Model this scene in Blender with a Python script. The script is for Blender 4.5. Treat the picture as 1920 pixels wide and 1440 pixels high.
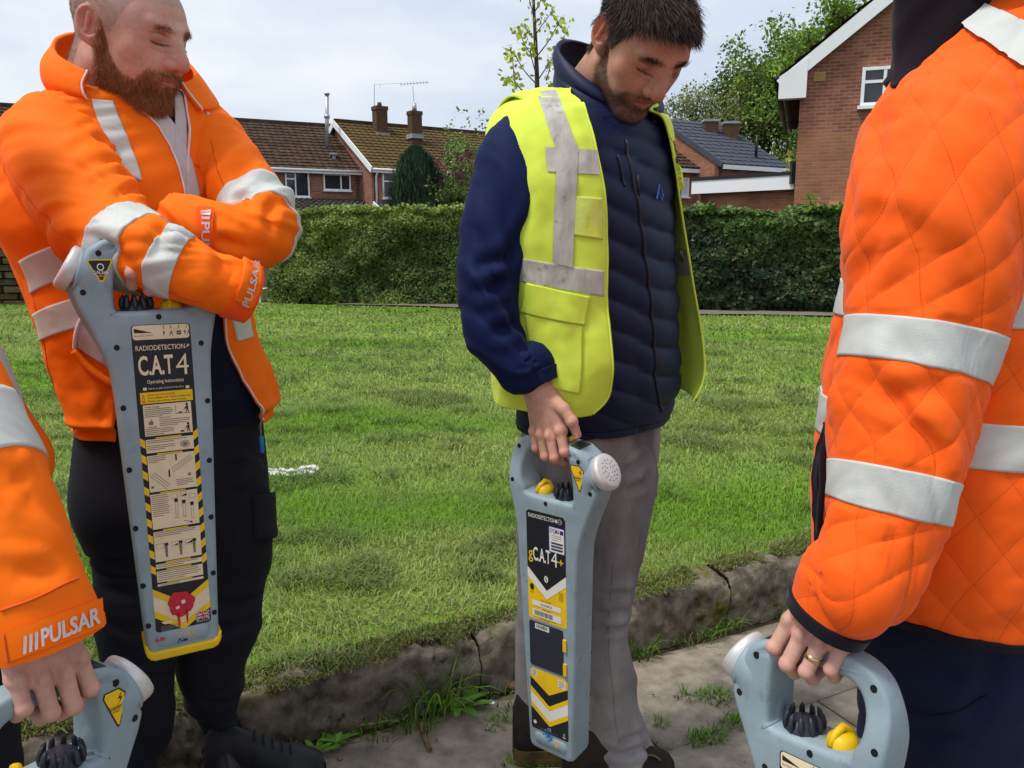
import bpy, bmesh, math, random
import numpy as np
from mathutils import Vector, Matrix, Euler

random.seed(7); np.random.seed(7)
for _o in list(bpy.data.objects): bpy.data.objects.remove(_o)
scene = bpy.context.scene
R = math.radians

# ------------------------------------------------------------------ camera
CAM_H, PITCH, FPX = 1.23, R(10.2), 1500.0
cam_d = bpy.data.cameras.new('camera'); cam = bpy.data.objects.new('camera', cam_d)
scene.collection.objects.link(cam); scene.camera = cam
cam_d.sensor_width = 36; cam_d.lens = 36*FPX/1920; cam_d.clip_end = 2000; cam_d.clip_start = .02
cam.location = (0, 0, CAM_H); cam.rotation_euler = (R(90)-PITCH, 0, 0)
# ------------------------------------------------------------------ sky, sun, exposure
SUN_EL, SUN_AZ = R(64), R(-112)          # high, from the left and a little behind the camera
world = bpy.data.worlds.new('World'); scene.world = world; world.use_nodes = True
def build_world():
    nt = world.node_tree; n = nt.nodes; l = nt.links; n.clear()
    out = n.new('ShaderNodeOutputWorld'); bg = n.new('ShaderNodeBackground'); bg.inputs['Strength'].default_value = .090
    sky = n.new('ShaderNodeTexSky'); sky.sky_type = 'NISHITA'; sky.sun_disc = False
    sky.sun_elevation = SUN_EL; sky.sun_rotation = SUN_AZ; sky.altitude = 50; sky.air_density = 1.2; sky.dust_density = 2.5
    tc = n.new('ShaderNodeTexCoord'); mp = n.new('ShaderNodeMapping'); mp.inputs['Scale'].default_value = (1.1, 1.1, 3.2)
    mp.inputs['Location'].default_value = (.35, .1, .2)
    l.new(tc.outputs['Generated'], mp.inputs['Vector'])
    nz = n.new('ShaderNodeTexNoise'); nz.inputs['Scale'].default_value = 2.1; nz.inputs['Detail'].default_value = 7; nz.inputs['Roughness'].default_value = .52
    l.new(mp.outputs['Vector'], nz.inputs['Vector'])
    rp = n.new('ShaderNodeValToRGB'); e = rp.color_ramp.elements
    e[0].position = .32; e[0].color = (4.6, 5.4, 6.8, 1)
    e[1].position = .64; e[1].color = (7.6, 8.0, 8.5, 1)
    l.new(nz.outputs['Fac'], rp.inputs['Fac'])
    mx = n.new('ShaderNodeMix'); mx.data_type = 'RGBA'; mx.inputs['Factor'].default_value = .88
    l.new(sky.outputs['Color'], mx.inputs['A']); l.new(rp.outputs['Color'], mx.inputs['B'])
    l.new(mx.outputs['Result'], bg.inputs['Color']); l.new(bg.outputs['Background'], out.inputs['Surface'])
build_world()
sun_d = bpy.data.lights.new('sun', 'SUN'); sun = bpy.data.objects.new('sun', sun_d); scene.collection.objects.link(sun)
sun_d.energy = 2.2; sun_d.angle = R(16); sun_d.color = (1, .965, .91)
_sd = Vector((math.sin(SUN_AZ)*math.cos(SUN_EL), math.cos(SUN_AZ)*math.cos(SUN_EL), math.sin(SUN_EL)))
sun.rotation_euler = (-_sd).to_track_quat('-Z', 'Y').to_euler(); sun.location = (-3, -6, 12)
vs = scene.view_settings; vs.view_transform = 'Standard'; vs.look = 'None'; vs.gamma = 1; vs.exposure = .48; vs.use_curve_mapping = False

# ------------------------------------------------------------------ pixel <-> place
CP, SP = math.cos(PITCH), math.sin(PITCH)
def at(px, py, Y):                       # the point at distance Y (along +y) seen at a photo pixel
    dx, dy = (px-960)/FPX, -(py-720)/FPX
    t = Y/(CP+dy*SP)
    return np.array((dx*t, Y, CAM_H+t*(-SP+dy*CP)))
def ground(px, py, z=0.0):               # the point on the plane z seen at a photo pixel
    dx, dy = (px-960)/FPX, -(py-720)/FPX
    t = (z-CAM_H)/(-SP+dy*CP)
    return np.array((dx*t, t*(CP+dy*SP), z))
def proj(P):                             # photo pixel of points
    P = np.asarray(P, float); x, y, z = P[..., 0], P[..., 1], P[..., 2]-CAM_H
    d = y*CP-z*SP; u = y*SP+z*CP
    return np.stack((960+FPX*x/d, 720-FPX*u/d), -1)
def ppm(P):                              # photo pixels per metre at a place
    return FPX/(P[1]*CP-(P[2]-CAM_H)*SP)

# ------------------------------------------------------------------ objects
COL = scene.collection
def tag(o, label=None, cat=None, group=None, kind=None):
    if label: o['label'] = label
    if cat: o['category'] = cat
    if group: o['group'] = group
    if kind: o['kind'] = kind
    return o
def empty(name, loc=(0, 0, 0), label=None, cat=None, group=None, mat=None):
    o = bpy.data.objects.new(name, None); COL.objects.link(o); o.empty_display_size = .1
    if mat is not None: o.matrix_world = mat
    else: o.location = [float(c) for c in loc]
    return tag(o, label, cat, group)
def obj_from(name, me, parent=None):
    o = bpy.data.objects.new(name, me); COL.objects.link(o)
    if parent is not None:
        o.parent = parent
        if parent.type == 'EMPTY' and 'local' not in parent:
            o.matrix_parent_inverse = Matrix.Translation(-parent.location)
    return o
def mk(name, V, F, mat=None, parent=None, smooth=True, midx=None, col=None, uv=None, loc=None):
    """one mesh object; F is an (n,k) array or a list of faces; col = per-vertex rgb; uv = per-vertex uv"""
    V = np.asarray(V, np.float64).reshape(-1, 3)
    if loc is not None: V = V-np.asarray(loc, float)
    me = bpy.data.meshes.new(name)
    if isinstance(F, np.ndarray):
        k = F.shape[1]; n = len(F); idx = F.reshape(-1).astype(np.int32)
        st = np.arange(n, dtype=np.int32)*k
    else:
        ln = np.array([len(f) for f in F], np.int32); n = len(F)
        idx = np.array([i for f in F for i in f], np.int32); st = np.concatenate(([0], np.cumsum(ln)[:-1])).astype(np.int32)
    me.vertices.add(len(V)); me.vertices.foreach_set('co', V.astype(np.float32).reshape(-1))
    me.loops.add(len(idx)); me.loops.foreach_set('vertex_index', idx)
    me.polygons.add(n); me.polygons.foreach_set('loop_start', st)
    if midx is not None: me.polygons.foreach_set('material_index', np.asarray(midx, np.int32))
    me.polygons.foreach_set('use_smooth', np.full(n, smooth))
    me.update(calc_edges=True); me.validate()
    for m in (mat if isinstance(mat, (list, tuple)) else [mat]):
        if m is not None: me.materials.append(m)
    if col is not None:
        a = me.color_attributes.new('tint', 'FLOAT_COLOR', 'POINT')
        c = np.ones((len(V), 4), np.float32); c[:, :3] = col; a.data.foreach_set('color', c.reshape(-1))
    if uv is not None:
        ul = me.uv_layers.new(name='UVMap'); li = np.empty(len(me.loops), np.int32); me.loops.foreach_get('vertex_index', li)
        ul.data.foreach_set('uv', np.asarray(uv, np.float32)[li].reshape(-1))
    o = obj_from(name, me, parent)
    if loc is not None: o.location = [float(c) for c in loc]
    return o
def bm_obj(name, bm, mat=None, parent=None, smooth=False, loc=None):
    if loc is not None: bmesh.ops.translate(bm, verts=bm.verts, vec=-Vector([float(c) for c in loc]))
    me = bpy.data.meshes.new(name); bm.to_mesh(me); bm.free()
    for p in me.polygons: p.use_smooth = smooth
    for m in (mat if isinstance(mat, (list, tuple)) else [mat]):
        if m is not None: me.materials.append(m)
    o = obj_from(name, me, parent)
    if loc is not None: o.location = [float(c) for c in loc]
    return o
class MB:
    """collects boxes, bars, tubes into one mesh"""
    def __init__(s): s.V = []; s.F = []; s.M = []; s.n = 0
    def add(s, V, F, m=0):
        s.V.append(np.asarray(V, float).reshape(-1, 3)); s.F += [tuple(int(i)+s.n for i in f) for f in F]; s.M += [m]*len(F); s.n += len(s.V[-1]); return s
    def box(s, lo, hi, m=0, M=None):
        (a, b, c), (d, e, f) = lo, hi
        V = np.array([(a, b, c), (d, b, c), (d, e, c), (a, e, c), (a, b, f), (d, b, f), (d, e, f), (a, e, f)], float)
        if M is not None: V = V@np.array(M.to_3x3()).T+np.array(M.translation)
        return s.add(V, [(0, 3, 2, 1), (4, 5, 6, 7), (0, 1, 5, 4), (1, 2, 6, 5), (2, 3, 7, 6), (3, 0, 4, 7)], m)
    def tube(s, pts, rad, n=8, m=0, cap=True):
        pts = np.asarray(pts, float); rad = np.broadcast_to(np.asarray(rad, float), (len(pts),))
        P = tube_grid(pts, rad, n); k = len(pts); V = P.reshape(-1, 3)
        F = [(i*n+j, i*n+(j+1) % n, (i+1)*n+(j+1) % n, (i+1)*n+j) for i in range(k-1) for j in range(n)]
        if cap: F += [tuple(range(n))[::-1], tuple((k-1)*n+j for j in range(n))]
        return s.add(V, F, m)
    def build(s, name, mat, parent=None, smooth=False, loc=None):
        return mk(name, np.concatenate(s.V), s.F, mat, parent, smooth, s.M, loc=loc)
def tube_grid(pts, rad, n, flat=None, up=None):
    pts = np.asarray(pts, float); k = len(pts); rad = np.asarray(rad, float)
    T = np.gradient(pts, axis=0); T /= np.linalg.norm(T, axis=1)[:, None]+1e-12
    a = np.array(up if up is not None else ((0, 0, 1) if abs(T[0, 2]) < .9 else (1, 0, 0)), float)
    A = np.zeros((k, 3)); B = np.zeros((k, 3))
    for i in range(k):
        a = a-T[i]*np.dot(a, T[i]); a /= np.linalg.norm(a); A[i] = a; B[i] = np.cross(T[i], a)
    th = np.linspace(0, 2*np.pi, n, endpoint=False)
    fl = np.ones(k) if flat is None else np.asarray(flat, float)
    return pts[:, None]+rad[:, None, None]*(np.cos(th)[None, :, None]*A[:, None]+fl[:, None, None]*np.sin(th)[None, :, None]*B[:, None])
def spline(X, n):
    """Catmull-Rom through the rows of X, n samples (chord-length free, uniform per knot)"""
    X = np.asarray(X, float); k = len(X); t = np.linspace(0, k-1, n)
    return spline_at(X, t)
def spline_at(X, t):
    X = np.asarray(X, float); k = len(X); i = np.clip(np.floor(t).astype(int), 0, k-2); f = (t-i)
    f = f.reshape(f.shape+(1,)*(X.ndim-1))
    g = lambda j: X[np.clip(j, 0, k-1)]
    p0, p1, p2, p3 = g(i-1), g(i), g(i+1), g(i+2)
    p0 = np.where((i == 0).reshape(f.shape), 2*p1-p2, p0); p3 = np.where((i == k-2).reshape(f.shape), 2*p2-p1, p3)
    return .5*((2*p1)+(-p0+p2)*f+(2*p0-5*p1+4*p2-p3)*f**2+(-p0+3*p1-3*p2+p3)*f**3)

# ------------------------------------------------------------------ noise
_G = np.random.RandomState(3).rand(64, 64, 64).astype(np.float32)
def vnoise(P):
    P = np.asarray(P, np.float64); i = np.floor(P).astype(int); f = P-i; f = f*f*(3-2*f)
    i0 = i & 63; i1 = (i+1) & 63; x0, y0, z0 = i0[..., 0], i0[..., 1], i0[..., 2]; x1, y1, z1 = i1[..., 0], i1[..., 1], i1[..., 2]
    fx, fy, fz = f[..., 0], f[..., 1], f[..., 2]
    c = lambda a, b, t: a+(b-a)*t
    return c(c(c(_G[x0, y0, z0], _G[x1, y0, z0], fx), c(_G[x0, y1, z0], _G[x1, y1, z0], fx), fy),
             c(c(_G[x0, y0, z1], _G[x1, y0, z1], fx), c(_G[x0, y1, z1], _G[x1, y1, z1], fx), fy), fz)*2-1
def fbm(P, o=3):
    P = np.asarray(P, float); r = 0; a = 1
    for k in range(o): r = r+a*vnoise(P*2**k+k*17.3); a *= .5
    return r
def sstep(a, b, x): t = np.clip((x-a)/(b-a), 0, 1); return t*t*(3-2*t)
def gauss(x, m, s): return np.exp(-((x-m)/s)**2)

# ------------------------------------------------------------------ materials
def C(r, g, b):
    f = lambda c: (c/255)/12.92 if c <= 10 else (((c/255)+.055)/1.055)**2.4
    return (f(r), f(g), f(b), 1)
def mat(name, color, rough=.7, spec=.3, var=0., var_scale=8., bump=0., bump_scale=200., tint=False, metal=0., sheen=0.,
        color2=None, detail=4., coat=0., trans=0., sss=0., stretch=None, bump2=None, uvspace=False):
    """procedural Principled material: noise between color and color2 (or +-var), noise bump; tint multiplies a vertex colour"""
    m = bpy.data.materials.new(name); m.use_nodes = True; nt = m.node_tree; n, l = nt.nodes, nt.links
    b = n['Principled BSDF']; b.inputs['Roughness'].default_value = rough; b.inputs['Specular IOR Level'].default_value = spec
    b.inputs['Metallic'].default_value = metal; b.inputs['Sheen Weight'].default_value = sheen; b.inputs['Coat Weight'].default_value = coat
    if sheen: b.inputs['Sheen Roughness'].default_value = .4
    if sss:
        b.inputs['Subsurface Weight'].default_value = sss; b.inputs['Subsurface Radius'].default_value = (1, .35, .2); b.inputs['Subsurface Scale'].default_value = .004
    tc = n.new('ShaderNodeTexCoord'); vec = tc.outputs['UV' if uvspace else 'Object']
    if stretch:
        mp = n.new('ShaderNodeMapping'); mp.inputs['Scale'].default_value = stretch; l.new(vec, mp.inputs['Vector']); vec = mp.outputs['Vector']
    cur = None
    if color2 is not None or var:
        nz = n.new('ShaderNodeTexNoise'); nz.inputs['Scale'].default_value = var_scale; nz.inputs['Detail'].default_value = detail; nz.inputs['Roughness'].default_value = .6
        l.new(vec, nz.inputs['Vector'])
        rp = n.new('ShaderNodeValToRGB'); e = rp.color_ramp.elements; e[0].position = .33; e[1].position = .67
        c2 = color2 if color2 is not None else tuple(min(1, c*(1+var)) for c in color[:3])+(1,)
        c1 = color if color2 is not None else tuple(c*(1-var) for c in color[:3])+(1,)
        e[0].color = c1; e[1].color = c2; l.new(nz.outputs['Fac'], rp.inputs['Fac']); cur = rp.outputs['Color']
    if tint:
        at_ = n.new('ShaderNodeAttribute'); at_.attribute_name = 'tint'
        if cur is None: cur = at_.outputs['Color']
        else:
            mx = n.new('ShaderNodeMix'); mx.data_type = 'RGBA'; mx.blend_type = 'MULTIPLY'; mx.inputs['Factor'].default_value = 1
            l.new(cur, mx.inputs['A']); l.new(at_.outputs['Color'], mx.inputs['B']); cur = mx.outputs['Result']
    if cur is None: b.inputs['Base Color'].default_value = color
    else: l.new(cur, b.inputs['Base Color'])
    if bump:
        bz = n.new('ShaderNodeTexNoise'); bz.inputs['Scale'].default_value = bump_scale; bz.inputs['Detail'].default_value = 3; l.new(vec, bz.inputs['Vector'])
        bp = n.new('ShaderNodeBump'); bp.inputs['Strength'].default_value = bump; bp.inputs['Distance'].default_value = .002 if bump_scale > 60 else .02
        l.new(bz.outputs['Fac'], bp.inputs['Height']); l.new(bp.outputs['Normal'], b.inputs['Normal'])
    if trans:
        tr = n.new('ShaderNodeBsdfTranslucent'); ms = n.new('ShaderNodeMixShader'); ms.inputs[0].default_value = trans
        if cur is not None: l.new(cur, tr.inputs['Color'])
        else: tr.inputs['Color'].default_value = color
        o = n['Material Output']; l.new(b.outputs[0], ms.inputs[1]); l.new(tr.outputs[0], ms.inputs[2]); l.new(ms.outputs[0], o.inputs['Surface'])
    return m

# ------------------------------------------------------------------ signed distance modelling
def sd_sph(P, c, r): return np.linalg.norm(P-np.asarray(c), axis=1)-r
def sd_ell(P, c, r, rot=None):
    q = P-np.asarray(c)
    if rot is not None: q = q@np.array(rot)           # rot = matrix whose columns are the ellipsoid axes
    r = np.asarray(r, float); k0 = np.linalg.norm(q/r, axis=1); k1 = np.linalg.norm(q/(r*r), axis=1)
    return k0*(k0-1)/np.maximum(k1, 1e-9)
def sd_cap(P, a, b, ra, rb=None):
    a = np.asarray(a, float); b = np.asarray(b, float); rb = ra if rb is None else rb
    ba = b-a; h = np.clip(((P-a)@ba)/max(ba@ba, 1e-12), 0, 1)
    return np.linalg.norm(P-a-h[:, None]*ba, axis=1)-(ra+(rb-ra)*h)
def smin(a, b, k):
    h = np.clip(.5+.5*(b-a)/k, 0, 1); return b+(a-b)*h-k*h*(1-h)
def smax(a, b, k): return -smin(-a, -b, k)
def sdf_mesh(f, lo, hi, h):
    """surface nets over a box; the field is only evaluated near the surface"""
    lo = np.asarray(lo, float); hi = np.asarray(hi, float); c = 4
    nc = np.ceil((hi-lo)/(h*c)).astype(int)+1; n = nc*c
    ax = [lo[i]+h*c*(np.arange(nc[i])+.5)-h*.5 for i in range(3)]
    G = np.stack(np.meshgrid(*ax, indexing='ij'), -1).reshape(-1, 3); dc = f(G).reshape(nc)
    act = np.abs(dc) < h*c*1.9
    D = np.repeat(np.repeat(np.repeat(dc, c, 0), c, 1), c, 2).astype(np.float64)
    A = np.repeat(np.repeat(np.repeat(act, c, 0), c, 1), c, 2)
    I = np.argwhere(A); D[A] = f(lo+I*h)
    s = D < 0
    cs = np.zeros((n[0]-1, n[1]-1, n[2]-1), np.int8)
    for dx in (0, 1):
        for dy in (0, 1):
            for dz in (0, 1): cs += s[dx:n[0]-1+dx, dy:n[1]-1+dy, dz:n[2]-1+dz]
    cell = np.argwhere((cs > 0) & (cs < 8)); m = len(cell)
    num = -np.ones(cs.shape, np.int64); num[tuple(cell.T)] = np.arange(m)
    acc = np.zeros((m, 3)); cnt = np.zeros(m)
    cor = np.array([(x, y, z) for x in (0, 1) for y in (0, 1) for z in (0, 1)])
    for a in range(8):
        for b in range(a+1, 8):
            if np.abs(cor[a]-cor[b]).sum() != 1: continue
            va = D[tuple((cell+cor[a]).T)]; vb = D[tuple((cell+cor[b]).T)]; x = (va < 0) != (vb < 0)
            t = np.where(x, va/np.where(x, va-vb, 1), 0)
            acc += np.where(x[:, None], cor[a]+t[:, None]*(cor[b]-cor[a]), 0); cnt += x
    V = lo+(cell+acc/cnt[:, None])*h
    F = []
    for ax_ in range(3):
        o = [0, 0, 0]; o[ax_] = 1; u, v = [(1, 2), (2, 0), (0, 1)][ax_]
        sl = lambda d: s[d[0]:n[0]-1+d[0], d[1]:n[1]-1+d[1], d[2]:n[2]-1+d[2]]
        A0 = sl((0, 0, 0)); B0 = sl(tuple(o)); E = np.argwhere(A0 != B0)
        E = E[(E[:, u] > 0) & (E[:, v] > 0)]
        du = np.zeros(3, int); du[u] = 1; dv = np.zeros(3, int); dv[v] = 1
        q = np.stack([num[tuple((E-w).T)] for w in (du*0, du, du+dv, dv)], 1)
        fl = A0[tuple(E.T)]; q[~fl] = q[~fl][:, ::-1]
        F.append(q)
    F = np.concatenate(F); F = F[(F >= 0).all(1)]
    # nearest-surface refinement
    e = h*.5
    for _ in range(1):
        d0 = f(V); g = np.stack([f(V+np.eye(3)[i]*e)-d0 for i in range(3)], 1)/e
        V = V-np.clip(d0/np.maximum((g*g).sum(1), .2), -h, h)[:, None]*g
    return V, F

# ------------------------------------------------------------------ cloth grids: P[rows, cols, 3]
def normals(P, closed):
    du = (np.roll(P, -1, 1)-np.roll(P, 1, 1)) if closed else np.gradient(P, axis=1)
    dv = np.gradient(P, axis=0); N = np.cross(du, dv); return N/(np.linalg.norm(N, axis=2)[..., None]+1e-12)
def grid_faces(m, n, closed):
    i, j = np.meshgrid(np.arange(m-1), np.arange(n if closed else n-1), indexing='ij'); i = i.ravel(); j = j.ravel(); k = (j+1) % n
    return np.stack((i*n+j, i*n+k, (i+1)*n+k, (i+1)*n+j), 1)
def metric(P, closed):
    """per-vertex (s,t) in metres for uv: around and along"""
    d = np.linalg.norm(np.diff(P, axis=1), axis=2); s = np.concatenate((np.zeros((len(P), 1)), np.cumsum(d, 1)), 1)
    t = np.concatenate((np.zeros((1, P.shape[1])), np.cumsum(np.linalg.norm(np.diff(P, axis=0), axis=2), 0)), 0)
    return s, t
class Cloth:
    """a garment sheet: a grid of points; patches, bands and print are laid on it"""
    def __init__(s, P, closed=True, flip=False):
        s.P = np.asarray(P, float); s.closed = closed; s.N = normals(s.P, closed)*(-1 if flip else 1); s.flip = flip
        ctr = s.P.mean(1)
    def push(s, d): s.P = s.P+s.N*np.asarray(d)[..., None]; s.N = normals(s.P, s.closed)*(-1 if s.flip else 1); return s
    def st(s): return metric(s.P, s.closed)
    def build(s, name, m, parent, lip=.012, thick=.004, lining=None):
        P = s.P; Mr, n = P.shape[:2]; S, T = s.st(); UV = getattr(s, 'UV0', np.stack((S, T), -1))
        F = grid_faces(Mr, n, s.closed); V = P.reshape(-1, 3); uv = UV.reshape(-1, 2)
        if s.flip: F = F[:, ::-1]
        mi = np.zeros(len(F), int)
        # inner face a few millimetres behind, joined at the rims
        Q = (P-s.N*thick).reshape(-1, 3); k = len(V); F2 = F[:, ::-1]+k
        rim = []
        def edge(ids):
            for a, b in zip(ids[:-1], ids[1:]): rim.append((a, b, b+k, a+k))
        r0 = list(range(n))+([0] if s.closed else []); r1 = [(Mr-1)*n+j for j in r0]
        edge(r0[::-1]); edge(r1)
        if not s.closed:
            edge([i*n for i in range(Mr)]); edge([i*n+n-1 for i in range(Mr)][::-1])
        rim = np.array(rim)
        if s.flip: rim = rim[:, ::-1]
        F = np.concatenate((F, F2, rim)); V = np.concatenate((V, Q)); uv = np.concatenate((uv, uv))
        mi = np.concatenate((mi, np.full(len(F2), 1 if lining else 0), np.zeros(len(rim), int)))
        return mk(name, V, F, [m, lining] if lining else m, parent, True, mi, uv=uv)
    def sample(s, U, Vv, off=0.):
        """points at fractional (col, row) with offset along the normal"""
        n = s.P.shape[1]; Mr = s.P.shape[0]; U = np.asarray(U, float); Vv = np.clip(np.asarray(Vv, float), 0, Mr-1.001)
        if not s.closed: U = np.clip(U, 0, n-1.001)
        j = np.floor(U).astype(int); i = np.floor(Vv).astype(int); fu = (U-j)[..., None]; fv = (Vv-i)[..., None]
        j0, j1 = (j % n, (j+1) % n); i1 = np.minimum(i+1, Mr-1)
        def bl(A): return (A[i, j0]*(1-fu)+A[i, j1]*fu)*(1-fv)+(A[i1, j0]*(1-fu)+A[i1, j1]*fu)*fv
        Nn = bl(s.N); Nn /= np.linalg.norm(Nn, axis=-1)[..., None]+1e-9
        return bl(s.P)+Nn*np.asarray(off)[..., None]
    def find(s, px, py):
        """(col,row) of the sheet seen at a photo pixel"""
        q = proj(s.P); d = np.hypot(q[..., 0]-px, q[..., 1]-py)
        view = s.P-np.array((0, 0, CAM_H)); back = (view*s.N).sum(-1) > 0
        d = np.where(back, d+400, d); i, j = np.unravel_index(np.argmin(d), d.shape)
        # refine by least squares on the local cell
        Mr, n = d.shape; u, v = float(j), float(i)
        for _ in range(3):
            p0 = proj(s.sample(u, v)); pu = proj(s.sample(u+.25, v)); pv = proj(s.sample(u, min(v+.25, Mr-1.01) if v < Mr-1.3 else v-.25)); sv = 1 if v < Mr-1.3 else -1
            J = np.stack(((pu-p0)/.25, (pv-p0)/.25*sv), 1); r = np.array((px, py))-p0
            try: dlt = np.linalg.solve(J, r)
            except Exception: break
            dlt = np.clip(dlt, -.8, .8); u += dlt[0]; v = np.clip(v+dlt[1], 0, Mr-1.01)
        return np.array((u, v))
    def quad_uv(s, corners, a, b):
        """bilinear (a,b) in [0,1]^2 over four photo pixels tl, tr, br, bl -> (col,row)"""
        c = [s.find(*p) for p in corners]
        n = s.P.shape[1]
        if s.closed:
            for q in c[1:]:
                while q[0]-c[0][0] > n/2: q[0] -= n
                while q[0]-c[0][0] < -n/2: q[0] += n
        a = np.asarray(a)[..., None]; b = np.asarray(b)[..., None]
        q = (c[0]*(1-a)+c[1]*a)*(1-b)+(c[3]*(1-a)+c[2]*a)*b
        return q[..., 0], q[..., 1]
    def sheet(s, name, U, Vv, m, parent, off=.0016, sink=.001):
        """a proud patch over (col,row) arrays [k,l]; its border dives under the cloth"""
        k, l = U.shape; o = np.full((k, l), off); 
        U2 = np.pad(U, 1, mode='edge'); V2 = np.pad(Vv, 1, mode='edge'); o2 = np.full((k+2, l+2), -sink); o2[1:-1, 1:-1] = o
        Pp = s.sample(U2, V2, o2); F = grid_faces(k+2, l+2, False)
        a = np.cross(Pp[1, 2]-Pp[1, 1], Pp[2, 1]-Pp[1, 1])
        if np.dot(a, s.sample(U[0, 0], Vv[0, 0], .01)-s.sample(U[0, 0], Vv[0, 0])) < 0: F = F[:, ::-1]
        S, T = metric(Pp, False)
        return mk(name, Pp.reshape(-1, 3), F, m, parent, True, uv=np.stack((S, T), -1).reshape(-1, 2))
    def patch(s, name, corners, m, parent, res=(14, 14), off=.0024):
        res = (res[0]*2, res[1]*2)
        b, a = np.meshgrid(np.linspace(0, 1, res[1]), np.linspace(0, 1, res[0]), indexing='ij')
        U, Vv = s.quad_uv(corners, a, b); return s.sheet(name, U, Vv, m, parent, off)
    def ring(s, name, v0, v1, m, parent, off=.0022, u0=0, u1=None, k=18):
        """a band round the sheet between rows v0(u) and v1(u)"""
        n = s.P.shape[1]; u1 = n if u1 is None else u1; cols = np.arange(u0, u1+.25, .5)
        a = v0(cols) if callable(v0) else np.full(len(cols), float(v0)); b = v1(cols) if callable(v1) else np.full(len(cols), float(v1))
        w = np.linspace(0, 1, k)[:, None]; Vv = a*(1-w)+b*w; U = np.broadcast_to(cols, Vv.shape)
        return s.sheet(name, U.copy(), Vv, m, parent, off)
    def line(s, name, uv, m, parent, r=.0012, off=0., n=6):
        """a cord, seam or zip run along (col,row) points"""
        uv = np.asarray(uv, float); P = s.sample(uv[:, 0], uv[:, 1], off); mb = MB(); mb.tube(P, r, n); return mb.build(name, m, parent, True)
    def pxline(s, name, pix, m, parent, r=.0012, off=0., k=8, n=6):
        c = [s.find(*p) for p in pix]; w = s.P.shape[1]
        if s.closed:
            for a, q in zip(c[:-1], c[1:]):
                while q[0]-a[0] > w/2: q[0] -= w
                while q[0]-a[0] < -w/2: q[0] += w
        return s.line(name, spline(np.array(c), (len(c)-1)*k+1), m, parent, r, off, n)
    def stamp(s, name, V2, F, corners, m, parent, off=.0028):
        """flat print (x,y in 0..1, y up) mapped over four photo pixels tl,tr,br,bl"""
        U, Vv = s.quad_uv(corners, V2[:, 0], 1-V2[:, 1]); Pp = s.sample(U, Vv, off)
        return mk(name, Pp, F, m, parent, False)
_text_cache = {}
def text2d(txt, bold=0., shear=0.):
    """triangulated lettering normalised to 0..1 in x and y (returns V2, faces, aspect)"""
    key = (txt, bold, shear)
    if key in _text_cache: return _text_cache[key]
    cu = bpy.data.curves.new('lettering', 'FONT'); cu.body = txt; cu.fill_mode = 'FRONT'; cu.offset = bold; cu.resolution_u = 3; cu.shear = shear
    o = bpy.data.objects.new('lettering', cu); COL.objects.link(o); dg = bpy.context.evaluated_depsgraph_get()
    me = bpy.data.meshes.new_from_object(o.evaluated_get(dg)); V = np.array([v.co[:2] for v in me.vertices]); F = [tuple(p.vertices) for p in me.polygons]
    bpy.data.objects.remove(o); bpy.data.curves.remove(cu); bpy.data.meshes.remove(me)
    lo, hi = V.min(0), V.max(0); r = ((V-lo)/(hi-lo), F, (hi[0]-lo[0])/(hi[1]-lo[1])); _text_cache[key] = r; return r

from mathutils.bvhtree import BVHTree
def drape(name, cloths, corners, m, parent, res=(30, 16), off=.004, smooth=3):
    """a tape laid over several sheets: photo-pixel quad cast onto the nearest surface"""
    trees = []
    for c in cloths:
        F = grid_faces(c.P.shape[0], c.P.shape[1], c.closed); trees.append(BVHTree.FromPolygons([Vector(p) for p in c.P.reshape(-1, 3)], [tuple(int(i) for i in f) for f in F]))
    eye = np.array((0, 0, CAM_H)); P = np.zeros((res[1], res[0], 3)); tl, tr, br, bl = [np.array(q, float) for q in corners]
    for i in range(res[1]):
        for j in range(res[0]):
            a, b = j/(res[0]-1), i/(res[1]-1); px, py = (tl*(1-a)+tr*a)*(1-b)+(bl*(1-a)+br*a)*b; d = at(px, py, 1.)-eye; d /= np.linalg.norm(d); best = None
            for t in trees:
                h = t.ray_cast(Vector(eye), Vector(d), 6.)
                if h[0] is not None and (best is None or h[3] < best[0]): best = (h[3], np.array(h[0]), np.array(h[1]))
            if best is None: P[i, j] = np.nan; continue
            nn = best[2]; nn = nn if nn@d < 0 else -nn; P[i, j] = best[1]+nn*off
    ok = ~np.isnan(P[..., 0])
    F = [f for f in grid_faces(res[1], res[0], False) if ok.reshape(-1)[f].all()]; P = np.nan_to_num(P); ib = ok[1:-1, 1:-1] & ok[:-2, 1:-1] & ok[2:, 1:-1] & ok[1:-1, :-2] & ok[1:-1, 2:]
    for _ in range(smooth):
        Q = P.copy(); Q[1:-1, 1:-1] = np.where(ib[..., None], (P[1:-1, 1:-1]*2+P[:-2, 1:-1]+P[2:, 1:-1]+P[1:-1, :-2]+P[1:-1, 2:])/6, P[1:-1, 1:-1])
        P = Q
    o = mk(name, P.reshape(-1, 3), [tuple(int(i) for i in f) for f in F], m, parent, True)
    me = o.data; bm = bmesh.new(); bm.from_mesh(me); bmesh.ops.delete(bm, geom=[v for v in bm.verts if not v.link_faces], context='VERTS'); bm.to_mesh(me); bm.free(); return o

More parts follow.
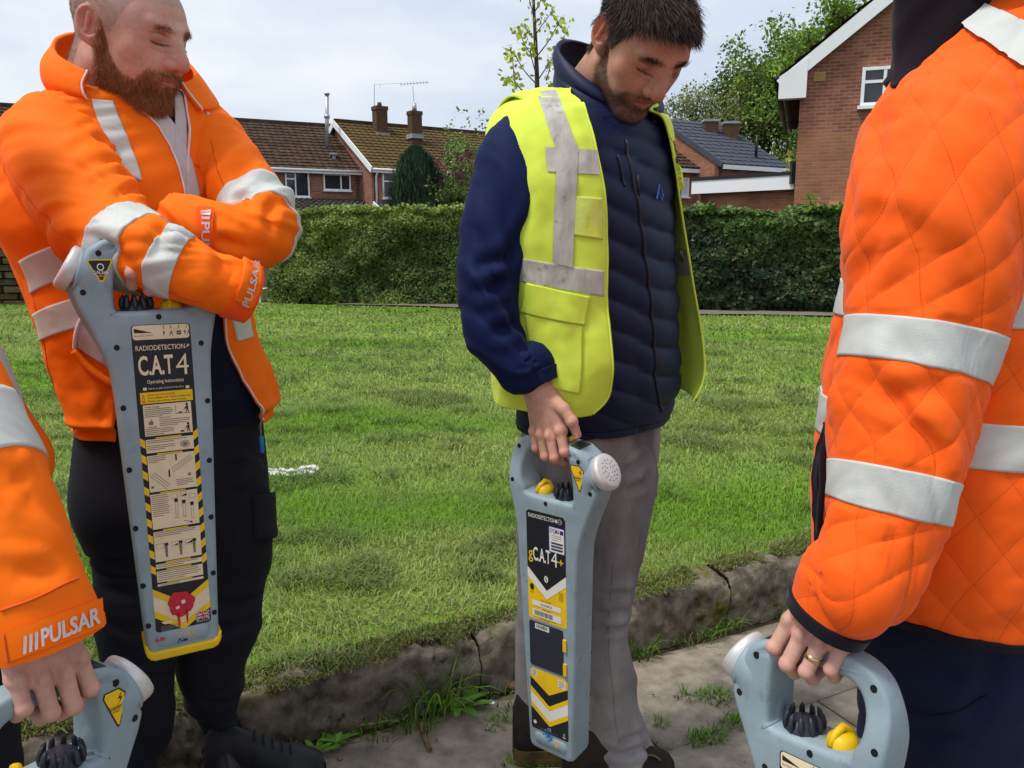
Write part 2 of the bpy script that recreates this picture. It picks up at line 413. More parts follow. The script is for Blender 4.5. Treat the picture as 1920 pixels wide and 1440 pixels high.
def stamp_px(name, V2, F, c, corners, m, parent, off=.004, shift=None):
    """flat print laid on a sheet by casting its photo pixels onto it"""
    Fg = grid_faces(c.P.shape[0], c.P.shape[1], c.closed); t = BVHTree.FromPolygons([Vector(p) for p in c.P.reshape(-1, 3)], [tuple(int(i) for i in f) for f in Fg]); eye = np.array((0, 0, CAM_H)); tl, tr, br, bl = [np.array(q, float) for q in corners]; P = []
    for x, y in V2:
        b = 1-y; q = (tl*(1-x)+tr*x)*(1-b)+(bl*(1-x)+br*x)*b; d = at(q[0], q[1], 1.)-eye; d /= np.linalg.norm(d); h = t.ray_cast(Vector(eye), Vector(d), 6.)
        if h[0] is None: g = c.sample(*c.find(*q)); h = t.find_nearest(Vector(g))
        nn = np.array(h[1]); nn = nn if nn@d < 0 else -nn; P.append(np.array(h[0])+nn*off)
    return mk(name, P, F, m, parent, False)
BARS = (np.array([(x+dx+.10*y, y) for x in (.0, .36, .72) for dx, y in ((0, 0), (.20, 0), (.20, 1), (0, 1))]), [(0, 1, 2, 3), (4, 5, 6, 7), (8, 9, 10, 11)])

def stamp_curve(name, V2, F, c, corners, m, parent, off=.008):
    """print kept smooth: the sheet is sampled at a few pixels and a quadratic strip is laid over it"""
    Fg = grid_faces(c.P.shape[0], c.P.shape[1], c.closed); t = BVHTree.FromPolygons([Vector(p) for p in c.P.reshape(-1, 3)], [tuple(int(i) for i in f) for f in Fg]); eye = np.array((0, 0, CAM_H)); tl, tr, br, bl = [np.array(q, float) for q in corners]; X = np.linspace(0, 1, 9); co = []
    for A_, B_ in ((bl, br), (tl, tr)):
        H = []; xs_ = []
        for x in X:
            q = A_*(1-x)+B_*x; d = at(q[0], q[1], 1.)-eye; d /= np.linalg.norm(d); h = t.ray_cast(Vector(eye), Vector(d), 6.)
            if h[0] is None: continue
            nn = np.array(h[1]); nn = nn if nn@d < 0 else -nn; H.append(np.array(h[0])+nn*off); xs_.append(x)
        co.append([np.polyfit(xs_, np.array(H)[:, k], 2) for k in range(3)])
    P = [np.array([np.polyval(co[0][k], x)*(1-y)+np.polyval(co[1][k], x)*y for k in range(3)]) for x, y in V2]; return mk(name, P, F, m, parent, False)
# ================================================================== THE SETTING
KD = np.array((1, .49, 0)); KD /= np.linalg.norm(KD); KN = np.array((-KD[1], KD[0], 0))     # along the kerb, towards the lawn
K0 = np.array((0., 2.055, 0))                                                            # foot of the kerb
LAWN_Z = .155
def kerb(s, w, z=0.): return K0+KD*s+KN*w+np.array((0, 0, z))
def along(p): q = np.asarray(p)-K0; return q@KD, q@KN

m_soil = mat('soil', C(74, 62, 46), .95, .1, color2=C(52, 44, 34), var_scale=20, bump=.6, bump_scale=90)
m_slab = mat('concrete_slab', C(120, 110, 96), .92, .2, color2=C(162, 151, 134), var_scale=16, bump=1., bump_scale=340, detail=12)
m_kerb = mat('old_concrete', C(66, 58, 48), .95, .15, color2=C(140, 130, 114), var_scale=14, bump=1.0, bump_scale=160, detail=10)
def add_moss(m, col, scale, lo, hi, zlo=None):
    n, l = m.node_tree.nodes, m.node_tree.links; b = n['Principled BSDF']; src = b.inputs['Base Color'].links[0].from_socket
    tc = n.new('ShaderNodeTexCoord'); nz = n.new('ShaderNodeTexNoise'); nz.inputs['Scale'].default_value = scale; nz.inputs['Detail'].default_value = 9; nz.inputs['Roughness'].default_value = .68; l.new(tc.outputs['Object'], nz.inputs['Vector'])
    mr = n.new('ShaderNodeMapRange'); mr.inputs['From Min'].default_value = lo; mr.inputs['From Max'].default_value = hi; l.new(nz.outputs['Fac'], mr.inputs['Value'])
    mx = n.new('ShaderNodeMix'); mx.data_type = 'RGBA'; l.new(mr.outputs['Result'], mx.inputs['Factor']); l.new(src, mx.inputs['A']); mx.inputs['B'].default_value = col; l.new(mx.outputs['Result'], b.inputs['Base Color']); return m
add_moss(m_kerb, C(96, 92, 36), 5.5, .56, .66); add_moss(m_kerb, C(44, 38, 30), 11., .56, .68)
m_lawn = mat('lawn_soil', C(88, 112, 38), .95, .1, color2=C(120, 144, 56), var_scale=3, bump=.8, bump_scale=80, detail=8)
m_path = mat('path_tarmac', C(120, 112, 104), .95, .15, var=.12, var_scale=6, bump=.5, bump_scale=120)
add_moss(m_slab, C(94, 87, 76), 3.2, .5, .72); add_moss(m_slab, C(176, 168, 150), 70., .66, .70)
m_grass = mat('grass_blade', (1, 1, 1, 1), .7, .12, tint=True, trans=.3)
m_leaf = mat('leaf', (1, 1, 1, 1), .55, .3, tint=True, trans=.22)
m_bark = mat('bark', C(92, 84, 72), .95, .1, color2=C(58, 52, 44), var_scale=20, bump=.8, bump_scale=60)
m_white = mat('white_paint', C(236, 238, 238), .45, .4, var=.03, var_scale=2)
m_pvc = mat('white_plastic', C(238, 240, 240), .4, .4)

def sheet(name, pts, z, m, nx=2, ny=2, **kw): ...
# ground under everything, out to the horizon
g = mk('ground', [(-900, -60, -.03), (900, -60, -.03), (900, 1500, -.03), (-900, 1500, -.03)], [(0, 1, 2, 3)], m_soil, loc=(0, 0, -.03)); tag(g, 'bare earth ground reaching to the horizon', 'ground', kind='structure')
# lawn: a gently uneven sheet from the kerb to the hedge line
def hedge_y(x): return 13.95-.225*(x+4.2)                                                   # foot of the hedges
def lawn_h(x, y): return LAWN_Z+.018*fbm(np.stack((x*.9, y*.9, x*0), -1), 3)*np.clip((y-2.0)/2, 0.15, 1)-.02*np.clip((y-3)/10, 0, 1)
xs = np.linspace(-26, 26, 131); tt = np.linspace(0, 1, 70)**1.6
X = np.repeat(xs[None], len(tt), 0); y0 = K0[1]+X*KD[1]/KD[0]+.11; y0 = np.maximum(y0, -8); y1 = hedge_y(X)+1.2
Y = y0+(y1-y0)*tt[:, None]; Z = lawn_h(X, Y)
lawn = mk('lawn', np.stack((X, Y, Z), -1).reshape(-1, 3), grid_faces(len(tt), len(xs), False), m_lawn, loc=(0, 8, 0)); tag(lawn, 'mown green lawn between the kerb and the hedges', 'lawn', kind='structure')
# footpath in front of the ivy hedge
px = np.linspace(-3.0, 14, 40); w = .62*sstep(-3.2, 1.5, px)
V = np.concatenate((np.stack((px, hedge_y(px)-.05-w, lawn_h(px, hedge_y(px)-.05-w)+.03), 1), np.stack((px, hedge_y(px)+.3, lawn_h(px, hedge_y(px))+.03), 1)))
tag(mk('path', V, grid_faces(2, 40, False), m_path, loc=(5, 11, .1)), 'narrow grey footpath along the foot of the ivy hedge', 'path', kind='structure')

# pavement: slabs with recessed joints
pav = mk('pavement', [tuple(kerb(-9, -6, -.012)), tuple(kerb(9, -6, -.012)), tuple(kerb(9, .05, -.012)), tuple(kerb(-9, .05, -.012))], [(0, 1, 2, 3)], m_soil, loc=(0, 1, 0))
tag(pav, 'concrete slab pavement below the lawn kerb', 'pavement', kind='structure')
def slab_mesh(L, W, seed):
    nx, ny = 25, 13; u = np.linspace(0, L, nx); v = np.linspace(0, W, ny); U, Vv = np.meshgrid(u, v)
    e = np.minimum(np.minimum(U, L-U), np.minimum(Vv, W-Vv)); z = -.006*np.exp(-e/.008)+.0016*fbm(np.stack((U*6, Vv*6, U*0+seed*3.1), -1), 3)
    P = np.stack((U, Vv, z), -1); ring = np.concatenate((P[0], P[1:, -1], P[-1, -2::-1], P[-2:0:-1, 0])); low = ring-np.array((0, 0, .03))
    n = nx*ny; idx = np.arange(n).reshape(ny, nx); rid = np.concatenate((idx[0], idx[1:, -1], idx[-1, -2::-1], idx[-2:0:-1, 0])); k = len(rid)
    F = [tuple(f) for f in grid_faces(ny, nx, False)]+[(int(rid[(i+1) % k]), int(rid[i]), n+i, n+(i+1) % k) for i in range(k)]
    return np.concatenate((P.reshape(-1, 3), low)), F
rows = [(0.02, .40), (.415, .60), (1.03, .60), (1.645, .6), (2.26, .6), (2.875, .6)]; si = 0
for ri, (w0, wd) in enumerate(rows):
    s = -4.6+(.37, .83, .12, .6, .3, .5)[ri]
    while s < 4.2:
        L = .9+random.uniform(-.03, .03); Vs, Fs = slab_mesh(L-.012, wd-.012, si); si += 1
        o0 = kerb(s, -w0-wd+.006); tz = random.uniform(-.004, .003)
        Wd = o0+Vs[:, :1]*KD+Vs[:, 1:2]*KN+np.array((0, 0, 1))*(Vs[:, 2:]+tz)
        o = mk('paving_slab', Wd, Fs, m_slab, pav, True, loc=None); o.location = (0, -1, 0); s += L
# kerb: worn stones, each on its own
kb = mk('kerb', [tuple(kerb(-9, .03, -.01)), tuple(kerb(9, .03, -.01)), tuple(kerb(9, .11, .10)), tuple(kerb(-9, .11, .10))], [(0, 1, 2, 3)], m_soil, loc=(0, 2, 0))
tag(kb, 'worn mossy concrete kerb edging the lawn', 'kerb', kind='structure')
prof = np.array([(0.0, -.01), (-.002, .06), (.0, .10), (.006, .138), (.016, .152), (.034, .160), (.08, .162), (.12, .158), (.126, .12)])
s = -4.4; ki = 0
while s < 4.4:
    L = .86+random.uniform(-.05, .05); n = 130; u = np.linspace(0, L-.003, n); pr = spline(prof, 40)
    U = np.repeat(u[None], 40, 0); A = np.repeat(pr[:, :1], n, 1); B = np.repeat(pr[:, 1:], n, 1)
    q = np.stack((U+s, A, B), -1); top = sstep(.05, .15, B)
    d = .017*fbm(q*7, 4)*top+.012*fbm(q*26, 4)*(1-.4*top)-.006*np.clip(fbm(q*70+3, 3)-.35, 0, 1)*2; e = np.minimum(U, L-.003-U); d -= .005*np.exp(-e/.008)
    B = B+d*top*.9; A = A-d*(1-top*.5)*.8
    lift = .02*np.clip((s+.5)/1.6, -.6, 1)
    P = K0+(U+s)[..., None]*KD+A[..., None]*KN+np.stack((B*0, B*0, B*(1+lift/.16)), -1)
    V = P.reshape(-1, 3); F = [tuple(f) for f in grid_faces(40, n, False)]; F += [tuple(i*n for i in range(40))[::-1], tuple(i*n+n-1 for i in range(40))]
    o = mk('kerb_stone', V, F, m_kerb, kb, True); o.location = (0, -2, 0); s += L

# ------------------------------------------------------------------ grass
def blades(name, B, h, w, lean, yaw, col, m, kind='stuff', label=None, cat=None, parent=None):
    n = len(B); d = np.stack((np.cos(yaw), np.sin(yaw), yaw*0), 1); sd = np.stack((-np.sin(yaw), np.cos(yaw), yaw*0), 1)
    up = np.array((0, 0, 1.)); a = lean
    m1 = B+h[:, None]*.55*(up*np.cos(a*.6)[:, None]+d*np.sin(a*.6)[:, None]); tp = m1+h[:, None]*.45*(up*np.cos(a*1.3)[:, None]+d*np.sin(a*1.3)[:, None])
    W = (w/2)[:, None]*sd
    V = np.stack((B-W, B+W, m1+W*.8, m1-W*.8, tp), 1).reshape(-1, 3); i = np.arange(n)[:, None]*5
    F = np.concatenate((i+np.array((0, 1, 2)), i+np.array((0, 2, 3)), i+np.array((3, 2, 4))))
    o = mk(name, V, F, m, parent, True, col=np.repeat(col, 5, 0), loc=None if parent else (0, 6, LAWN_Z)); return tag(o, label, cat, kind=kind)
rs = np.random.RandomState(11)
def scatter(n, ya, yb):
    y = np.sqrt(rs.rand(n)*(yb**2-ya**2)+ya**2); x = (rs.rand(n)*2-1)*(.70*y+1.0); return x, y
def grass_zone(n, ya, yb, hh, ww):
    x, y = scatter(n, ya, yb); s_, w_ = along(np.stack((x, y, x*0), 1)); ok = (w_ > .035+.05*vnoise(np.stack((s_*5, s_*0, s_*0), 1))) & (y < hedge_y(x)-.1-.6*sstep(-3.2, 1.5, x))
    x, y, w_ = x[ok], y[ok], w_[ok]; n = len(x); q = np.stack((x, y, x*0), 1)
    c1 = fbm(q*np.array((.7, 1.3, 1)), 3); c2 = fbm(q*np.array((4.2, 7.2, 1))+9+.5*np.stack((fbm(q*3, 2), fbm(q*3+7, 2), x*0), 1), 4); c3 = fbm(q*9+30, 3)
    cl = sstep(.25, .75, c2+.35*c3)                               # cut clumps lying about
    g = np.array((.170, .290, .044)); pale = np.array((.330, .410, .125)); dk = np.array((.080, .130, .038)); lime = np.array((.180, .345, .032)); dry = np.array((.34, .29, .14))
    t = sstep(-.5, .6, c1)[:, None]; col = g*(1-t)+pale*t; u = sstep(.2, .6, -c1+.3*c3)[:, None]*.8; col = col*(1-u)+lime*u
    col = col*(1-.55*cl[:, None])+dk*.55*cl[:, None]; f = (rs.rand(n) < .05+.5*np.exp(-w_/.09))[:, None]; col = np.where(f, dry*(.6+.5*rs.rand(n))[:, None], col)
    col = col*(.62+.7*rs.rand(n))[:, None]
    h = hh*(.5+1.0*rs.rand(n)**1.5)*(1+1.1*cl)*np.where(w_ < .2, .7, 1); lean = np.clip(.45+1.0*rs.rand(n)+.45*cl, 0, 1.55)
    B = np.stack((x, y, lawn_h(x, y)+.0+.012*cl), 1)
    yaw = rs.rand(n)*6.283*.8+1.2*c1*3
    return B, h, ww*(.7+.6*rs.rand(n)), lean, yaw, col
Z_ = [grass_zone(175000, 1.55, 3.3, .030, .0034), grass_zone(130000, 3.3, 5.6, .034, .0052), grass_zone(80000, 5.6, 9, .036, .0095), grass_zone(56000, 9, 15.2, .038, .019)]
B, h, w, le, ya, co = [np.concatenate(a) for a in zip(*Z_)]
blades('grass', B, h, w, le, ya, co, m_grass, label='short mown grass covering the lawn', cat='grass')
def thatch():
    n = 42000; s_ = rs.rand(n)*7-3.6; w_ = .004+.13*rs.rand(n); ok = vnoise(np.stack((s_*4, s_*0, s_*0+2), 1))+.6*vnoise(np.stack((s_*13, s_*0, s_*0+5), 1)) > -.55+.9*(w_ < .05); s_, w_ = s_[ok], w_[ok]; n = len(s_); Bq = np.array([kerb(a, b, .160+.02*np.clip((a+.5)/1.6, -.6, 1)) for a, b in zip(s_, w_)]); c = np.where((rs.rand(n) < .40)[:, None], np.array((.34, .28, .13)), np.array((.17, .26, .05)))*(.5+.8*rs.rand(n))[:, None]
    yaw = np.arctan2(-KN[1], -KN[0])+rs.randn(n)*.9; blades('edge_grass', Bq, .026*(.4+rs.rand(n)), .0034*(.6+.7*rs.rand(n)), np.clip(1.05+.5*rs.randn(n), .1, 1.9), yaw, c, m_grass, label='dry ragged grass hanging over the kerb top', cat='grass')
thatch()
# longer tufts where kerb and slabs meet, and in the joints
def tuft(name, p, n, spread, hgt, wid, label, cat='weed', group=None, col=(.13, .235, .035), lean0=.3):
    p = np.asarray(p, float); r = rs.rand(n)**.7*spread; t = rs.rand(n)*6.283
    Bq = p+np.stack((r*np.cos(t), r*np.sin(t), r*0-.004), 1); c = np.array(col)*(.5+.9*rs.rand(n))[:, None]; c[rs.rand(n) < .08] = (.4, .34, .17)
    n_ = n; d = np.stack((np.cos(t), np.sin(t)), 1)
    yaw = t+rs.randn(n)*.7; lean = np.clip(lean0+.8*rs.rand(n), 0, 1.4)
    h_ = hgt*(.35+.75*rs.rand(n))
    up = np.array((0, 0, 1.)); dd = np.stack((np.cos(yaw), np.sin(yaw), yaw*0), 1); sd = np.stack((-np.sin(yaw), np.cos(yaw), yaw*0), 1)
    pts = [Bq]; 
    for k in range(4): pts.append(pts[-1]+(h_/4)[:, None]*(up*np.cos(lean*(.25+.5*k))[:, None]+dd*np.sin(lean*(.25+.5*k))[:, None]))
    W = (wid/2*(.7+.6*rs.rand(n)))[:, None]*sd; ws = (.8, 1, .85, .55, .08)
    V = np.concatenate([np.stack((q-W*s_, q+W*s_), 1) for q, s_ in zip(pts, ws)], 1).reshape(-1, 3); i = np.arange(n)[:, None]*10
    F = np.concatenate([i+np.array((2*k, 2*k+1, 2*k+3, 2*k+2)) for k in range(4)])
    o = mk(name, V, F, m_grass, None, True, col=np.repeat(c, 10, 0), loc=p); return tag(o, label, cat, group)
def broadleaf(name, p, n, L, Wd, label, group=None, col=(.12, .26, .03), rise=.5):
    """a rosette of leaves, each leaf a part"""
    p = np.asarray(p, float); root = empty(name, p, label, 'weed', group)
    for k in range(n):
        yaw = k*2.399+rs.rand()*.6; el = rise*(.3+.9*rs.rand()); l = L*(.55+.55*rs.rand()); t = np.linspace(0, 1, 7); wd = Wd*np.sin(np.pi*np.clip(t*.93+.05, 0, 1))**.8*(1+.25*np.sin(t*25+k))
        d = np.array((math.cos(yaw), math.sin(yaw), 0)); sd = np.array((-d[1], d[0], 0)); c = p+d*(l*t*np.cos(el*(1-t*.7)))[:, None]+np.array((0, 0, 1.))*(l*(t*math.sin(el)-.55*t*t*math.sin(el)*.8)+.004)[:, None]
        P = np.stack((c-sd*wd[:, None]/2+np.array((0, 0, .12))*wd[:, None], c, c+sd*wd[:, None]/2+np.array((0, 0, .12))*wd[:, None]), 1)
        mk('leaf', P.reshape(-1, 3), grid_faces(7, 3, False), m_leaf, root, True, col=np.tile(np.array(col)*(.6+.8*rs.rand()), (21, 1)))
    return root
KG = 'weeds rooted along the foot of the kerb'
for (px_, py_, n, sp, hg, wd, lab) in [
    (822, 1322, 150, .085, .20, .0055, 'big arching clump of long grass at the kerb foot between the two facing men'),
    (775, 1352, 90, .07, .09, .004, 'low grass tuft beside the long dry stick'),
    (925, 1300, 70, .09, .07, .004, 'low grass tuft at the kerb behind the grey jeans'),
    (1198, 1222, 90, .06, .085, .004, 'bright grass tuft at the kerb beside the jeans knee'),
    (1290, 1185, 130, .10, .085, .004, 'wide spreading tuft of thin grass at the middle of the kerb'),
    (1345, 1170, 110, .08, .10, .004, 'spiky grass tuft on the kerb nearest the leafy weed'),
    (1480, 1135, 160, .12, .12, .005, 'dense grass tuft at the kerb beside the quilted sleeve'),
    (1412, 1150, 60, .09, .05, .004, 'sparse short grass at the kerb below the moss'),
    (705, 1372, 60, .06, .05, .004, 'sparse short grass round the small dandelion'),
    (975, 1345, 40, .05, .05, .004, 'tiny grass tuft beside the boot heel'),
    (560, 1412, 60, .08, .05, .004, 'thin grass beside the black trainer at the kerb foot')]:
    tuft('grass_tuft', ground(px_, py_), n, sp, hg, wd, lab, group=KG)
for (px_, py_, n, L, Wd, lab) in [
    (860, 1330, 9, .10, .026, 'broad leaved dock weed under the long grass clump'),
    (632, 1395, 9, .055, .014, 'young dandelion beside the small brown stone'),
    (588, 1415, 8, .06, .016, 'leafy dandelion next to the black trainer toe'),
    (575, 1360, 7, .05, .014, 'upright nettle seedling against the kerb face'),
    (1495, 1110, 12, .12, .03, 'tall pale leafy weed against the kerb by the quilted cuff'),
    (1250, 1195, 7, .06, .014, 'small broad weed between grass tufts at the kerb')]:
    broadleaf('leafy_weed', ground(px_, py_), n, L, Wd, lab, rise=1.0 if px_ > 1400 or px_ == 575 else .6)
JG = 'grass growing in the paving joints'
for (px_, py_, n, sp, lab) in [(1345, 1305, 130, .05, 'bright grass clump in the joint before the locator with the ringed hand'), (1290, 1302, 60, .04, 'thin grass streak in the joint between kerb and locator'),
    (1335, 1378, 110, .04, 'narrow grass strip in the long slab joint'), (1378, 1355, 80, .035, 'short grass strip at the end of the long slab joint'), (1305, 1388, 50, .03, 'sparse grass in the long slab joint near the shoe'),
    (1010, 1425, 150, .05, 'grass clump in the joint under the standing locator'), (985, 1438, 130, .05, 'grass clump in the joint by the brown boot sole'), (1070, 1410, 40, .03, 'few grass blades behind the standing locator'),
    (930, 1358, 40, .035, 'few grass blades on the slab behind the boot'), (1240, 1355, 25, .02, 'faint moss grass on the slab beside the jeans')]:
    tuft('joint_grass', ground(px_, py_), n, sp, .03, .0032, lab, 'grass', JG, col=(.12, .25, .03), lean0=.5)

# ------------------------------------------------------------------ leaves
def leafcloud(P, size, N=None, colf=None, jit=1., aspect=.6):
    """a quad (bent) per point"""
    n = len(P); a = rs.randn(n, 3); a /= np.linalg.norm(a, axis=1)[:, None]
    if N is not None: a = a*jit+N; a /= np.linalg.norm(a, axis=1)[:, None]
    t = np.cross(a, rs.randn(n, 3)); t /= np.linalg.norm(t, axis=1)[:, None]+1e-9; b = np.cross(a, t)
    s = (size*(.6+.8*rs.rand(n)))[:, None] if np.ndim(size) == 0 else (size*(.7+.6*rs.rand(n)))[:, None]
    V = np.stack((P-t*s*.5, P+b*s*aspect*.5+a*s*.06, P+t*s*.5, P-b*s*aspect*.5+a*s*.06), 1).reshape(-1, 3)
    F = np.arange(4*n).reshape(-1, 4); return V, F
def hedge(name, x0, x1, top, label, leaf, n, cols, depth=1.1, seed=0, ivy=False):
    """foliage shell in front of a twiggy core darkened as inner shade, with stems"""
    L = x1-x0; yb = lambda x: hedge_y(x)
    base = np.array(((x0+x1)/2, yb((x0+x1)/2)+.5, lawn_h(np.array(0.), np.array(12.)))); root = empty(name, base, label, 'hedge')
    def topz(x): return top+.075*fbm(np.stack((x*1.3+seed, x*0, x*0), -1), 3)+.03*fbm(np.stack((x*6+seed, x*0+4, x*0), -1), 2)
    def relief(x, z): return .17*fbm(np.stack((x*1.7+seed, z*1.9, x*0), -1), 3)+.06*fbm(np.stack((x*6+seed, z*6, x*0+3), -1), 2)
    n1 = int(n*.74); x = x0+L*rs.rand(n1); z = .08+(topz(x)-.08)*rs.rand(n1)**.9; y = yb(x)+.12-relief(x, z)+.16*rs.rand(n1)**1.6*(1+.5*(z < .3))
    y += .14*sstep(top-.18, top, z)
    N1 = np.tile((0, -1, .35), (n1, 1)); P1 = np.stack((x, y, z), 1)
    n2 = n-n1; x = x0+L*rs.rand(n2); y = yb(x)+.1+depth*rs.rand(n2); z = topz(x)+.03*rs.randn(n2)+.04*fbm(np.stack((x*5, y*5, x*0), -1), 2); P2 = np.stack((x, y, z), 1); N2 = np.tile((0, -.2, 1), (n2, 1))
    P = np.concatenate((P1, P2)); N = np.concatenate((N1, N2)); V, F = leafcloud(P, leaf, N, jit=.75, aspect=.75 if ivy else .55)
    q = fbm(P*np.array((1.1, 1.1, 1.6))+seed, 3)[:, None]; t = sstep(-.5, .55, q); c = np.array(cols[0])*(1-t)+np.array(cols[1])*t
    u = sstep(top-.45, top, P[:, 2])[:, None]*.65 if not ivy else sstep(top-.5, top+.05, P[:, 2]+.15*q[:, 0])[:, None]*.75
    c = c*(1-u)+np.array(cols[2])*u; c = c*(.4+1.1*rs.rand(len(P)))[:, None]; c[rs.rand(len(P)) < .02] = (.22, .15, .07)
    mk('foliage', V, F, m_leaf, root, False, col=np.repeat(c, 4, 0))['kind'] = 'stuff'
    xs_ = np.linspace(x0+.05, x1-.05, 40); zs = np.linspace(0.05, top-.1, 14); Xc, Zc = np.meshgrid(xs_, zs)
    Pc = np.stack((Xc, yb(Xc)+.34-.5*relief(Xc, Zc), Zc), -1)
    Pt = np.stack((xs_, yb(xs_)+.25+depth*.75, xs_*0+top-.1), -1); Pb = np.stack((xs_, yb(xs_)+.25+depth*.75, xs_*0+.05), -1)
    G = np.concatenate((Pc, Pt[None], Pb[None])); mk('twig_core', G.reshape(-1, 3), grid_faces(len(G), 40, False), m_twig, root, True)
    mb = MB()
    for k in range(int(L/.28)):
        xx = x0+.1+(L-.2)*(k+rs.rand()*.6)/int(L/.28); yy = yb(xx)+.22; mb = MB(); mb.tube([(xx, yy, .05), (xx+.03*rs.randn(), yy+.02, .35), (xx+.05*rs.randn(), yy+.05, .8)], [.022, .016, .008], 6); mb.build('stem', m_bark, root, True)
    return root
m_twig = mat('twig_shade', C(46, 44, 30), .95, .05, color2=C(26, 30, 18), var_scale=14, bump=.8, bump_scale=40)  # twig colour darkened for the shade inside the hedge
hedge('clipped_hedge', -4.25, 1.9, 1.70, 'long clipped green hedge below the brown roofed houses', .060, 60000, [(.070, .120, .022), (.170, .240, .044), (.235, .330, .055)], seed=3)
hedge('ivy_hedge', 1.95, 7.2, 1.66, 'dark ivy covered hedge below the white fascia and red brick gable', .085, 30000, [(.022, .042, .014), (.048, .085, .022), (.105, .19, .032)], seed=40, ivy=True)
# shoots standing out of the ivy hedge
def shoots(px_, base_y, n, hgt, Yd, label):
    p = at(px_, base_y, Yd); root = empty('hedge_shoot', p, label, 'plant', 'shoots above the ivy hedge'); 
    mb = MB(); mb.tube([p, p+(0, 0, hgt)], [.008, .003], 5); mb.build('stem', m_bark, root)
    P = p+np.stack((rs.randn(n)*.05, rs.randn(n)*.05, rs.rand(n)*hgt), 1); V, F = leafcloud(P, .075); mk('foliage', V, F, m_leaf, root, False, col=np.repeat(np.array((.17, .30, .035))*(.6+.7*rs.rand(n))[:, None], 4, 0))
shoots(1519, 398, 60, .26, 12.3, 'tallest light green shoot rising from the ivy hedge'); shoots(1325, 400, 40, .10, 12.5, 'low leafy shoot on the ivy hedge by the yellow vest'); shoots(1580, 400, 50, .16, 12.1, 'light shoot on the ivy hedge beside the quilted jacket')

# ------------------------------------------------------------------ trees
def tree(name, base, height, crown_c, crown_r, n_leaf, leaf, cols, label, trunk_r=.2, group=None, n_limb=9, gap=.5, seed=1, trunk_h=None, cat='tree', depth=3, dens=1.0):
    r = np.random.RandomState(seed); base = np.asarray(base, float); root = empty(name, base, label, cat, group); cc = base+np.asarray(crown_c, float); cr = np.asarray(crown_r, float)
    segs = []; tips = []
    def grow(p, d, L, rad, lev):
        k = 4; pts = [p]; dd = d.copy()
        for _ in range(k): dd = dd+r.randn(3)*.13+np.array((0, 0, .05)); dd /= np.linalg.norm(dd); pts.append(pts[-1]+dd*L/k)
        segs.append((pts, [rad*(1-.55*i/k) for i in range(k+1)]))
        if lev == 0: tips.append(pts[-1]); tips.append(pts[-2]); return
        for j in range(3 if lev > 1 else 4):
            a = pts[2+(j % 3)]; nd = dd+r.randn(3)*.62; nd[2] += .15; nd /= np.linalg.norm(nd); grow(a, nd, L*(.55+.2*r.rand()), rad*.5, lev-1)
    th = trunk_h if trunk_h is not None else crown_c[2]-cr[2]*.6
    tp = [base, base+(0, 0, th*.5), base+np.array((r.randn()*.1, r.randn()*.1, th)), cc+(0, 0, cr[2]*.35)]
    segs.append((list(spline(np.array(tp), 10)), list(np.linspace(trunk_r, trunk_r*.25, 10))))
    for k in range(n_limb):
        f = .35+.6*k/n_limb; p = spline_at(np.array(tp), np.array([1.2+1.7*f]))[0]; a = k*2.4+r.rand(); d = np.array((math.cos(a), math.sin(a), .55+.5*r.rand())); d /= np.linalg.norm(d)
        grow(p, d, cr[:2].mean()*(.75+.4*r.rand())*(1-.35*f), trunk_r*.42, depth-1)
    mb = MB(); mb.tube(segs[0][0], segs[0][1], 8); mb.build('trunk', m_bark, root, True)
    mb = MB()
    for pts, rad in segs[1:]: mb.tube(pts, rad, 4, cap=False)
    mb.build('branches', m_bark, root, True)
    # leaves: clumps hung on branch tips and spread through the crown volume
    tips = np.array(tips); m1 = int(n_leaf*.6); P1 = tips[r.randint(len(tips), size=m1)]+r.randn(m1, 3)*cr.mean()*.085
    m2 = n_leaf-m1; D = r.randn(m2*3, 3); D /= np.linalg.norm(D, axis=1)[:, None]; P2 = cc+D*cr*(r.rand(m2*3)**.33)[:, None]*(1+.22*fbm(D*2.3+seed, 3))[:, None]
    P2 = P2[fbm(P2*(2.2/cr.mean())+seed*7, 3) > (gap-.5)*1.2][:m2]; P = np.concatenate((P1, P2))
    V, F = leafcloud(P, leaf, np.tile((0, -.3, .6), (len(P), 1)), jit=1.3, aspect=.7)
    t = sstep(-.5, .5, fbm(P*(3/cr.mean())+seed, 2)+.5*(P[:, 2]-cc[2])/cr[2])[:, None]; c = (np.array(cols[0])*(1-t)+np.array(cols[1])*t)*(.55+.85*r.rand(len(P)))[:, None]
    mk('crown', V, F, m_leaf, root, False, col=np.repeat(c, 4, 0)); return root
def tloc(px_, Yd): p = at(px_, 600, Yd); return np.array((p[0], Yd, 0.))
BG = 'tall trees behind the houses'
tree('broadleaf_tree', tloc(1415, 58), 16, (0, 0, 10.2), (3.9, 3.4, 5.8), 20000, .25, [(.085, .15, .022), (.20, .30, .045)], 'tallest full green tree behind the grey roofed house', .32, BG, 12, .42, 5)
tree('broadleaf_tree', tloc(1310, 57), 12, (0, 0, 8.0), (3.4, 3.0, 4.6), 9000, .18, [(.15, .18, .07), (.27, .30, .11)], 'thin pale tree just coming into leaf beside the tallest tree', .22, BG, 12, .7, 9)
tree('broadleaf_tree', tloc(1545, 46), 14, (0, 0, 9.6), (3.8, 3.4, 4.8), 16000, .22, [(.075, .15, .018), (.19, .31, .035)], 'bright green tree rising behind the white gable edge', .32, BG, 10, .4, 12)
tree('broadleaf_tree', tloc(1475, 44), 8, (0, 0, 4.2), (1.7, 1.6, 3.8), 5000, .16, [(.06, .12, .016), (.13, .22, .03)], 'dark leafy tree between the tallest tree and the gable', .2, BG, 8, .4, 13)
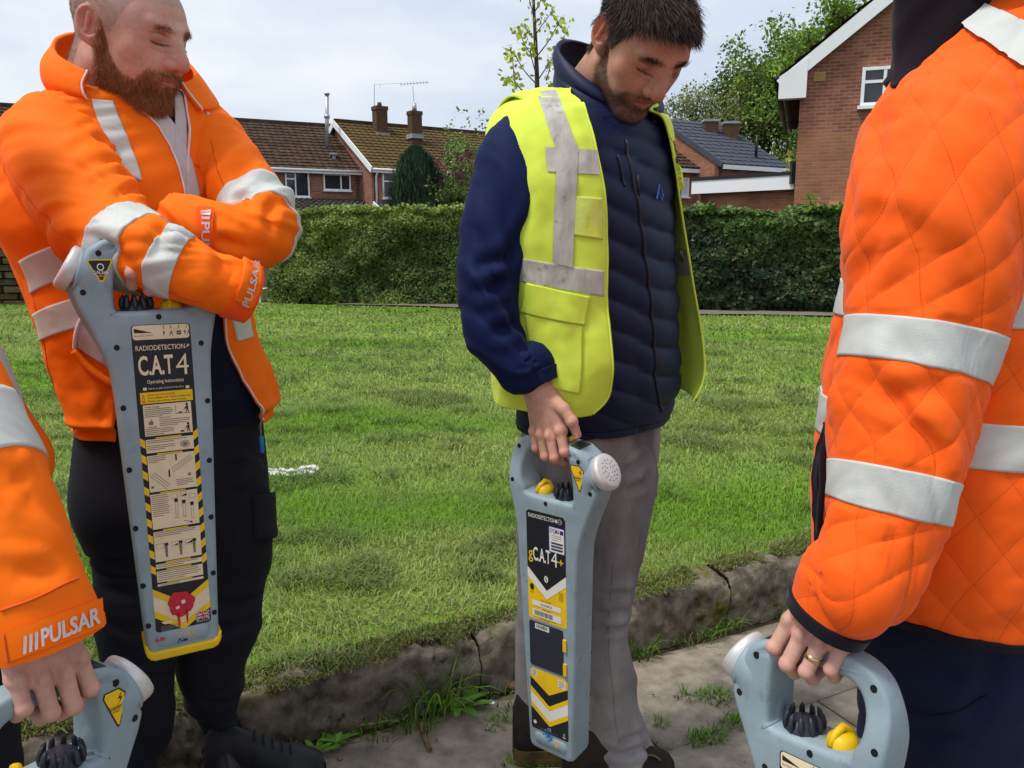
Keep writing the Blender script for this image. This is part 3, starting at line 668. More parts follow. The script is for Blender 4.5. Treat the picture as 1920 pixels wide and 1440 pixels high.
tree('broadleaf_tree', tloc(415, 60), 10, (0, 0, 7.2), (2.4, 2.4, 3.4), 2000, .22, [(.10, .14, .04), (.18, .23, .06)], 'hazy tree peeping over the dark roof ridge by the orange shoulder', .2, BG, 8, .6, 15)
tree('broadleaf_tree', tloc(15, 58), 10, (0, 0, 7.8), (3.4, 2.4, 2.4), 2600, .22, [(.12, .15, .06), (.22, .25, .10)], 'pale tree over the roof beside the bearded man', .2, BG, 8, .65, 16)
tree('yellow_shrub', tloc(1483, 24), 4.2, (0, 0, 3.0), (.42, .45, 1.5), 900, .15, [(.36, .40, .06), (.55, .52, .16)], 'tall yellow leaved shrub beside the brick gable corner', .05, None, 8, .45, 18, cat='shrub')
tree('slender_tree', tloc(862, 24), 4.6, (0, 0, 3.3), (.55, .5, 1.55), 1900, .10, [(.12, .20, .045), (.24, .35, .09)], 'slender pale green tree behind the navy sleeve', .05, None, 12, .5, 19)
tree('slender_tree', tloc(905, 22), 4.4, (0, 0, 3.3), (.32, .3, 1.3), 500, .08, [(.10, .16, .05), (.2, .28, .10)], 'sparse twiggy tree top just left of the yellow vest shoulder', .04, None, 10, .6, 20)
tree('flowering_shrub', tloc(862, 17.5), 3, (0, 0, 1.75), (.62, .55, 1.15), 3800, .085, [(.04, .075, .014), (.105, .155, .028)], 'dense green shrub with dark purple flower clusters above the hedge', .06, None, 10, .35, 22, cat='shrub')
fs = [o for o in bpy.data.objects if o.name.startswith('flowering_shrub')][0]
for k in range(30):
    p = at(820+80*rs.rand(), 285+60*rs.rand(), 17.0-.3*rs.rand()); n = 34; P = p+rs.randn(n, 3)*np.array((.025, .025, .05)); V, F = leafcloud(P, .035); mk('flower', V, F, m_leaf, fs, False, col=np.repeat(np.array((.13, .02, .055))*(.5+rs.rand(n))[:, None], 4, 0))['kind'] = 'stuff'
# dark conifer
def conifer(px_, Yd, top_py, bot_w, label):
    b = tloc(px_, Yd); H = at(px_, top_py, Yd)[2]; root = empty('conifer', b, label, 'tree'); mb = MB(); mb.tube([b, b+(0, 0, H*.9)], [.09, .02], 7); mb.build('trunk', m_bark, root, True)
    n = 9000; z = rs.rand(n); a = rs.rand(n)*6.283; prof = np.interp(z, [0, .3, .55, .8, .93, 1], [.95, 1, .95, .72, .42, .06]); r = bot_w*prof*(.72+.33*rs.rand(n))*(1+.16*np.sin(a*7+z*5)+.12*fbm(np.stack((a*3, z*7, a*0), 1), 2))
    P = b+np.stack((np.cos(a)*r, np.sin(a)*r, z*H), 1); L = .17; up = np.stack((np.cos(a)*.25, np.sin(a)*.25, np.ones(n)), 1)+rs.randn(n, 3)*.18; up /= np.linalg.norm(up, axis=1)[:, None]; sd = np.stack((-np.sin(a), np.cos(a), a*0), 1)*.028
    V = np.stack((P-sd, P+sd, P+up*L+sd*.2, P+up*L-sd*.2), 1).reshape(-1, 3); c = np.array((.035, .072, .036))*(.4+1.1*rs.rand(n))[:, None]
    mk('crown', V, np.arange(4*n).reshape(-1, 4), m_leaf, root, False, col=np.repeat(c, 4, 0))
conifer(786, 19, 284, .78, 'dark green cone shaped conifer in front of the second house')
# street sapling with fresh lime leaves
def sapling():
    Yd = 7.5; p = at(1003, 380, Yd); b = np.array((p[0], Yd, lawn_h(np.array(p[0]), np.array(Yd)))); root = empty('sapling', b, 'young sapling with fresh lime green leaves behind the man in the yellow vest', 'tree')
    q = lambda x, y, dy=0: at(x, y, Yd+dy)
    stem = np.array([b, q(1007, 300), q(1007, 165), q(1004, 80), q(1001, 20), q(998, -60), q(996, -140)]); mb = MB(); mb.tube(spline(stem, 30), np.linspace(.030, .006, 30), 7); mb.build('trunk', m_bark, root, True)
    br = [((1006, 158), (985, 135), (966, 105), (955, 92)), ((1005, 112), (986, 88), (975, 62), (968, 50)), ((1003, 74), (990, 58), (980, 48)), ((1006, 62), (1020, 42), (1038, 18)), ((1008, 104), (1030, 75), (1046, 45), (1052, 34)), ((1010, 148), (1035, 110), (1055, 75), (1066, 48)),
          ((1005, 140), (995, 100), (997, 80)), ((980, 172), (965, 152), (956, 145)), ((964, 152), (962, 120), (956, 88)), ((1024, 150), (1030, 130), (1028, 112)), ((1002, 30), (994, 5), (990, -30)), ((1004, 20), (1014, 0), (1018, -25)), ((985, 175), (975, 165), (955, 150), (950, 152)), ((1020, 175), (1033, 158), (1048, 150))]
    lf = []
    for k, pts in enumerate(br):
        P = spline(np.array([q(x, y, (i-.5)*(.16 if k % 2 else -.2)) for i, (x, y) in enumerate(pts)]), 9); mb = MB(); mb.tube(P, np.linspace(.006, .002, 9), 5); mb.build('branch', m_bark, root, True)
        for j in range(3, 9):
            for _ in range(4): lf.append(P[j]+rs.randn(3)*.028)
    for k in range(12): lf.append(stem[2]+(stem[4]-stem[2])*rs.rand()+rs.randn(3)*.05)
    m = None
    leaf = spline(np.array([(0, 0), (.35, .42), (.7, .3), (1, 0)]), 6)
    for k, p in enumerate(lf):
        L = .035+.028*rs.rand(); a = rs.randn(3); a /= np.linalg.norm(a); t = np.cross(a, rs.randn(3)); t /= np.linalg.norm(t); s_ = np.cross(a, t)
        up = leaf; V = [p+t*L*x+s_*L*.75*y+a*L*.12*abs(y)*4*.2 for x, y in up]+[p+t*L*x for x, y in up[1:-1]]+[p+t*L*x-s_*L*.75*y+a*L*.1*y for x, y in up[1:-1]]
        F = [(0, 1, 6), (1, 2, 7, 6), (2, 3, 8, 7), (3, 4, 9, 8), (4, 5, 9), (0, 6, 10), (6, 7, 11, 10), (7, 8, 12, 11), (8, 9, 13, 12), (9, 5, 13)]
        mk('leaf', V, F, m_leaf, root, True, col=np.tile(np.array((.42, .50, .035))*(.6+.7*rs.rand()), (14, 1)))
sapling()

# ------------------------------------------------------------------ houses
def brick_mat(name, c1, c2, mortar, scale=1.):
    m = bpy.data.materials.new(name); m.use_nodes = True; n, l = m.node_tree.nodes, m.node_tree.links; b = n['Principled BSDF']; b.inputs['Roughness'].default_value = .9
    uv = n.new('ShaderNodeUVMap'); br = n.new('ShaderNodeTexBrick'); br.inputs['Color1'].default_value = c1; br.inputs['Color2'].default_value = c2; br.inputs['Mortar'].default_value = mortar
    br.inputs['Scale'].default_value = 1; br.inputs['Brick Width'].default_value = .225*scale; br.inputs['Row Height'].default_value = .075*scale; br.inputs['Mortar Size'].default_value = .010*scale; br.inputs['Bias'].default_value = -.1
    nz = n.new('ShaderNodeTexNoise'); nz.inputs['Scale'].default_value = 1.6; nz.inputs['Detail'].default_value = 8
    mx = n.new('ShaderNodeMix'); mx.data_type = 'RGBA'; mx.blend_type = 'OVERLAY'; mx.inputs['Factor'].default_value = .55
    bp = n.new('ShaderNodeBump'); bp.inputs['Distance'].default_value = .01; bp.inputs['Strength'].default_value = .6; bp.invert = True
    l.new(uv.outputs['UV'], br.inputs['Vector']); l.new(uv.outputs['UV'], nz.inputs['Vector']); l.new(br.outputs['Color'], mx.inputs['A']); l.new(nz.outputs['Fac'], mx.inputs['B']); l.new(mx.outputs['Result'], b.inputs['Base Color'])
    l.new(br.outputs['Fac'], bp.inputs['Height']); l.new(bp.outputs['Normal'], b.inputs['Normal']); return m
m_brick = brick_mat('red_brick', C(128, 74, 56), C(158, 98, 76), C(150, 128, 110))
m_brick2 = brick_mat('dark_brick', C(134, 76, 54), C(164, 102, 76), C(152, 126, 106))
m_brick3 = brick_mat('tan_brick', C(146, 94, 64), C(166, 110, 78), C(150, 116, 90))
m_tile = mat('brown_roof_tile', C(92, 72, 58), .9, .15, color2=C(58, 46, 38), var_scale=2.2, bump=.5, bump_scale=30, detail=8)
m_moss = mat('mossy_roof_tile', C(84, 66, 50), .9, .15, color2=C(100, 84, 44), var_scale=1.1, bump=.5, bump_scale=30, detail=8)
m_slate = mat('grey_roof_tile', C(72, 76, 86), .8, .2, var=.15, var_scale=3)
m_grey_tile = mat('weathered_roof_tile', C(104, 96, 90), .9, .15, color2=C(72, 66, 62), var_scale=3)
m_glass = mat('window_glass', C(40, 48, 52), .06, .6, var=.3, var_scale=1.5)
m_curtain = mat('net_curtain', C(206, 210, 214), .8, .2, var=.15, var_scale=6, stretch=(9, 9, 1))
m_metal = mat('galvanised_metal', C(176, 182, 188), .4, .5, metal=.6)
m_lead = mat('lead_flashing', C(150, 154, 158), .6, .3, var=.15)
m_black = mat('black_plastic', C(30, 31, 34), .5, .4)
m_ochre = mat('ochre_vent', C(186, 150, 96), .8, .2)
UPV = np.array((0, 0, 1.))
def wall(name, a, b, z0, z1, m, parent, top=None, off=0):
    """upright wall with brick uv; top = optional list of (fraction, z) for a gable outline"""
    a = np.asarray(a, float); b = np.asarray(b, float); L = np.linalg.norm(b-a); d = (b-a)/L; pts = [(0, z0), (L, z0)]+([(L*f, z) for f, z in top] if top else [(L, z1), (0, z1)])
    nrm = np.array((d[1], -d[0])); V = [(*(a+d*s), z) for s, z in pts]+[(*(a+d*s-nrm*.24), z) for s, z in pts]; k = len(pts)
    F = [tuple(range(k)), tuple(range(2*k-1, k-1, -1))]+[(i, k+i, k+(i+1) % k, (i+1) % k) for i in range(k)]
    return mk(name, V, F, m, parent, False, uv=[p for p in pts]*2)
def tile_roof(name, e0, e1, r0, r1, m, parent, rows_, tw=.33, bumpy=.03, seed=0):
    """stepped courses of tiles between eave e0-e1 and ridge r0-r1, every course made of single tiles"""
    r = np.random.RandomState(seed); e0, e1, r0, r1 = [np.asarray(q, float) for q in (e0, e1, r0, r1)]; nrm = np.cross(e1-e0, r0-e0); nrm /= np.linalg.norm(nrm)
    if nrm[2] < 0: nrm = -nrm
    nt = max(2, int(np.linalg.norm(e1-e0)/tw)); V = []; F = []; k = 0
    for i in range(rows_):
        f0, f1 = i/rows_, (i+1.12)/rows_
        for j in range(nt):
            u0, u1 = (j+.03)/nt, (j+.97)/nt; P = lambda u, f: (e0*(1-u)+e1*u)*(1-f)+(r0*(1-u)+r1*u)*f
            z = r.uniform(0, .012); hb = bumpy*2.2
            um = (u0+u1)/2
            V += [P(u0, f0)+nrm*(hb+z), P(um, f0)+nrm*(hb*.55+z), P(u1, f0)+nrm*(hb+z), P(u1, f1)+nrm*.012, P(um, f1)+nrm*.0, P(u0, f1)+nrm*.012, P(u0, f0)-nrm*.02, P(um, f0)-nrm*.03, P(u1, f0)-nrm*.02]
            F += [(k, k+1, k+4, k+5), (k+1, k+2, k+3, k+4), (k, k+6, k+7, k+1), (k+1, k+7, k+8, k+2)]; k += 9
    o = mk(name, V, F, m, parent, False); o['kind'] = 'stuff'
    th = .1; c = [e0, e1, r1, r0]; V2 = [q-nrm*.035 for q in c]+[q-nrm*(.035+th) for q in c]; mk('roof_deck', V2, [(0, 1, 2, 3), (7, 6, 5, 4), (0, 4, 5, 1), (1, 5, 6, 2), (2, 6, 7, 3), (3, 7, 4, 0)], m_tile if m is not m_slate else m_slate, o, False)
    return o
def beam(name, a, b, w, h, m, parent, nrm=(0, -1, 0)):
    """a straight board from a to b, w thick along nrm, h high"""
    a = np.asarray(a, float); b = np.asarray(b, float); n = np.asarray(nrm, float); n /= np.linalg.norm(n); d = (b-a)/np.linalg.norm(b-a); u = np.cross(d, n); u /= np.linalg.norm(u)
    V = [p+n*i*w/2+u*j*h/2 for p in (a, b) for i in (-1, 1) for j in (-1, 1)]; return mk(name, V, [(0, 1, 3, 2), (4, 6, 7, 5), (0, 4, 5, 1), (2, 3, 7, 6), (0, 2, 6, 4), (1, 5, 7, 3)], m, parent, False)
def window(parent, O, d, x0, x1, z0, z1, splits, tops=(), curtain=False, nrm=None):
    """frame, mullions, panes set on the wall line O + d*x; splits = mullion fractions; tops = (i, frac) transoms in light i"""
    d = np.asarray(d, float); n = np.array((d[1], -d[0])) if nrm is None else np.asarray(nrm)
    wn = empty('window', (0, 0, 0)); wn.parent = parent; wn.matrix_parent_inverse = Matrix.Translation(-parent.location); f = .065
    def bx(nm, a, b, c, e, m, o0, o1):
        mb = MB(); V = [(*(O+d*x+n*o), z) for o in (o0, o1) for x in (a, b) for z in (c, e)]
        mb.add(V, [(0, 1, 3, 2), (4, 6, 7, 5), (0, 4, 5, 1), (2, 3, 7, 6), (0, 2, 6, 4), (1, 5, 7, 3)]); return mb.build(nm, m, wn)
    O = np.asarray(O, float)
    for nm, a, b, c, e in (('frame', x0, x1, z0, z0+f), ('frame', x0, x1, z1-f, z1), ('frame', x0, x0+f, z0+f, z1-f), ('frame', x1-f, x1, z0+f, z1-f)): bx(nm, a, b, c, e, m_pvc, .0, .09)
    xs_ = [x0+f]+[x0+(x1-x0)*s for s in splits]+[x1-f]
    for s in splits: bx('mullion', x0+(x1-x0)*s-.03, x0+(x1-x0)*s+.03, z0+f, z1-f, m_pvc, .0, .085)
    for i in range(len(xs_)-1): bx('pane', xs_[i]+.01, xs_[i+1]-.01, z0+f, z1-f, m_curtain if curtain and i == len(xs_)-2 else m_glass, .012, .03)
    for i, fr in tops: zt = z0+(z1-z0)*fr; bx('transom', xs_[i], xs_[i+1], zt-.03, zt+.03, m_pvc, .0, .088)
    bx('sill', x0-.05, x1+.05, z0-.07, z0, m_pvc, .0, .16)
def cyl(name, a, b, r, m, parent, n=10): mb = MB(); mb.tube([a, b], [r, r], n); return mb.build(name, m, parent, True)
def P3(p2, z): return np.array((p2[0], p2[1], z))
def house1():
    O = np.array((-7.85, 42.4)); L = np.array((-.894, -.447)); D = np.array((-.447, .894)); root = empty('terraced_house', P3(O, 0), 'long brick house with plain dark brown tiled roof and lean-to', 'house')
    n = np.array((.447, -.894)); ze, zr, dp, LL = 4.85, 7.35, 4.1, 17
    wall('wall', O+L*LL, O, 0, ze, m_brick, root); wall('gable_wall', O, O+D*dp*2, 0, ze, m_brick, root, top=[(1, ze), (.5, zr-.1), (0, ze)])
    ov = .35; A = O-L*.12
    tile_roof('roof', P3(A+L*(LL+.2)-D*ov, ze-.18), P3(A-D*ov, ze-.18), P3(A+L*(LL+.2)+D*dp, zr), P3(A+D*dp, zr), m_tile, root, 15, seed=1)
    tile_roof('roof', P3(A+L*(LL+.2)+D*(2*dp+ov), ze-.18), P3(A+D*(2*dp+ov), ze-.18), P3(A+L*(LL+.2)+D*dp, zr), P3(A+D*dp, zr), m_tile, root, 8, seed=2)
    beam('ridge_tiles', P3(A+L*(LL+.2)+D*dp, zr+.06), P3(A+D*dp, zr+.06), .24, .16, m_tile, root, (0, 0, 1))
    beam('fascia', P3(A+L*LL-D*ov, ze-.25), P3(A-D*ov, ze-.25), .04, .2, m_white, root, (*n, 0)); cyl('gutter', P3(A+L*LL-D*(ov+.07), ze-.2), P3(A-D*(ov+.07), ze-.2), .055, m_white, root)
    # openings laid out from the photograph
    def wx(px_):                       # wall coordinate of a photo column
        k = (px_-960)/FPX/1.035; den = (-L[1]*k+L[0]); return (O[1]*k-O[0])/den
    Ow = O+n*.0; dd = L
    for x0p, x1p, z0, z1, sp, tp in ((532, 577, 3.35, 4.62, [.42], [(0, .68)]), (604, 655, 3.72, 4.52, [.64], [])):
        a, b = sorted((wx(x0p), wx(x1p))); window(root, O+L*b, -L, 0, b-a, z0, z1, sp, tp, nrm=n)
    # lean-to roof before the ground floor
    a, b = wx(676), wx(420); f0, f1 = O+L*a, O+L*b
    tile_roof('lean_to_roof', P3(f1+n*2.6, 2.55), P3(f0+n*2.6-L*.9, 2.42), P3(f1, 3.28), P3(f0, 3.28), m_grey_tile, root, 8, .3, .05, 5)
    wall('lean_to_wall', f1+n*2.4, f0+n*2.4-L*.8, 0, 2.4, m_brick, root); wall('lean_to_wall', f0+n*2.4-L*.8, f0, 0, 2.4, m_brick, root)
    p = P3(A+D*.8, ze+.42)+P3(L*1.2, 0); mb = MB(); mb.tube([p, p+(0, 0, .35)], [.1, .1], 8); mb.box(p-(.2, .2, -.28), p+(.2, .2, .36)); mb.build('roof_vent', m_lead, root)
house1()
def house2():
    O = np.array((-6.87, 40.9)); A = np.array((.839, .545)); D = np.array((-.545, .839)); n = -D; root = empty('gabled_house', P3(O, 0), 'brick house with mossy brown roof, white bargeboards and two chimneys', 'house')
    ze, zr, dp, LL = 4.85, 7.45, 4.6, 9.5
    wall('wall', O, O+A*LL, 0, ze, m_brick2, root); wall('gable_wall', O+D*dp*2, O, 0, ze, m_brick, root, top=[(1, ze), (.5, zr-.08), (0, ze)]); wall('gable_wall', O+A*LL, O+A*LL+D*dp*2, 0, ze, m_brick, root, top=[(1, ze), (.5, zr-.08), (0, ze)])
    S = O-A*.18; E = O+A*(LL+.2); ov = .3
    tile_roof('roof', P3(S-D*ov, ze-.15), P3(E-D*ov, ze-.15), P3(S+D*dp, zr), P3(E+D*dp, zr), m_moss, root, 15, seed=7); tile_roof('roof', P3(S+D*(2*dp+ov), ze-.15), P3(E+D*(2*dp+ov), ze-.15), P3(S+D*dp, zr), P3(E+D*dp, zr), m_moss, root, 8, seed=8)
    beam('ridge_tiles', P3(S+D*dp, zr+.06), P3(E+D*dp, zr+.06), .24, .16, m_tile, root, (0, 0, 1))
    Sb = S-A*.05
    beam('bargeboard', P3(Sb-D*ov, ze-.22), P3(Sb+D*dp, zr-.06), .05, .3, m_white, root, (*A, 0)); beam('bargeboard', P3(Sb+D*(2*dp+ov), ze-.22), P3(Sb+D*dp, zr-.06), .05, .3, m_white, root, (*A, 0))
    beam('fascia', P3(S-D*ov, ze-.24), P3(E-D*ov, ze-.24), .04, .2, m_white, root, (*n, 0)); cyl('gutter', P3(S-D*(ov+.07), ze-.19), P3(E-D*(ov+.07), ze-.19), .055, m_white, root)
    mb = MB(); mb.tube([P3(O-D*.3+A*.1, ze-.25), P3(O-D*.1+A*.1, ze-.5), P3(O-D*.08+A*.1, 2.4)], [.05, .05, .05], 8); mb.build('downpipe', m_white, root, True)
    window(root, O, A, .45, 2.3, 3.3, 4.55, [.42], [(0, .66)], True, nrm=n)
    a = O+A*.0; tile_roof('porch_roof', P3(a+n*1.4, 2.5), P3(a+n*1.4+A*4, 2.5), P3(a, 3.1), P3(a+A*4, 3.1), m_slate, root, 5, .3, .03, 9); beam('porch_bargeboard', P3(a+n*1.4-A*.06, 2.45), P3(a-A*.06, 3.03), .05, .22, m_white, root, (*A, 0))
    wall('porch_wall', a, a+n*1.3, 0, 2.5, m_brick2, root, top=[(1, 2.45), (0, 3.0)])
    for (px_, py0, py1, wd, pot) in ((713, 200, 246, .72, False), (778, 209, 248, .68, True)):
        Yd = 45.3; b = at(px_, py1, Yd); t = at(px_, py0, Yd); ch = MB(); w_ = wd/2; bz = b[2]-.9
        M_ = Matrix.Translation((b[0], Yd, 0))@Matrix.Rotation(math.atan2(A[1], A[0]), 4, 'Z'); ch.box((-w_*.9, -w_*.8, bz), (w_*.9, w_*.8, t[2]-.2), 0, M_); ch.box((-w_, -w_*.9, t[2]-.2), (w_, w_*.9, t[2]), 0, M_)
        o = ch.build('chimney', m_chim, root); c2 = MB(); c2.box((-w_*1.05, -w_*1.1, bz+.55), (w_*1.05, w_*1.1, b[2]-.12), 0, M_); c2.build('flashing', m_lead, o)
        pb = MB(); pb.tube([(b[0], Yd, t[2]), (b[0], Yd, t[2]+(.42 if pot else .22))], [.13, .11], 10); pb.build('chimney_pot', m_metal if pot else m_moss, o, True)
        # aerial
        if not pot:
            top = at(702, 158, Yd); ab = MB(); ab.tube([P3((b[0]-.35, Yd), b[2]-.2), top], [.022, .018], 5); ab.tube([top, at(752, 156, Yd-.4)], [.012, .012], 4); ab.tube([at(712, 158, Yd), at(712, 164, Yd)], [.01, .01], 4)
        else:
            top = at(774, 162, Yd); ab = MB(); ab.tube([P3((b[0], Yd), t[2]), top], [.022, .018], 5); ab.tube([at(751, 158, Yd-.3), at(804, 154, Yd+.3)], [.014, .014], 4)
            for k in range(9):
                q = at(752+k*6, 158-.45*k, Yd); ab.tube([q-(0, .25, 0), q+(0, .25, 0)], [.008, .008], 4); ab.tube([q-(0, 0, .1), q+(0, 0, .1)], [.008, .008], 4)
        ab.build('aerial', m_metal, o)
    fl = MB(); Yf = 43.6; fl.tube([at(613, 275, Yf), at(613, 178, Yf)], [.1, .1], 10); fl.tube([at(613, 215, Yf), at(613, 222, Yf)], [.15, .15], 10); fl.tube([at(613, 178, Yf), at(613, 174, Yf)], [.14, .14], 10); fl.build('flue_pipe', m_metal, root, True)
m_chim = mat('chimney_brick', C(104, 76, 62), .95, .1, color2=C(78, 66, 50), var_scale=6, bump=.6, bump_scale=30)
house2()
def house3():
    # grey roofed pair: eave from the photograph at 4.8 m
    e0 = ground(1356, 309, 4.7); e1 = ground(1482, 317, 4.7); A = (e1-e0)[:2]; LL = np.linalg.norm(A); A /= LL; D = np.array((-A[1], A[0])); n = -D; O = e0[:2]
    root = empty('grey_roofed_house', P3(O, 0), 'distant brick house with dark grey tiled roof and two chimneys', 'house'); dp, zr = 4.8, 7.4
    wall('wall', O+D*.3, O+D*.3+A*LL, 0, 4.7, m_brick2, root); wall('gable_wall', O+D*dp*2, O+D*.3, 0, 4.7, m_brick2, root, top=[(1, 4.7), (.5, zr-.1), (0, 4.7)])
    tile_roof('roof', P3(O, 4.75), P3(O+A*LL, 4.75), P3(O+D*dp, zr), P3(O+A*LL+D*dp, zr), m_slate, root, 12, .45, .02, 11); beam('bargeboard', P3(O-A*.06, 4.7), P3(O+D*dp-A*.06, zr-.05), .06, .24, m_slate, root, (*A, 0)); beam('bargeboard', P3(O-A*.06+D*dp*2, 4.7), P3(O+D*dp-A*.06, zr-.05), .06, .24, m_white, root, (*A, 0))
    beam('fascia', P3(O, 4.62), P3(O+A*LL, 4.62), .05, .2, m_white, root, (*n, 0))
    window(root, O+D*.3, A, 1.6, 3.6, 3.3, 4.35, [.4], [], True, nrm=n); window(root, O+D*.3, A, 4.3, 5.0, 3.3, 4.35, [], [], nrm=n)
    for px_, py0, py1 in ((1331, 229, 256), (1369, 233, 258)):
        Yd = O[1]+4.6; b = at(px_, py1, Yd); t = at(px_, py0, Yd); ch = MB(); ch.box((b[0]-.36, Yd-.3, b[2]-1.2), (b[0]+.36, Yd+.3, t[2])); o = ch.build('chimney', m_chim, root); c2 = MB(); c2.box((b[0]-.4, Yd-.34, t[2]), (b[0]+.4, Yd+.34, t[2]+.12)); c2.build('chimney_cap', m_lead, o)
    v = at(1418, 283, O[1]+2.3); cyl('vent_pipe', v-(0, 0, .3), v+(0, 0, .75), .07, m_black, root)
    # lower brown roof before it
    f0 = ground(1225, 313, 4.6); f1 = ground(1368, 321, 4.6); A2 = (f1-f0)[:2]; L2 = np.linalg.norm(A2); A2 /= L2; D2 = np.array((-A2[1], A2[0]))
    r2 = empty('brown_roofed_house', f0*(1, 1, 0), 'brick house with brown tiled roof half hidden by the yellow vest', 'house')
    wall('wall', f0[:2]+D2*.3, f0[:2]+D2*.3+A2*(L2-.2), 0, 4.6, m_brick2, r2); tile_roof('roof', f0+(0, 0, .05), f1+(0, 0, .05), P3(f0[:2]+D2*4, 6.9), P3(f1[:2]+D2*4, 6.9), m_tile, r2, 12, .33, .03, 13)
    wall('gable_wall', f1[:2]+D2*.3-A2*.2, f1[:2]+D2*8-A2*.2, 0, 4.6, m_brick2, r2, top=[(1, 4.6), (.5, 6.8), (0, 4.6)])
    beam('fascia', f0-(0, 0, .08), f1-(0, 0, .08), .05, .18, m_white, r2, (*(-D2), 0)); window(r2, f0[:2]+D2*.3, A2, L2-4.2, L2-2.4, 3.3, 4.2, [.5], [], True, nrm=-D2)
house3()
def house4():
    Yg = 18.35; c = at(1503, 140, Yg); x0, ze = c[0], c[2]+.32; A = np.array((.94, -.34)); A /= np.linalg.norm(A); D = np.array((-A[1], A[0])); n = -D; O = np.array((x0, Yg)); root = empty('gable_end_house', (x0, Yg, 0), 'big red brick gable end with white bargeboard and ochre air vent', 'house')
    hw = 4.3; sl = .80; zr = ze+hw*sl; dp = 9; zc = at(1500, 250, Yg)[2]
    wall('gable_wall', O, O+A*2*hw, zc, ze, m_brick2, root, top=[(1, ze), (.5, zr), (0, ze)]); wall('lower_wall', O+n*.006, O+A*2*hw+n*.006, 0, zc, m_brick3, root); wall('side_wall', O+D*dp+A*.004, O+D*.26+A*.004, 0, ze, m_brick2, root)
    S = O+n*.16; e = .42
    P = lambda a, d, z: P3(O+A*a+D*d, z)
    tile_roof('roof', P(-e, -.16, ze-e*sl), P(-e, dp, ze-e*sl), P(hw, -.16, zr), P(hw, dp, zr), m_tile, root, 16, .33, .03, 21); tile_roof('roof', P(2*hw+e, -.16, ze-e*sl), P(2*hw+e, dp, ze-e*sl), P(hw, -.16, zr), P(hw, dp, zr), m_tile, root, 10, .5, .03, 22)
    k = math.hypot(1, sl); dz = -.17*k
    beam('bargeboard', P(-e, -.20, ze-e*sl+dz), P(hw, -.20, zr+dz), .05, .27, m_white, root, (*n, 0)); beam('bargeboard', P(2*hw+e, -.20, ze-e*sl+dz), P(hw, -.20, zr+dz), .05, .27, m_white, root, (*n, 0))
    q = [(-e-.03, ze-e*sl-.04), (-e-.03, ze-e*sl-.50), (.12, ze-e*sl-.50), (.12, ze-.02)]; V = [P(a_, -.235, z) for a_, z in q]+[P(a_, -.01, z) for a_, z in q]; mk('box_end', V, [(0, 1, 2, 3), (7, 6, 5, 4), (0, 4, 5, 1), (1, 5, 6, 2), (2, 6, 7, 3), (3, 7, 4, 0)], m_white, root, False)
    cyl('gutter', P(-e-.1, -.1, ze-e*sl-.04), P(-e-.1, dp, ze-e*sl-.04), .06, m_black, root)
    def wcoord(px_, py_):                    # (along, z) on the gable plane at a photo pixel
        dx, dy = (px_-960)/FPX, -(py_-720)/FPX; d = np.array((dx, CP+dy*SP)); t = (O@D)/(d@D); return (d*t-O)@A, CAM_H+t*(-SP+dy*CP)
    a_, z = wcoord(1537, 144); mb = MB(); M_ = Matrix.Translation((x0, Yg, 0))@Matrix.Rotation(math.atan2(A[1], A[0]), 4, 'Z')
    for i in range(6): mb.box((a_-.11, -.035, z-.09+i*.03), (a_+.11, -.012, z-.07+i*.03), 0, M_)
    mb.box((a_-.12, -.02, z-.1), (a_+.12, .02, z+.1), 0, M_); mb.build('air_vent', m_ochre, root)
    a_, z = wcoord(1564, 384); mb = MB(); mb.box((a_-.11, -.03, z-.07), (a_+.11, .02, z+.07), 0, M_); mb.build('air_brick', m_ochre, root)
    (w0, z0), (w1, z1) = wcoord(1612, 200), wcoord(1705, 122); window(root, O, A, w0, w1, z0, z1, [.5], [(0, .62)], nrm=n)
    # flat roofed extension
    f1 = ground(1491, 326, 2.72); f0 = ground(1298, 338, 2.72); A = (f1-f0)[:2]; LL = np.linalg.norm(A); A /= LL; n = np.array((A[1], -A[0])); E = empty('flat_roofed_extension', f0*(1, 1, 0), 'low brick extension with a wide white fascia beside the gable', 'building')
    O = f0[:2]-n*.22; wall('wall', O+A*.12, O+A*(LL+.4), 0, 2.42, m_brick3, E); wall('side_wall', O+A*.12-n*6, O+A*.12, 0, 2.42, m_brick3, E)
    beam('fascia', P3(f0[:2], 2.55), P3(f1[:2], 2.55), .05, .34, m_white, E, (*n, 0)); beam('roof_edge', P3(f0[:2]-A*.03, 2.74), P3(f1[:2]+A*.02, 2.74), .09, .08, m_black, E, (*n, 0)); beam('fascia', P3(f0[:2]-n*6, 2.55), P3(f0[:2]-n*.03, 2.55), .05, .34, m_white, E, (*A, 0))
    mk('flat_roof', [P3(f0[:2]-n*.05, 2.70), P3(f1[:2]-n*.05, 2.70), P3(f1[:2]-n*6, 2.70), P3(f0[:2]-n*6, 2.70)], [(0, 1, 2, 3)], m_black, E)
    t = ground(1490, 326, 2.72); mb = MB(); mb.box((t[0]-.10, t[1]-.1, 2.5), (t[0]+.06, t[1]+.05, 2.95)); mb.tube([(t[0]-.02, t[1]-.02, 2.9), (t[0]-.02, t[1]-.02, 3.0)], [.09, .09], 8); mb.build('hopper', m_black, E)
house4()
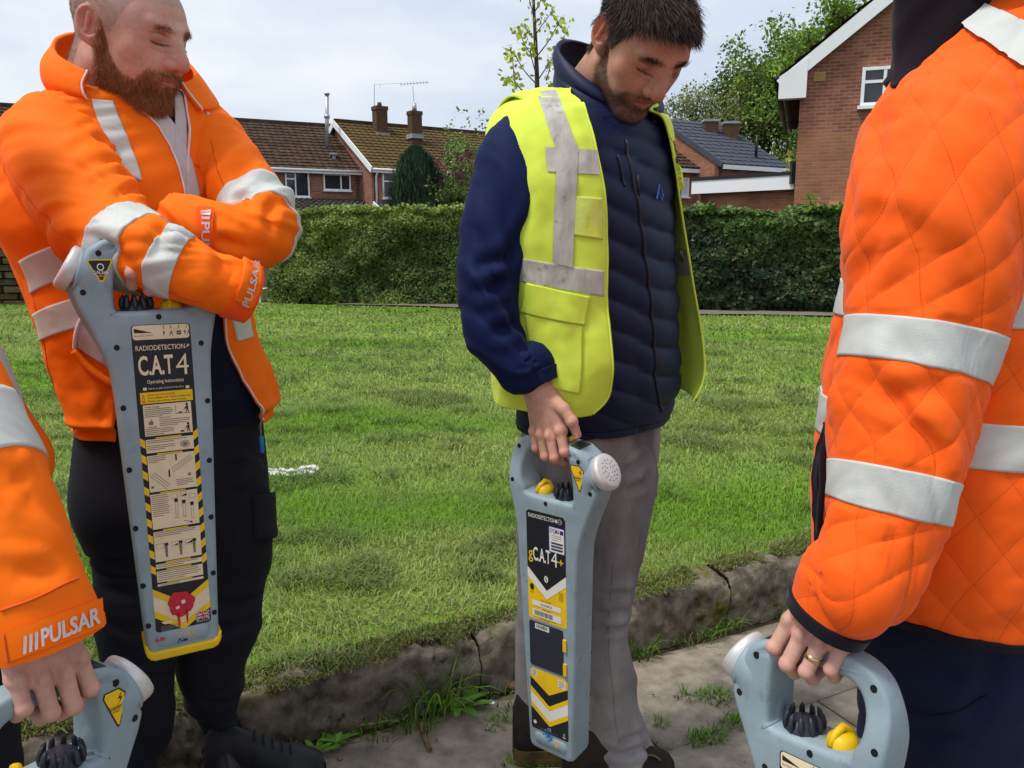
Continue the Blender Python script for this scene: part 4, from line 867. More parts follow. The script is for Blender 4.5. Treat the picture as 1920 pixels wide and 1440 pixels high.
# timber crib wall beside the hedge
m_timber = mat('weathered_timber', C(104, 92, 66), .95, .1, color2=C(70, 64, 46), var_scale=7, bump=.7, bump_scale=60, stretch=(1, 1, 6))
m_timber_dark = mat('shaded_timber', C(40, 38, 30), .95, .1, var=.2)  # darker copy of the timber, shade painted behind the board gaps
def crib():
    x0, x1 = -12.4, -5.2; yb = lambda x: 13.95+.05*(x+4.2); root = empty('timber_wall', (-8.5, 13.9, .1), 'weathered timber crib wall behind the orange jacket', 'wall')
    mb = MB(); mb.box((x0, 14.02, .05), (x1, 14.2, 1.05)); mb.build('shade_backing', m_timber_dark, root)
    for r_ in range(8):
        x = x0-(r_ % 2)*.27
        while x < x1:
            L = .50+.05*rs.rand(); g = .05+.02*rs.rand(); mb = MB(); z = .10+r_*.122; o = .05*(r_ % 2)+.015*rs.rand(); mb.box((x, 13.80+o-.02*r_*0, z), (x+L-g, 14.02, z+.098)); mb.build('board', m_timber, root); x += L
crib()
tree('hawthorn_bush', np.array((-9.6, 15.2, 0)), 3, (0, 0, 1.75), (1.5, .7, .75), 2600, .08, [(.05, .06, .025), (.14, .15, .06)], 'bare twiggy bush above the timber wall', .06, None, 12, .55, 31, cat='bush', trunk_h=.9)
for k, (px_, w_, lab) in enumerate(((478, .34, 'low pale rendered block at the end of the clipped hedge'),)):
    p = ground(px_, 566, .13); mb = MB(); mb.box((-w_/2, -.2, -.05), (w_/2, .2, .20)); mb.box((-w_/2-.02, -.22, .20), (w_/2+.02, .22, .25)); o = mb.build('garden_block', m_white); o.location = (p[0], p[1], .12); tag(o, lab, 'block')
# ================================================================== PEOPLE: shared shapes
def axes_mat(yaw, pitch, roll, pos, s=1.):
    """head frame: x = own left, y = forward, z = up; yaw 0 looks at the camera, + turns to the picture's right; pitch + looks down"""
    f = np.array((math.sin(yaw), -math.cos(yaw), 0)); l = np.array((math.cos(yaw), math.sin(yaw), 0)); u = np.array((0, 0, 1.))
    f2 = f*math.cos(pitch)-u*math.sin(pitch); u2 = u*math.cos(pitch)+f*math.sin(pitch)
    l3 = l*math.cos(roll)+u2*math.sin(roll); u3 = u2*math.cos(roll)-l*math.sin(roll)
    M = np.eye(4); M[:3, 0] = l3*s; M[:3, 1] = f2*s; M[:3, 2] = u3*s; M[:3, 3] = pos; return M
def xf(M, V): return np.asarray(V)@M[:3, :3].T+M[:3, 3]
LM = dict(ear=(-.080, -.016, -.004), lobe=(-.072, -.006, -.036), nose=(0, .1285, -.027), chin=(0, .088, -.116), eye=(-.033, .080, .010), mouth=(-.024, .086, -.058), brow=(-.018, .094, .030))
def fit_head(pix, Y, s, guess, yw=3.):
    """yaw, pitch, roll and place of a head whose landmarks fall on photo pixels, its middle at distance Y"""
    keys = list(pix); L = np.array([LM[k] for k in keys]); T = np.array([pix[k] for k in keys], float); x = np.array(list(guess)+[0, 0.], float)
    c0 = at(*T.mean(0), Y)
    def res(x): M = axes_mat(x[0], x[1], x[2], c0+np.array((x[3], 0, x[4])), s); return (proj(xf(M, L))-T).ravel()
    for _ in range(40):
        r = res(x); J = np.stack([(res(x+np.eye(5)[i]*1e-4)-r)/1e-4 for i in range(5)], 1); J2 = np.concatenate((J, np.diag((yw, 3., 60., 0, 0)))); r2 = np.concatenate((r, np.array((yw, 3., 60., 0, 0))*(x-np.array(list(guess)+[0, 0]))))
        x = x-np.linalg.lstsq(J2, r2, rcond=None)[0]*.7
    return axes_mat(x[0], x[1], x[2], c0+np.array((x[3], 0, x[4])), s), x, res(x)
def sd_head(P, neck=.060, fat=0., mouth_open=0., brow=1.):
    X = P.copy(); X[:, 0] = np.abs(X[:, 0]); ax = X[:, 0]
    d = sd_ell(P, (0, -.012, .036), (.0765+fat*.3, .100, .084))
    d = smin(d, sd_ell(P, (0, .036, .012), (.066+fat*.4, .056, .078)), .03)
    d = smin(d, sd_ell(P, (0, .030, -.052), (.056+fat, .055+fat*.3, .052)), .035)
    d = smin(d, sd_cap(X, (.050+fat*.7, -.006, -.052), (.022, .068, -.098), .015, .015), .022)      # jaw line
    d = smin(d, sd_ell(P, (0, .078, -.099), (.023, .016, .018)), .02)                              # chin
    d = smin(d, sd_ell(X, (.045, .055, -.016), (.020, .019, .018)), .024)                          # cheekbone
    d = smin(d, sd_ell(X, (.034, .066, -.045), (.019, .017, .022)), .02)                           # cheek
    d = smin(d, sd_ell(P, (0, .078, -.056), (.027, .0155, .026)), .02)                             # muzzle
    d = smin(d, sd_cap(X, (.006, .0895, .0305), (.045, .0755, .0330), .0090*brow, .0080*brow), .012)      # brow ridge
    d = smax(d, -sd_ell(X, (.0355, .0990, .0095), (.0185, .0175, .0132)), .010)                         # eye socket
    ball = sd_sph(X, (.0325, .0735, .0095), .0128); d = smin(d, ball, .004)
    lid = sd_ell(X, (.0325, .0743, .0125), (.0152, .0143, .0105)); d = smin(d, lid, .0022)
    d = smax(d, -sd_cap(X, (.019, .0855, .0225), (.047, .0735, .0205), .0016, .0014), .003)      # lid crease
    d = smax(d, -smin(sd_cap(X, (.020, .0875, .0045), (.0325, .0895, .0018), .0009), sd_cap(X, (.0325, .0895, .0018), (.045, .0815, .0045), .0009), .002), .0014)      # lash slit
    d = smin(d, sd_cap(X, (.020, .082, .0005), (.044, .074, .001), .0036, .003), .005)              # lower lid
    d = smin(d, sd_cap(P, (0, .0905, .026), (0, .1135, -.013), .0078, .0108), .011)                   # nose bridge
    d = smin(d, sd_cap(X, (.013, .0885, .004), (.024, .0800, -.030), .0095, .0125), .014)                   # side of the nose into the cheek
    d = smin(d, sd_cap(X, (.0090, .0960, .010), (.0105, .1030, -.0130), .0070, .0080), .008)
    d = smin(d, sd_ell(P, (0, .1150, -.0235), (.0132, .0138, .0122)), .008)                         # tip
    d = smin(d, sd_ell(X, (.0142, .1015, -.0275), (.0078, .0115, .0090)), .005)                      # wings
    d = smax(d, -sd_ell(X, (.0068, .1065, -.0370), (.0042, .0070, .005)), .003)                     # nostrils
    op = mouth_open
    up = sd_cap(X, (0, .0965, -.0505), (.0215, .0850, -.0555), .0052, .003); lo = sd_cap(X, (0, .0950, -.0625-op), (.0190, .0855, -.0585-op*.5), .0062, .003)
    d = smin(d, up, .005); d = smin(d, lo, .005)
    d = smax(d, -sd_cap(X, (0, .104, -.0565-op*.5), (.0225, .0905, -.0572-op*.4), .0014+op*.55, .0008), .0016)
    d = smax(d, -sd_ell(P, (0, .1005, -.0770-op), (.017, .006, .0055)), .008)                       # below the lip
    # ear: a tilted shell with a hollow
    c, sn = math.cos(.28), math.sin(.28); E = X-np.array((.0765+fat*.25, -.016, -.002)); ey = E[:, 1]*c+E[:, 2]*sn; ez = -E[:, 1]*sn+E[:, 2]*c; ex = E[:, 0]+ey*.42; Q = np.stack((ex, ey, ez), 1)
    ear = sd_ell(Q, (0, -.002, .004), (.0095, .0205, .0330)); ear = smin(ear, sd_ell(Q, (-.001, .007, -.026), (.0065, .0095, .0110)), .008)
    hol = sd_ell(Q, (.0095, .0005, .007), (.0125, .0150, .0245)); ear = smax(ear, -hol, .0025); ear = smin(ear, sd_cap(Q, (.0015, .001, .021), (.0025, -.0055, -.008), .0034, .0034), .0025)
    ear = smax(ear, -sd_ell(Q, (.006, .005, -.004), (.0085, .0065, .0095)), .0025); ear = smin(ear, sd_ell(Q, (.001, .0135, -.007), (.004, .004, .007)), .004)
    d = smin(d, ear, .004)
    # neck
    d = smin(d, sd_cap(P, (0, -.032, -.06), (0, -.060, -.21), neck, neck+.006), .03)
    return d
HAIRLINE = None
def skin_colours(V, base, stub=None, scalp=None, lip=(.40, .135, .115)):
    """base albedo painted over the head: redder nose, cheeks, ears and lips, beard shadow, shaved scalp; eye creases painted as shade"""
    x = np.abs(V[:, 0]); y, z = V[:, 1], V[:, 2]; c = np.tile(np.array(base), (len(V), 1))
    def mixc(col, w): nonlocal c; w = np.clip(w, 0, 1)[:, None]; c = c*(1-w)+np.array(col)*w
    red = np.array(base)*np.array((1.0, .66, .64))
    mixc(red, .75*gauss(x, 0, .016)*gauss(z, -.022, .022)*(y > .08)); mixc(red, .6*np.exp(-(((x-.046)/.024)**2+((z+.022)/.024)**2+((y-.06)/.04)**2)))
    mixc(red*np.array((1.03, .84, .84)), .75*np.exp(-(((x-.086)/.016)**2+((y+.018)/.026)**2+((z)/.04)**2)))
    mixc(np.array(base)*(.70, .47, .44), .65*np.exp(-(((x-.033)/.019)**2+((z-.009)/.0085)**2))*(y > .06))
    mixc(lip, np.exp(-((x/.0215)**4+((z+.0575)/.0100)**4))*(y > .083))
    mixc(np.array(base)*(.45, .30, .28), .75*np.exp(-((x-.033)/.016)**6)*gauss(z, .0205-(x-.033)**2*9, .0016)*(y > .062))   # painted shade in the lid crease
    mixc((.022, .012, .01), .95*np.exp(-((x-.033)/.0150)**6)*gauss(z, .0022+(x-.033)**2*11, .0017)*(y > .066))   # lash line
    mixc(np.array(base)*(.66, .44, .44), .5*np.exp(-((x-.031)/.016)**4)*gauss(z, -.0080+(x-.031)**2*8, .0022)*(y > .06))   # painted shade under the eye
    mixc((.06, .02, .02), .8*np.exp(-(x/.02)**6)*gauss(z, -.0570, .0012)*(y > .086))
    if stub is not None: col, w = stub; w = beard_mask(V)*w; mixc(col, w)
    if scalp is not None: col, w = scalp; mixc(col, w*scalp_mask(V))
    c *= (1+.07*fbm(V*260, 2)+.09*fbm(V*55, 3))[:, None]; c[:, 1:] *= (1+.10*fbm(V*30+5, 3))[:, None]
    return c
def beard_mask(V):
    x = np.abs(V[:, 0]); y, z = V[:, 1], V[:, 2]
    line = np.interp(y, [-.03, .0, .02, .045, .065, .085, .11], [.02, .02, -.034, -.062, -.066, -.041, -.038])   # upper edge, sideburn to moustache
    m = sstep(.004, -.008, z-line)*sstep(-.012, .004, y+.15*np.clip(-z-.06, 0, 1))*sstep(-.140, -.118, z)
    m *= 1-np.exp(-((x/.0235)**4+((z+.0575)/.0085)**4))*(y > .08)
    m *= 1-.9*sstep(.014, .006, x)*sstep(-.044, -.034, z)*(y > .08); m *= 1-.75*np.exp(-(((x-.008)/.007)**2+((z+.072)/.006)**2))*0
    m *= 1-np.exp(-(((x-.03)/.008)**2+((z+.05)/.012)**2))*(y > .06)*.5
    return m
def scalp_mask(V, front=.066):
    x = np.abs(V[:, 0]); y, z = V[:, 1], V[:, 2]
    ln = np.interp(y, [-.2, -.055, -.03, .02, .034, .05, .075, .1], [-.075, -.07, .03, -.005, .02, .058, front, front+.01])
    return sstep(-.006, .006, z-ln)*(1-np.exp(-(((x-.085)/.012)**2+((y+.018)/.022)**2+((z)/.036)**2)))
def strands(name, root, N, L, w, col, m, parent, droop, seed, n=4, curl=.25, jitter=.35):
    """tapering hairs: root points, directions, lengths; droop = vector added as they grow"""
    r = np.random.RandomState(seed); k = len(root); d = N+r.randn(k, 3)*jitter; d /= np.linalg.norm(d, axis=1)[:, None]; P = [root]
    for i in range(n):
        d = d+np.asarray(droop)*(1./n)+r.randn(k, 3)*curl/n; d /= np.linalg.norm(d, axis=1)[:, None]; P.append(P[-1]+d*(L/n)[:, None])
    view = root-np.array((0, 0, CAM_H)); s = np.cross(d, r.randn(k, 3)); s /= np.linalg.norm(s, axis=1)[:, None]+1e-9
    ws = np.linspace(1, .25, n+1)*w/2
    V = np.concatenate([np.stack((p-s*a, p+s*a), 1) for p, a in zip(P, ws)], 1).reshape(-1, 3); i = np.arange(k)[:, None]*(2*n+2)
    F = np.concatenate([i+np.array((2*q, 2*q+1, 2*q+3, 2*q+2)) for q in range(n)])
    o = mk(name, V, F, m, parent, True, col=np.repeat(col, 2*n+2, 0)); o['kind'] = 'stuff'; return o
def face_points(V, F, w, count, seed):
    """points on the mesh picked by a per-vertex weight"""
    r = np.random.RandomState(seed); A = V[F[:, 0]]; B = V[F[:, 1]]; D = V[F[:, 3]]; ar = np.linalg.norm(np.cross(B-A, D-A), axis=1)*w[F].mean(1); p = ar/ar.sum()
    f = r.choice(len(F), count, p=p); a, b = r.rand(count), r.rand(count); Q = V[F[f]]
    P = (Q[:, 0]*(1-a)[:, None]+Q[:, 1]*a[:, None])*(1-b)[:, None]+(Q[:, 3]*(1-a)[:, None]+Q[:, 2]*a[:, None])*b[:, None]
    N = np.cross(Q[:, 1]-Q[:, 0], Q[:, 3]-Q[:, 0]); N /= np.linalg.norm(N, axis=1)[:, None]; return P, N

GRIP = dict(  # a hand hanging and gripping a bar: x = index side, y = back of the hand, z = up the forearm, wrist at 0
    knuckle=[(.034, .017, -.086), (.012, .022, -.090), (-.011, .019, -.086), (-.032, .011, -.078)],
    pip=[(.038, .027, -.124), (.014, .030, -.132), (-.010, .027, -.127), (-.033, .019, -.110)],
    dip=[(.037, .006, -.140), (.014, .006, -.149), (-.009, .004, -.143), (-.032, .001, -.126)],
    tip=[(.035, -.015, -.131), (.013, -.016, -.139), (-.009, -.016, -.133), (-.031, -.016, -.118)],
    thumb=[(.024, -.004, -.026), (.050, .002, -.056), (.060, .006, -.084), (.062, .006, -.108)], bar=((-.09, -.006, -.112), (.09, -.006, -.112)))
def sd_hand(P, J, fat=1.):
    fr = [.0092, .0094, .0089, .0079]
    d = sd_cap(P, (0, -.002, .10), (0, 0, -.005), .029, .0265)
    E = P*np.array((1, 1.45, 1)); 
    for k, s in zip(J['knuckle'], (.013, .0135, .0128, .0115)):
        a = np.array((k[0]*.45, -.001, -.006)); d = smin(d, sd_cap(P, a, np.array(k)-np.array((0, .006, 0)), .0150, s*.92), .016)
    d = smin(d, sd_ell(P, (.0, -.006, -.048), (.036, .0145, .040)), .014)
    d = smin(d, sd_ell(P, (.022, -.012, -.042), (.016, .014, .030)), .012)
    t = J['thumb']; th = smin(smin(sd_cap(P, t[0], t[1], .0135, .0118), sd_cap(P, t[1], t[2], .0115, .0102), .005), sd_cap(P, t[2], t[3], .0102, .0082), .004); th = smin(th, sd_sph(P, t[2], .0106), .004)
    d = smin(d, th, .010); fs = None
    for i in range(4):
        k, p, q, e = [np.array(J[n][i]) for n in ('knuckle', 'pip', 'dip', 'tip')]; r = fr[i]*fat
        f = sd_cap(P, k, p, r*1.10, r*.98); f = smin(f, sd_sph(P, p+(0, .0012, 0), r*1.04), .003); f = smin(f, sd_cap(P, p, q, r*.96, r*.88), .0025); f = smin(f, sd_cap(P, q, e, r*.88, r*.74), .0025)
        f = smin(f, sd_sph(P, k+(0, .0035, .001), r*1.02), .006)
        fs = f if fs is None else smin(fs, f, .0012)
    d = smin(d, fs, .0065)
    for (i, j) in ((0, 1), (1, 2), (2, 3)):      # tendons / hollows between knuckles
        a = (np.array(J['knuckle'][i])+np.array(J['knuckle'][j]))/2+np.array((0, .010, .010)); d = smax(d, -sd_ell(P, a, (.0035, .004, .014)), .006)
    return d
def hand_mesh(J, h=.0017, fat=1., top=.075):
    A = np.concatenate([np.array(J[k]) for k in ('knuckle', 'pip', 'dip', 'tip', 'thumb')]); lo = np.minimum(A.min(0), (-.04, -.04, -.1))-.022; hi = np.maximum(A.max(0), (.04, .03, .07))+.022; hi[2] = top
    return sdf_mesh(lambda P: sd_hand(P, J, fat), lo, hi, h)
def hand_colours(V, J, base):
    c = np.tile(np.array(base), (len(V), 1)); red = np.array(base)*(.98, .62, .60)
    for n, r, s in (('knuckle', .014, .35), ('pip', .012, .55), ('tip', .013, .6), ('dip', .010, .4)):
        for k in J[n]: w = s*np.exp(-(((V-np.array(k))/r)**2).sum(1))[:, None]; c = c*(1-w)+red*w
    c *= (1+.10*fbm(V*60, 3)+.06*fbm(V*260, 2))[:, None]; return c
def put_hand(M, J, h=.0017, fat=1., top=.075):
    V, F = hand_mesh(J, h, fat, top); W = xf(M, V)
    if np.linalg.det(M[:3, :3]) < 0: F = F[:, ::-1]
    return W, F, V
def frame(pos, x, y, z): M = np.eye(4); M[:3, 0] = x; M[:3, 1] = y; M[:3, 2] = z; M[:3, 3] = pos; return M
def orth(z, x):
    z = np.asarray(z, float); z /= np.linalg.norm(z); x = np.asarray(x, float); x = x-z*(x@z); x /= np.linalg.norm(x); return x, z
m_skin = mat('skin', (1, 1, 1, 1), .50, .35, tint=True, sss=.10, bump=.5, bump_scale=800)
m_hair = mat('hair', (1, 1, 1, 1), .55, .3, tint=True)
m_nail = mat('finger_nail', C(226, 172, 158), .3, .5)
def body_mesh(person, pieces, under):
    """one continuous skin mesh: head, hands and the covered figure; pieces = [(V,F,col)], under = list of (a,b,ra,rb)"""
    if under:
        A = np.array([p for u in under for p in (u[0], u[1])]); r = max(max(u[2], u[3]) for u in under)
        def f(P):
            d = None
            for a, b, ra, rb in under: e = sd_cap(P, a, b, ra, rb); d = e if d is None else smin(d, e, .04)
            return d
        V, F = sdf_mesh(f, A.min(0)-r-.03, A.max(0)+r+.03, .016); pieces = pieces+[(V, F, np.tile((.55, .32, .24), (len(V), 1)))]
    Vs, Fs, Cs, k = [], [], [], 0
    for V, F, c in pieces: Vs.append(V); Fs.append(F+k); Cs.append(c); k += len(V)
    return mk('body', np.concatenate(Vs), np.concatenate(Fs), m_skin, person, True, col=np.concatenate(Cs))

# ------------------------------------------------------------------ garments
def face_dir(psi): return np.array((math.sin(psi), -math.cos(psi), 0.)), np.array((math.cos(psi), math.sin(psi), 0.))
def trow(xl, xr, y, Y, ratio, psi, n=2.4, lean=0.):
    """one torso row seen between photo columns xl, xr at photo row y"""
    a, b = at(xl, y, Y), at(xr, y, Y); w = (b[0]-a[0])/2; A = w/math.sqrt(math.cos(psi)**2+(ratio*math.sin(psi))**2); return np.array((*(a+b)/2, A, A*ratio, psi, n, lean))
def torso_grid(rowsd, m, phi):
    """rowsd: trow arrays top to bottom; phi[m,cols] or phi[cols] angles from the front, + towards own left"""
    T = spline(np.array(rowsd), m); phi = np.broadcast_to(phi, (m, np.shape(phi)[-1])); P = np.zeros(phi.shape+(3,))
    for i in range(m):
        c, A, B, psi, n, ln = T[i, :3], T[i, 3], T[i, 4], T[i, 5], T[i, 6], T[i, 7]; f, l = face_dir(psi); se = lambda t: np.sign(t)*np.abs(t)**(2/n)
        P[i] = c+(A*se(np.sin(phi[i])))[:, None]*l+(B*se(np.cos(phi[i])))[:, None]*f; P[i, :, 2] += -ln*np.cos(phi[i])
    return P
def auto(P, closed=True):
    N = normals(P, closed); c = P.mean(1)[:, None] if closed else P.mean((0, 1)); s = ((P-c)*N).sum(-1).mean(); return Cloth(P, closed, flip=s < 0)
def limb(pts, rad, m, n, flat=None, up=None):
    K = np.concatenate((np.asarray(pts, float), np.asarray(rad, float)[:, None], (np.ones(len(rad)) if flat is None else np.asarray(flat, float))[:, None]), 1); T = spline(K, m)
    return auto(tube_grid(T[:, :3], T[:, 3], n, T[:, 4], up))
def folds(c, seed, amp, f_along, f_round, window=1., sharp=1.5, slant=0.):
    """soft creases over a cloth: ridged noise stretched round the limb"""
    S, T = c.st(); q = np.stack((S*f_round, (T+slant*S)*f_along, S*0+seed), -1); r = fbm(q, 3); r = np.sign(r)*np.abs(r)**sharp; c.push(amp*r*window); return c
def wrinkle(c, pix, amp, width, L=None):
    """a crease along a photo-pixel polyline: valley with a raised lip"""
    S, T = c.st(); pts = np.array([c.sample(*c.find(*p)) for p in pix]); pts = spline(pts, 24); d = np.full(c.P.shape[:2], 9.); k = np.zeros(c.P.shape[:2])
    for i, p in enumerate(pts):
        e = np.linalg.norm(c.P-p, axis=-1); w = e < d; d = np.where(w, e, d); k = np.where(w, i, k)
    amp = amp*np.sin(np.pi*(k+.4)/23.8)**.8
    c.push(-amp*np.exp(-(d/width)**2)+amp*.6*np.exp(-((d-1.9*width)/(1.1*width))**2)); return c
def shoe(person, toe, heel, w, h, m_up, m_sole, lace=None, sole_t=.028, name='shoe', collar=None):
    """a shoe from heel to toe on the ground: sole, upper, laces"""
    toe = np.asarray(toe, float); heel = np.asarray(heel, float); d = toe-heel; L = np.linalg.norm(d[:2]); d = np.array((d[0], d[1], 0))/L; s = np.array((-d[1], d[0], 0)); z0 = heel[2]
    t = np.linspace(0, 1, 26); hw = w/2*np.interp(t, [0, .05, .15, .4, .55, .75, .92, .985, 1], [.45, .68, .78, .76, .84, 1, .80, .42, .22]); n = 28; th = np.linspace(0, 2*np.pi, n, endpoint=False)
    top = np.interp(t, [0, .04, .12, .28, .42, .62, .85, .97, 1], [.80, 1, 1.02, 1.0, .86, .62, .50, .36, .2])*h
    P = np.zeros((26, n, 3))
    for i in range(26):
        yy = np.cos(th)*hw[i]; zz = np.where(np.sin(th) > 0, np.abs(np.sin(th))**.75*top[i], 0); yy = yy*np.where(np.sin(th) > 0, 1-.25*np.abs(np.sin(th))**2, 1); P[i] = heel+d*(t[i]*L)+yy[:, None]*s+np.stack((zz*0, zz*0, zz+sole_t), 1)
    P[..., 2] += .003*fbm(P*40, 2)
    c = auto(P); F = grid_faces(26, n, True); V = P.reshape(-1, 3); F = [tuple(f) for f in F]+[tuple(range(n)), tuple(25*n+j for j in range(n))[::-1]]
    sh = mk(name, V, F, m_up, person, True)
    mb = MB(); ring = np.concatenate((np.stack((t, hw*1.06+.002), 1), np.stack((t[::-1], -hw[::-1]*1.06-.002), 1))); k = len(ring); V = []
    for z, f in ((0, .97), (.004, 1), (sole_t*.5, 1.0), (sole_t*.62, .985), (sole_t+.006, 1.0)): V += [heel+d*(a*L)+s*(b*f)+np.array((0, 0, z)) for a, b in ring]
    Fs = [(r*k+j, r*k+(j+1) % k, (r+1)*k+(j+1) % k, (r+1)*k+j) for r in range(4) for j in range(k)]+[tuple(range(k))[::-1], tuple(4*k+j for j in range(k))]
    mk('sole', V, Fs, m_sole, sh, False)
    if lace is not None:
        for q in range(5):
            a = .40+q*.075; zt = np.interp(a, t, top)+sole_t+.001; ww = np.interp(a, t, hw)*.42; mb = MB(); mb.tube([heel+d*(a*L)+s*ww+np.array((0, 0, zt-.006)), heel+d*(a+.02)*L+np.array((0, 0, zt+.004)), heel+d*(a+.04)*L-s*ww+np.array((0, 0, zt-.010))], [.0022]*3, 5); mb.build('lace', lace, sh, True)
    return sh
# ================================================================== CABLE LOCATORS
def gc(name, col, rough=.5, **k): return mat(name, col, rough, .35, **k)
m_case = mat('grey_blue_plastic', C(134, 152, 161), .48, .35, color2=C(148, 166, 175), var_scale=14, bump=.25, bump_scale=700, detail=9)
m_hole = gc('hole_shade', C(16, 17, 19), .7)  # dark colour stands in for the shade inside holes
m_knob = mat('black_rubber', C(44, 47, 58), .42, .4, bump=.15, bump_scale=500)
m_yel = mat('yellow_plastic', C(232, 190, 22), .45, .4, var=.08, var_scale=20)
m_cap = mat('brushed_metal', C(214, 212, 210), .42, .5, metal=.35, var=.06, var_scale=60)
m_paper = mat('aged_paper_print', C(228, 211, 178), .6, .3, var=.05, var_scale=40)
m_ink = gc('black_print', C(34, 35, 40), .4, var=.15, var_scale=50); m_wprint = gc('white_print', C(226, 224, 216), .5, var=.05); m_yprint = gc('yellow_print', C(236, 194, 26), .45, var=.06, var_scale=40)
m_gprint = gc('grey_print', C(120, 112, 100), .6); m_red = mat('red_spray_paint', C(196, 26, 52), .35, .5, var=.12, var_scale=60, bump=.4, bump_scale=300); m_blue = gc('blue_print', C(34, 46, 120), .5); m_bluesp = mat('blue_spray_paint', C(44, 112, 190), .5, .4, var=.3, var_scale=90)
m_wpaint = gc('pale_paint', C(232, 208, 210), .5); m_screen = mat('display_glass', C(58, 62, 56), .15, .5, var=.2, var_scale=60)
def rrect(u0, v0, u1, v1, r=.004, n=4):
    pts = []
    for cx, cy, a0 in ((u1-r, v1-r, 0), (u0+r, v1-r, 90), (u0+r, v0+r, 180), (u1-r, v0+r, 270)):
        for k in range(n+1): a = R(a0+90*k/n); pts.append((cx+r*math.cos(a), cy+r*math.sin(a)))
    return pts
class Print:
    """flat print in (u,v) as the viewer sees it, u right, v up; each layer a fraction of a millimetre proud"""
    def __init__(s, side, t, shear=0.): s.side = side; s.t = t; s.V = []; s.F = []; s.M = []; s.mats = []; s.k = 0; s.sh = shear
    def mi(s, m):
        if m not in s.mats: s.mats.append(m)
        return s.mats.index(m)
    def pos(s, pts, lay):
        out = []
        for u, v in pts: x = u*(-s.side)+0; out.append((u if s.side < 0 else -u, s.side*(s.t+lay*.00022), v))
        return out
    def poly(s, pts, m, lay=1):
        P = s.pos(pts, lay); f = tuple(range(s.k, s.k+len(P))); s.V += P; s.F.append(f); s.M.append(s.mi(m)); s.k += len(P)
    def rect(s, u0, v0, u1, v1, m, lay=1, r=0): s.poly(rrect(u0, v0, u1, v1, r) if r else [(u0, v0), (u1, v0), (u1, v1), (u0, v1)], m, lay)
    def text(s, txt, u0, v0, w, h, m, lay=3, bold=0., shear=0.):
        V2, F, asp = text2d(txt, bold, shear)
        if w is None: w = h*asp
        P = s.pos([(u0+x*w, v0+y*h) for x, y in V2], lay); mi = s.mi(m)
        s.V += P; s.F += [tuple(i+s.k for i in f) for f in F]; s.M += [mi]*len(F); s.k += len(P)
    def lines(s, u0, v1, u1, n, pitch, m, lay=3, th=.0011, seed=0, last=.6):
        r = random.Random(seed)
        for i in range(n): s.rect(u0, v1-i*pitch-th, u0+(u1-u0)*(last if i == n-1 else r.uniform(.88, 1)), v1-i*pitch, m, lay)
    def build(s, name, parent):
        o = mk(name, s.V, s.F, s.mats, parent, False, s.M); return o
def curve_solid(name, loops, half, bevel, m, parent):
    """extruded outline (x,z) with holes and rounded rims, centred on y=0"""
    cu = bpy.data.curves.new('outline', 'CURVE'); cu.dimensions = '2D'; cu.fill_mode = 'BOTH'; cu.extrude = half-bevel; cu.bevel_depth = bevel; cu.bevel_resolution = 3; cu.offset = -bevel
    for lp in loops:
        sp = cu.splines.new('POLY'); sp.points.add(len(lp)-1); sp.use_cyclic_u = True
        for p, (x, z) in zip(sp.points, lp): p.co = (x, z, 0, 1)
    o = bpy.data.objects.new('outline', cu); COL.objects.link(o); me = bpy.data.meshes.new_from_object(o.evaluated_get(bpy.context.evaluated_depsgraph_get())); bpy.data.objects.remove(o); bpy.data.curves.remove(cu)
    n = len(me.vertices); co = np.empty(n*3, np.float32); me.vertices.foreach_get('co', co); co = co.reshape(-1, 3); co = np.stack((co[:, 0], -co[:, 2], co[:, 1]), 1); me.vertices.foreach_set('co', co.reshape(-1)); me.update()
    me.materials.clear(); me.materials.append(m)
    bm = bmesh.new(); bm.from_mesh(me); bmesh.ops.remove_doubles(bm, verts=bm.verts, dist=1e-5); bmesh.ops.recalc_face_normals(bm, faces=bm.faces); bm.to_mesh(me); bm.free()
    for p in me.polygons: p.use_smooth = True
    me.set_sharp_from_angle(angle=R(32))
    return obj_from(name, me, parent)
def smooth_loop(pts, n=5):
    P = np.array(pts, float); k = len(P); out = []
    Q = np.concatenate((P[-1:], P, P[:2]))
    for i in range(1, k+1):
        for j in range(n): t = j/n; a, b, c, d = Q[i-1], Q[i], Q[i+1], Q[(i+2) if i+2 < len(Q) else 2]; out.append(tuple(.5*((2*b)+(-a+c)*t+(2*a-5*b+4*c-d)*t*t+(-a+3*b-3*c+d)*t**3)))
    return out
T_ = .033
def knob_mesh(c, r, h, fins):
    mb = MB(); n = 36; z = np.array((0, .15, .5, .9, 1.0))*h*.62; rr = np.array((1, 1, .86, .72, .6))*r
    th = np.linspace(0, 2*np.pi, n, endpoint=False); V = [np.array((c[0]+a*math.cos(t), c[1]+a*math.sin(t), c[2]+zz)) for zz, a in zip(z, rr) for t in th]
    F = [(i*n+j, i*n+(j+1) % n, (i+1)*n+(j+1) % n, (i+1)*n+j) for i in range(4) for j in range(n)]+[tuple(4*n+j for j in range(n))]; mb.add(V, F)
    for k in range(fins):
        a = 2*np.pi*k/fins; d = np.array((math.cos(a), math.sin(a), 0)); p = np.array(c); mb.tube([p+d*r*.99+(0, 0, h*.08), p+d*r*1.0+(0, 0, h*.4), p+d*r*.92+(0, 0, h*.8), p+d*r*.80+(0, 0, h*1.06)], [r*.10, r*.17, r*.14, r*.03], 8)
    return mb
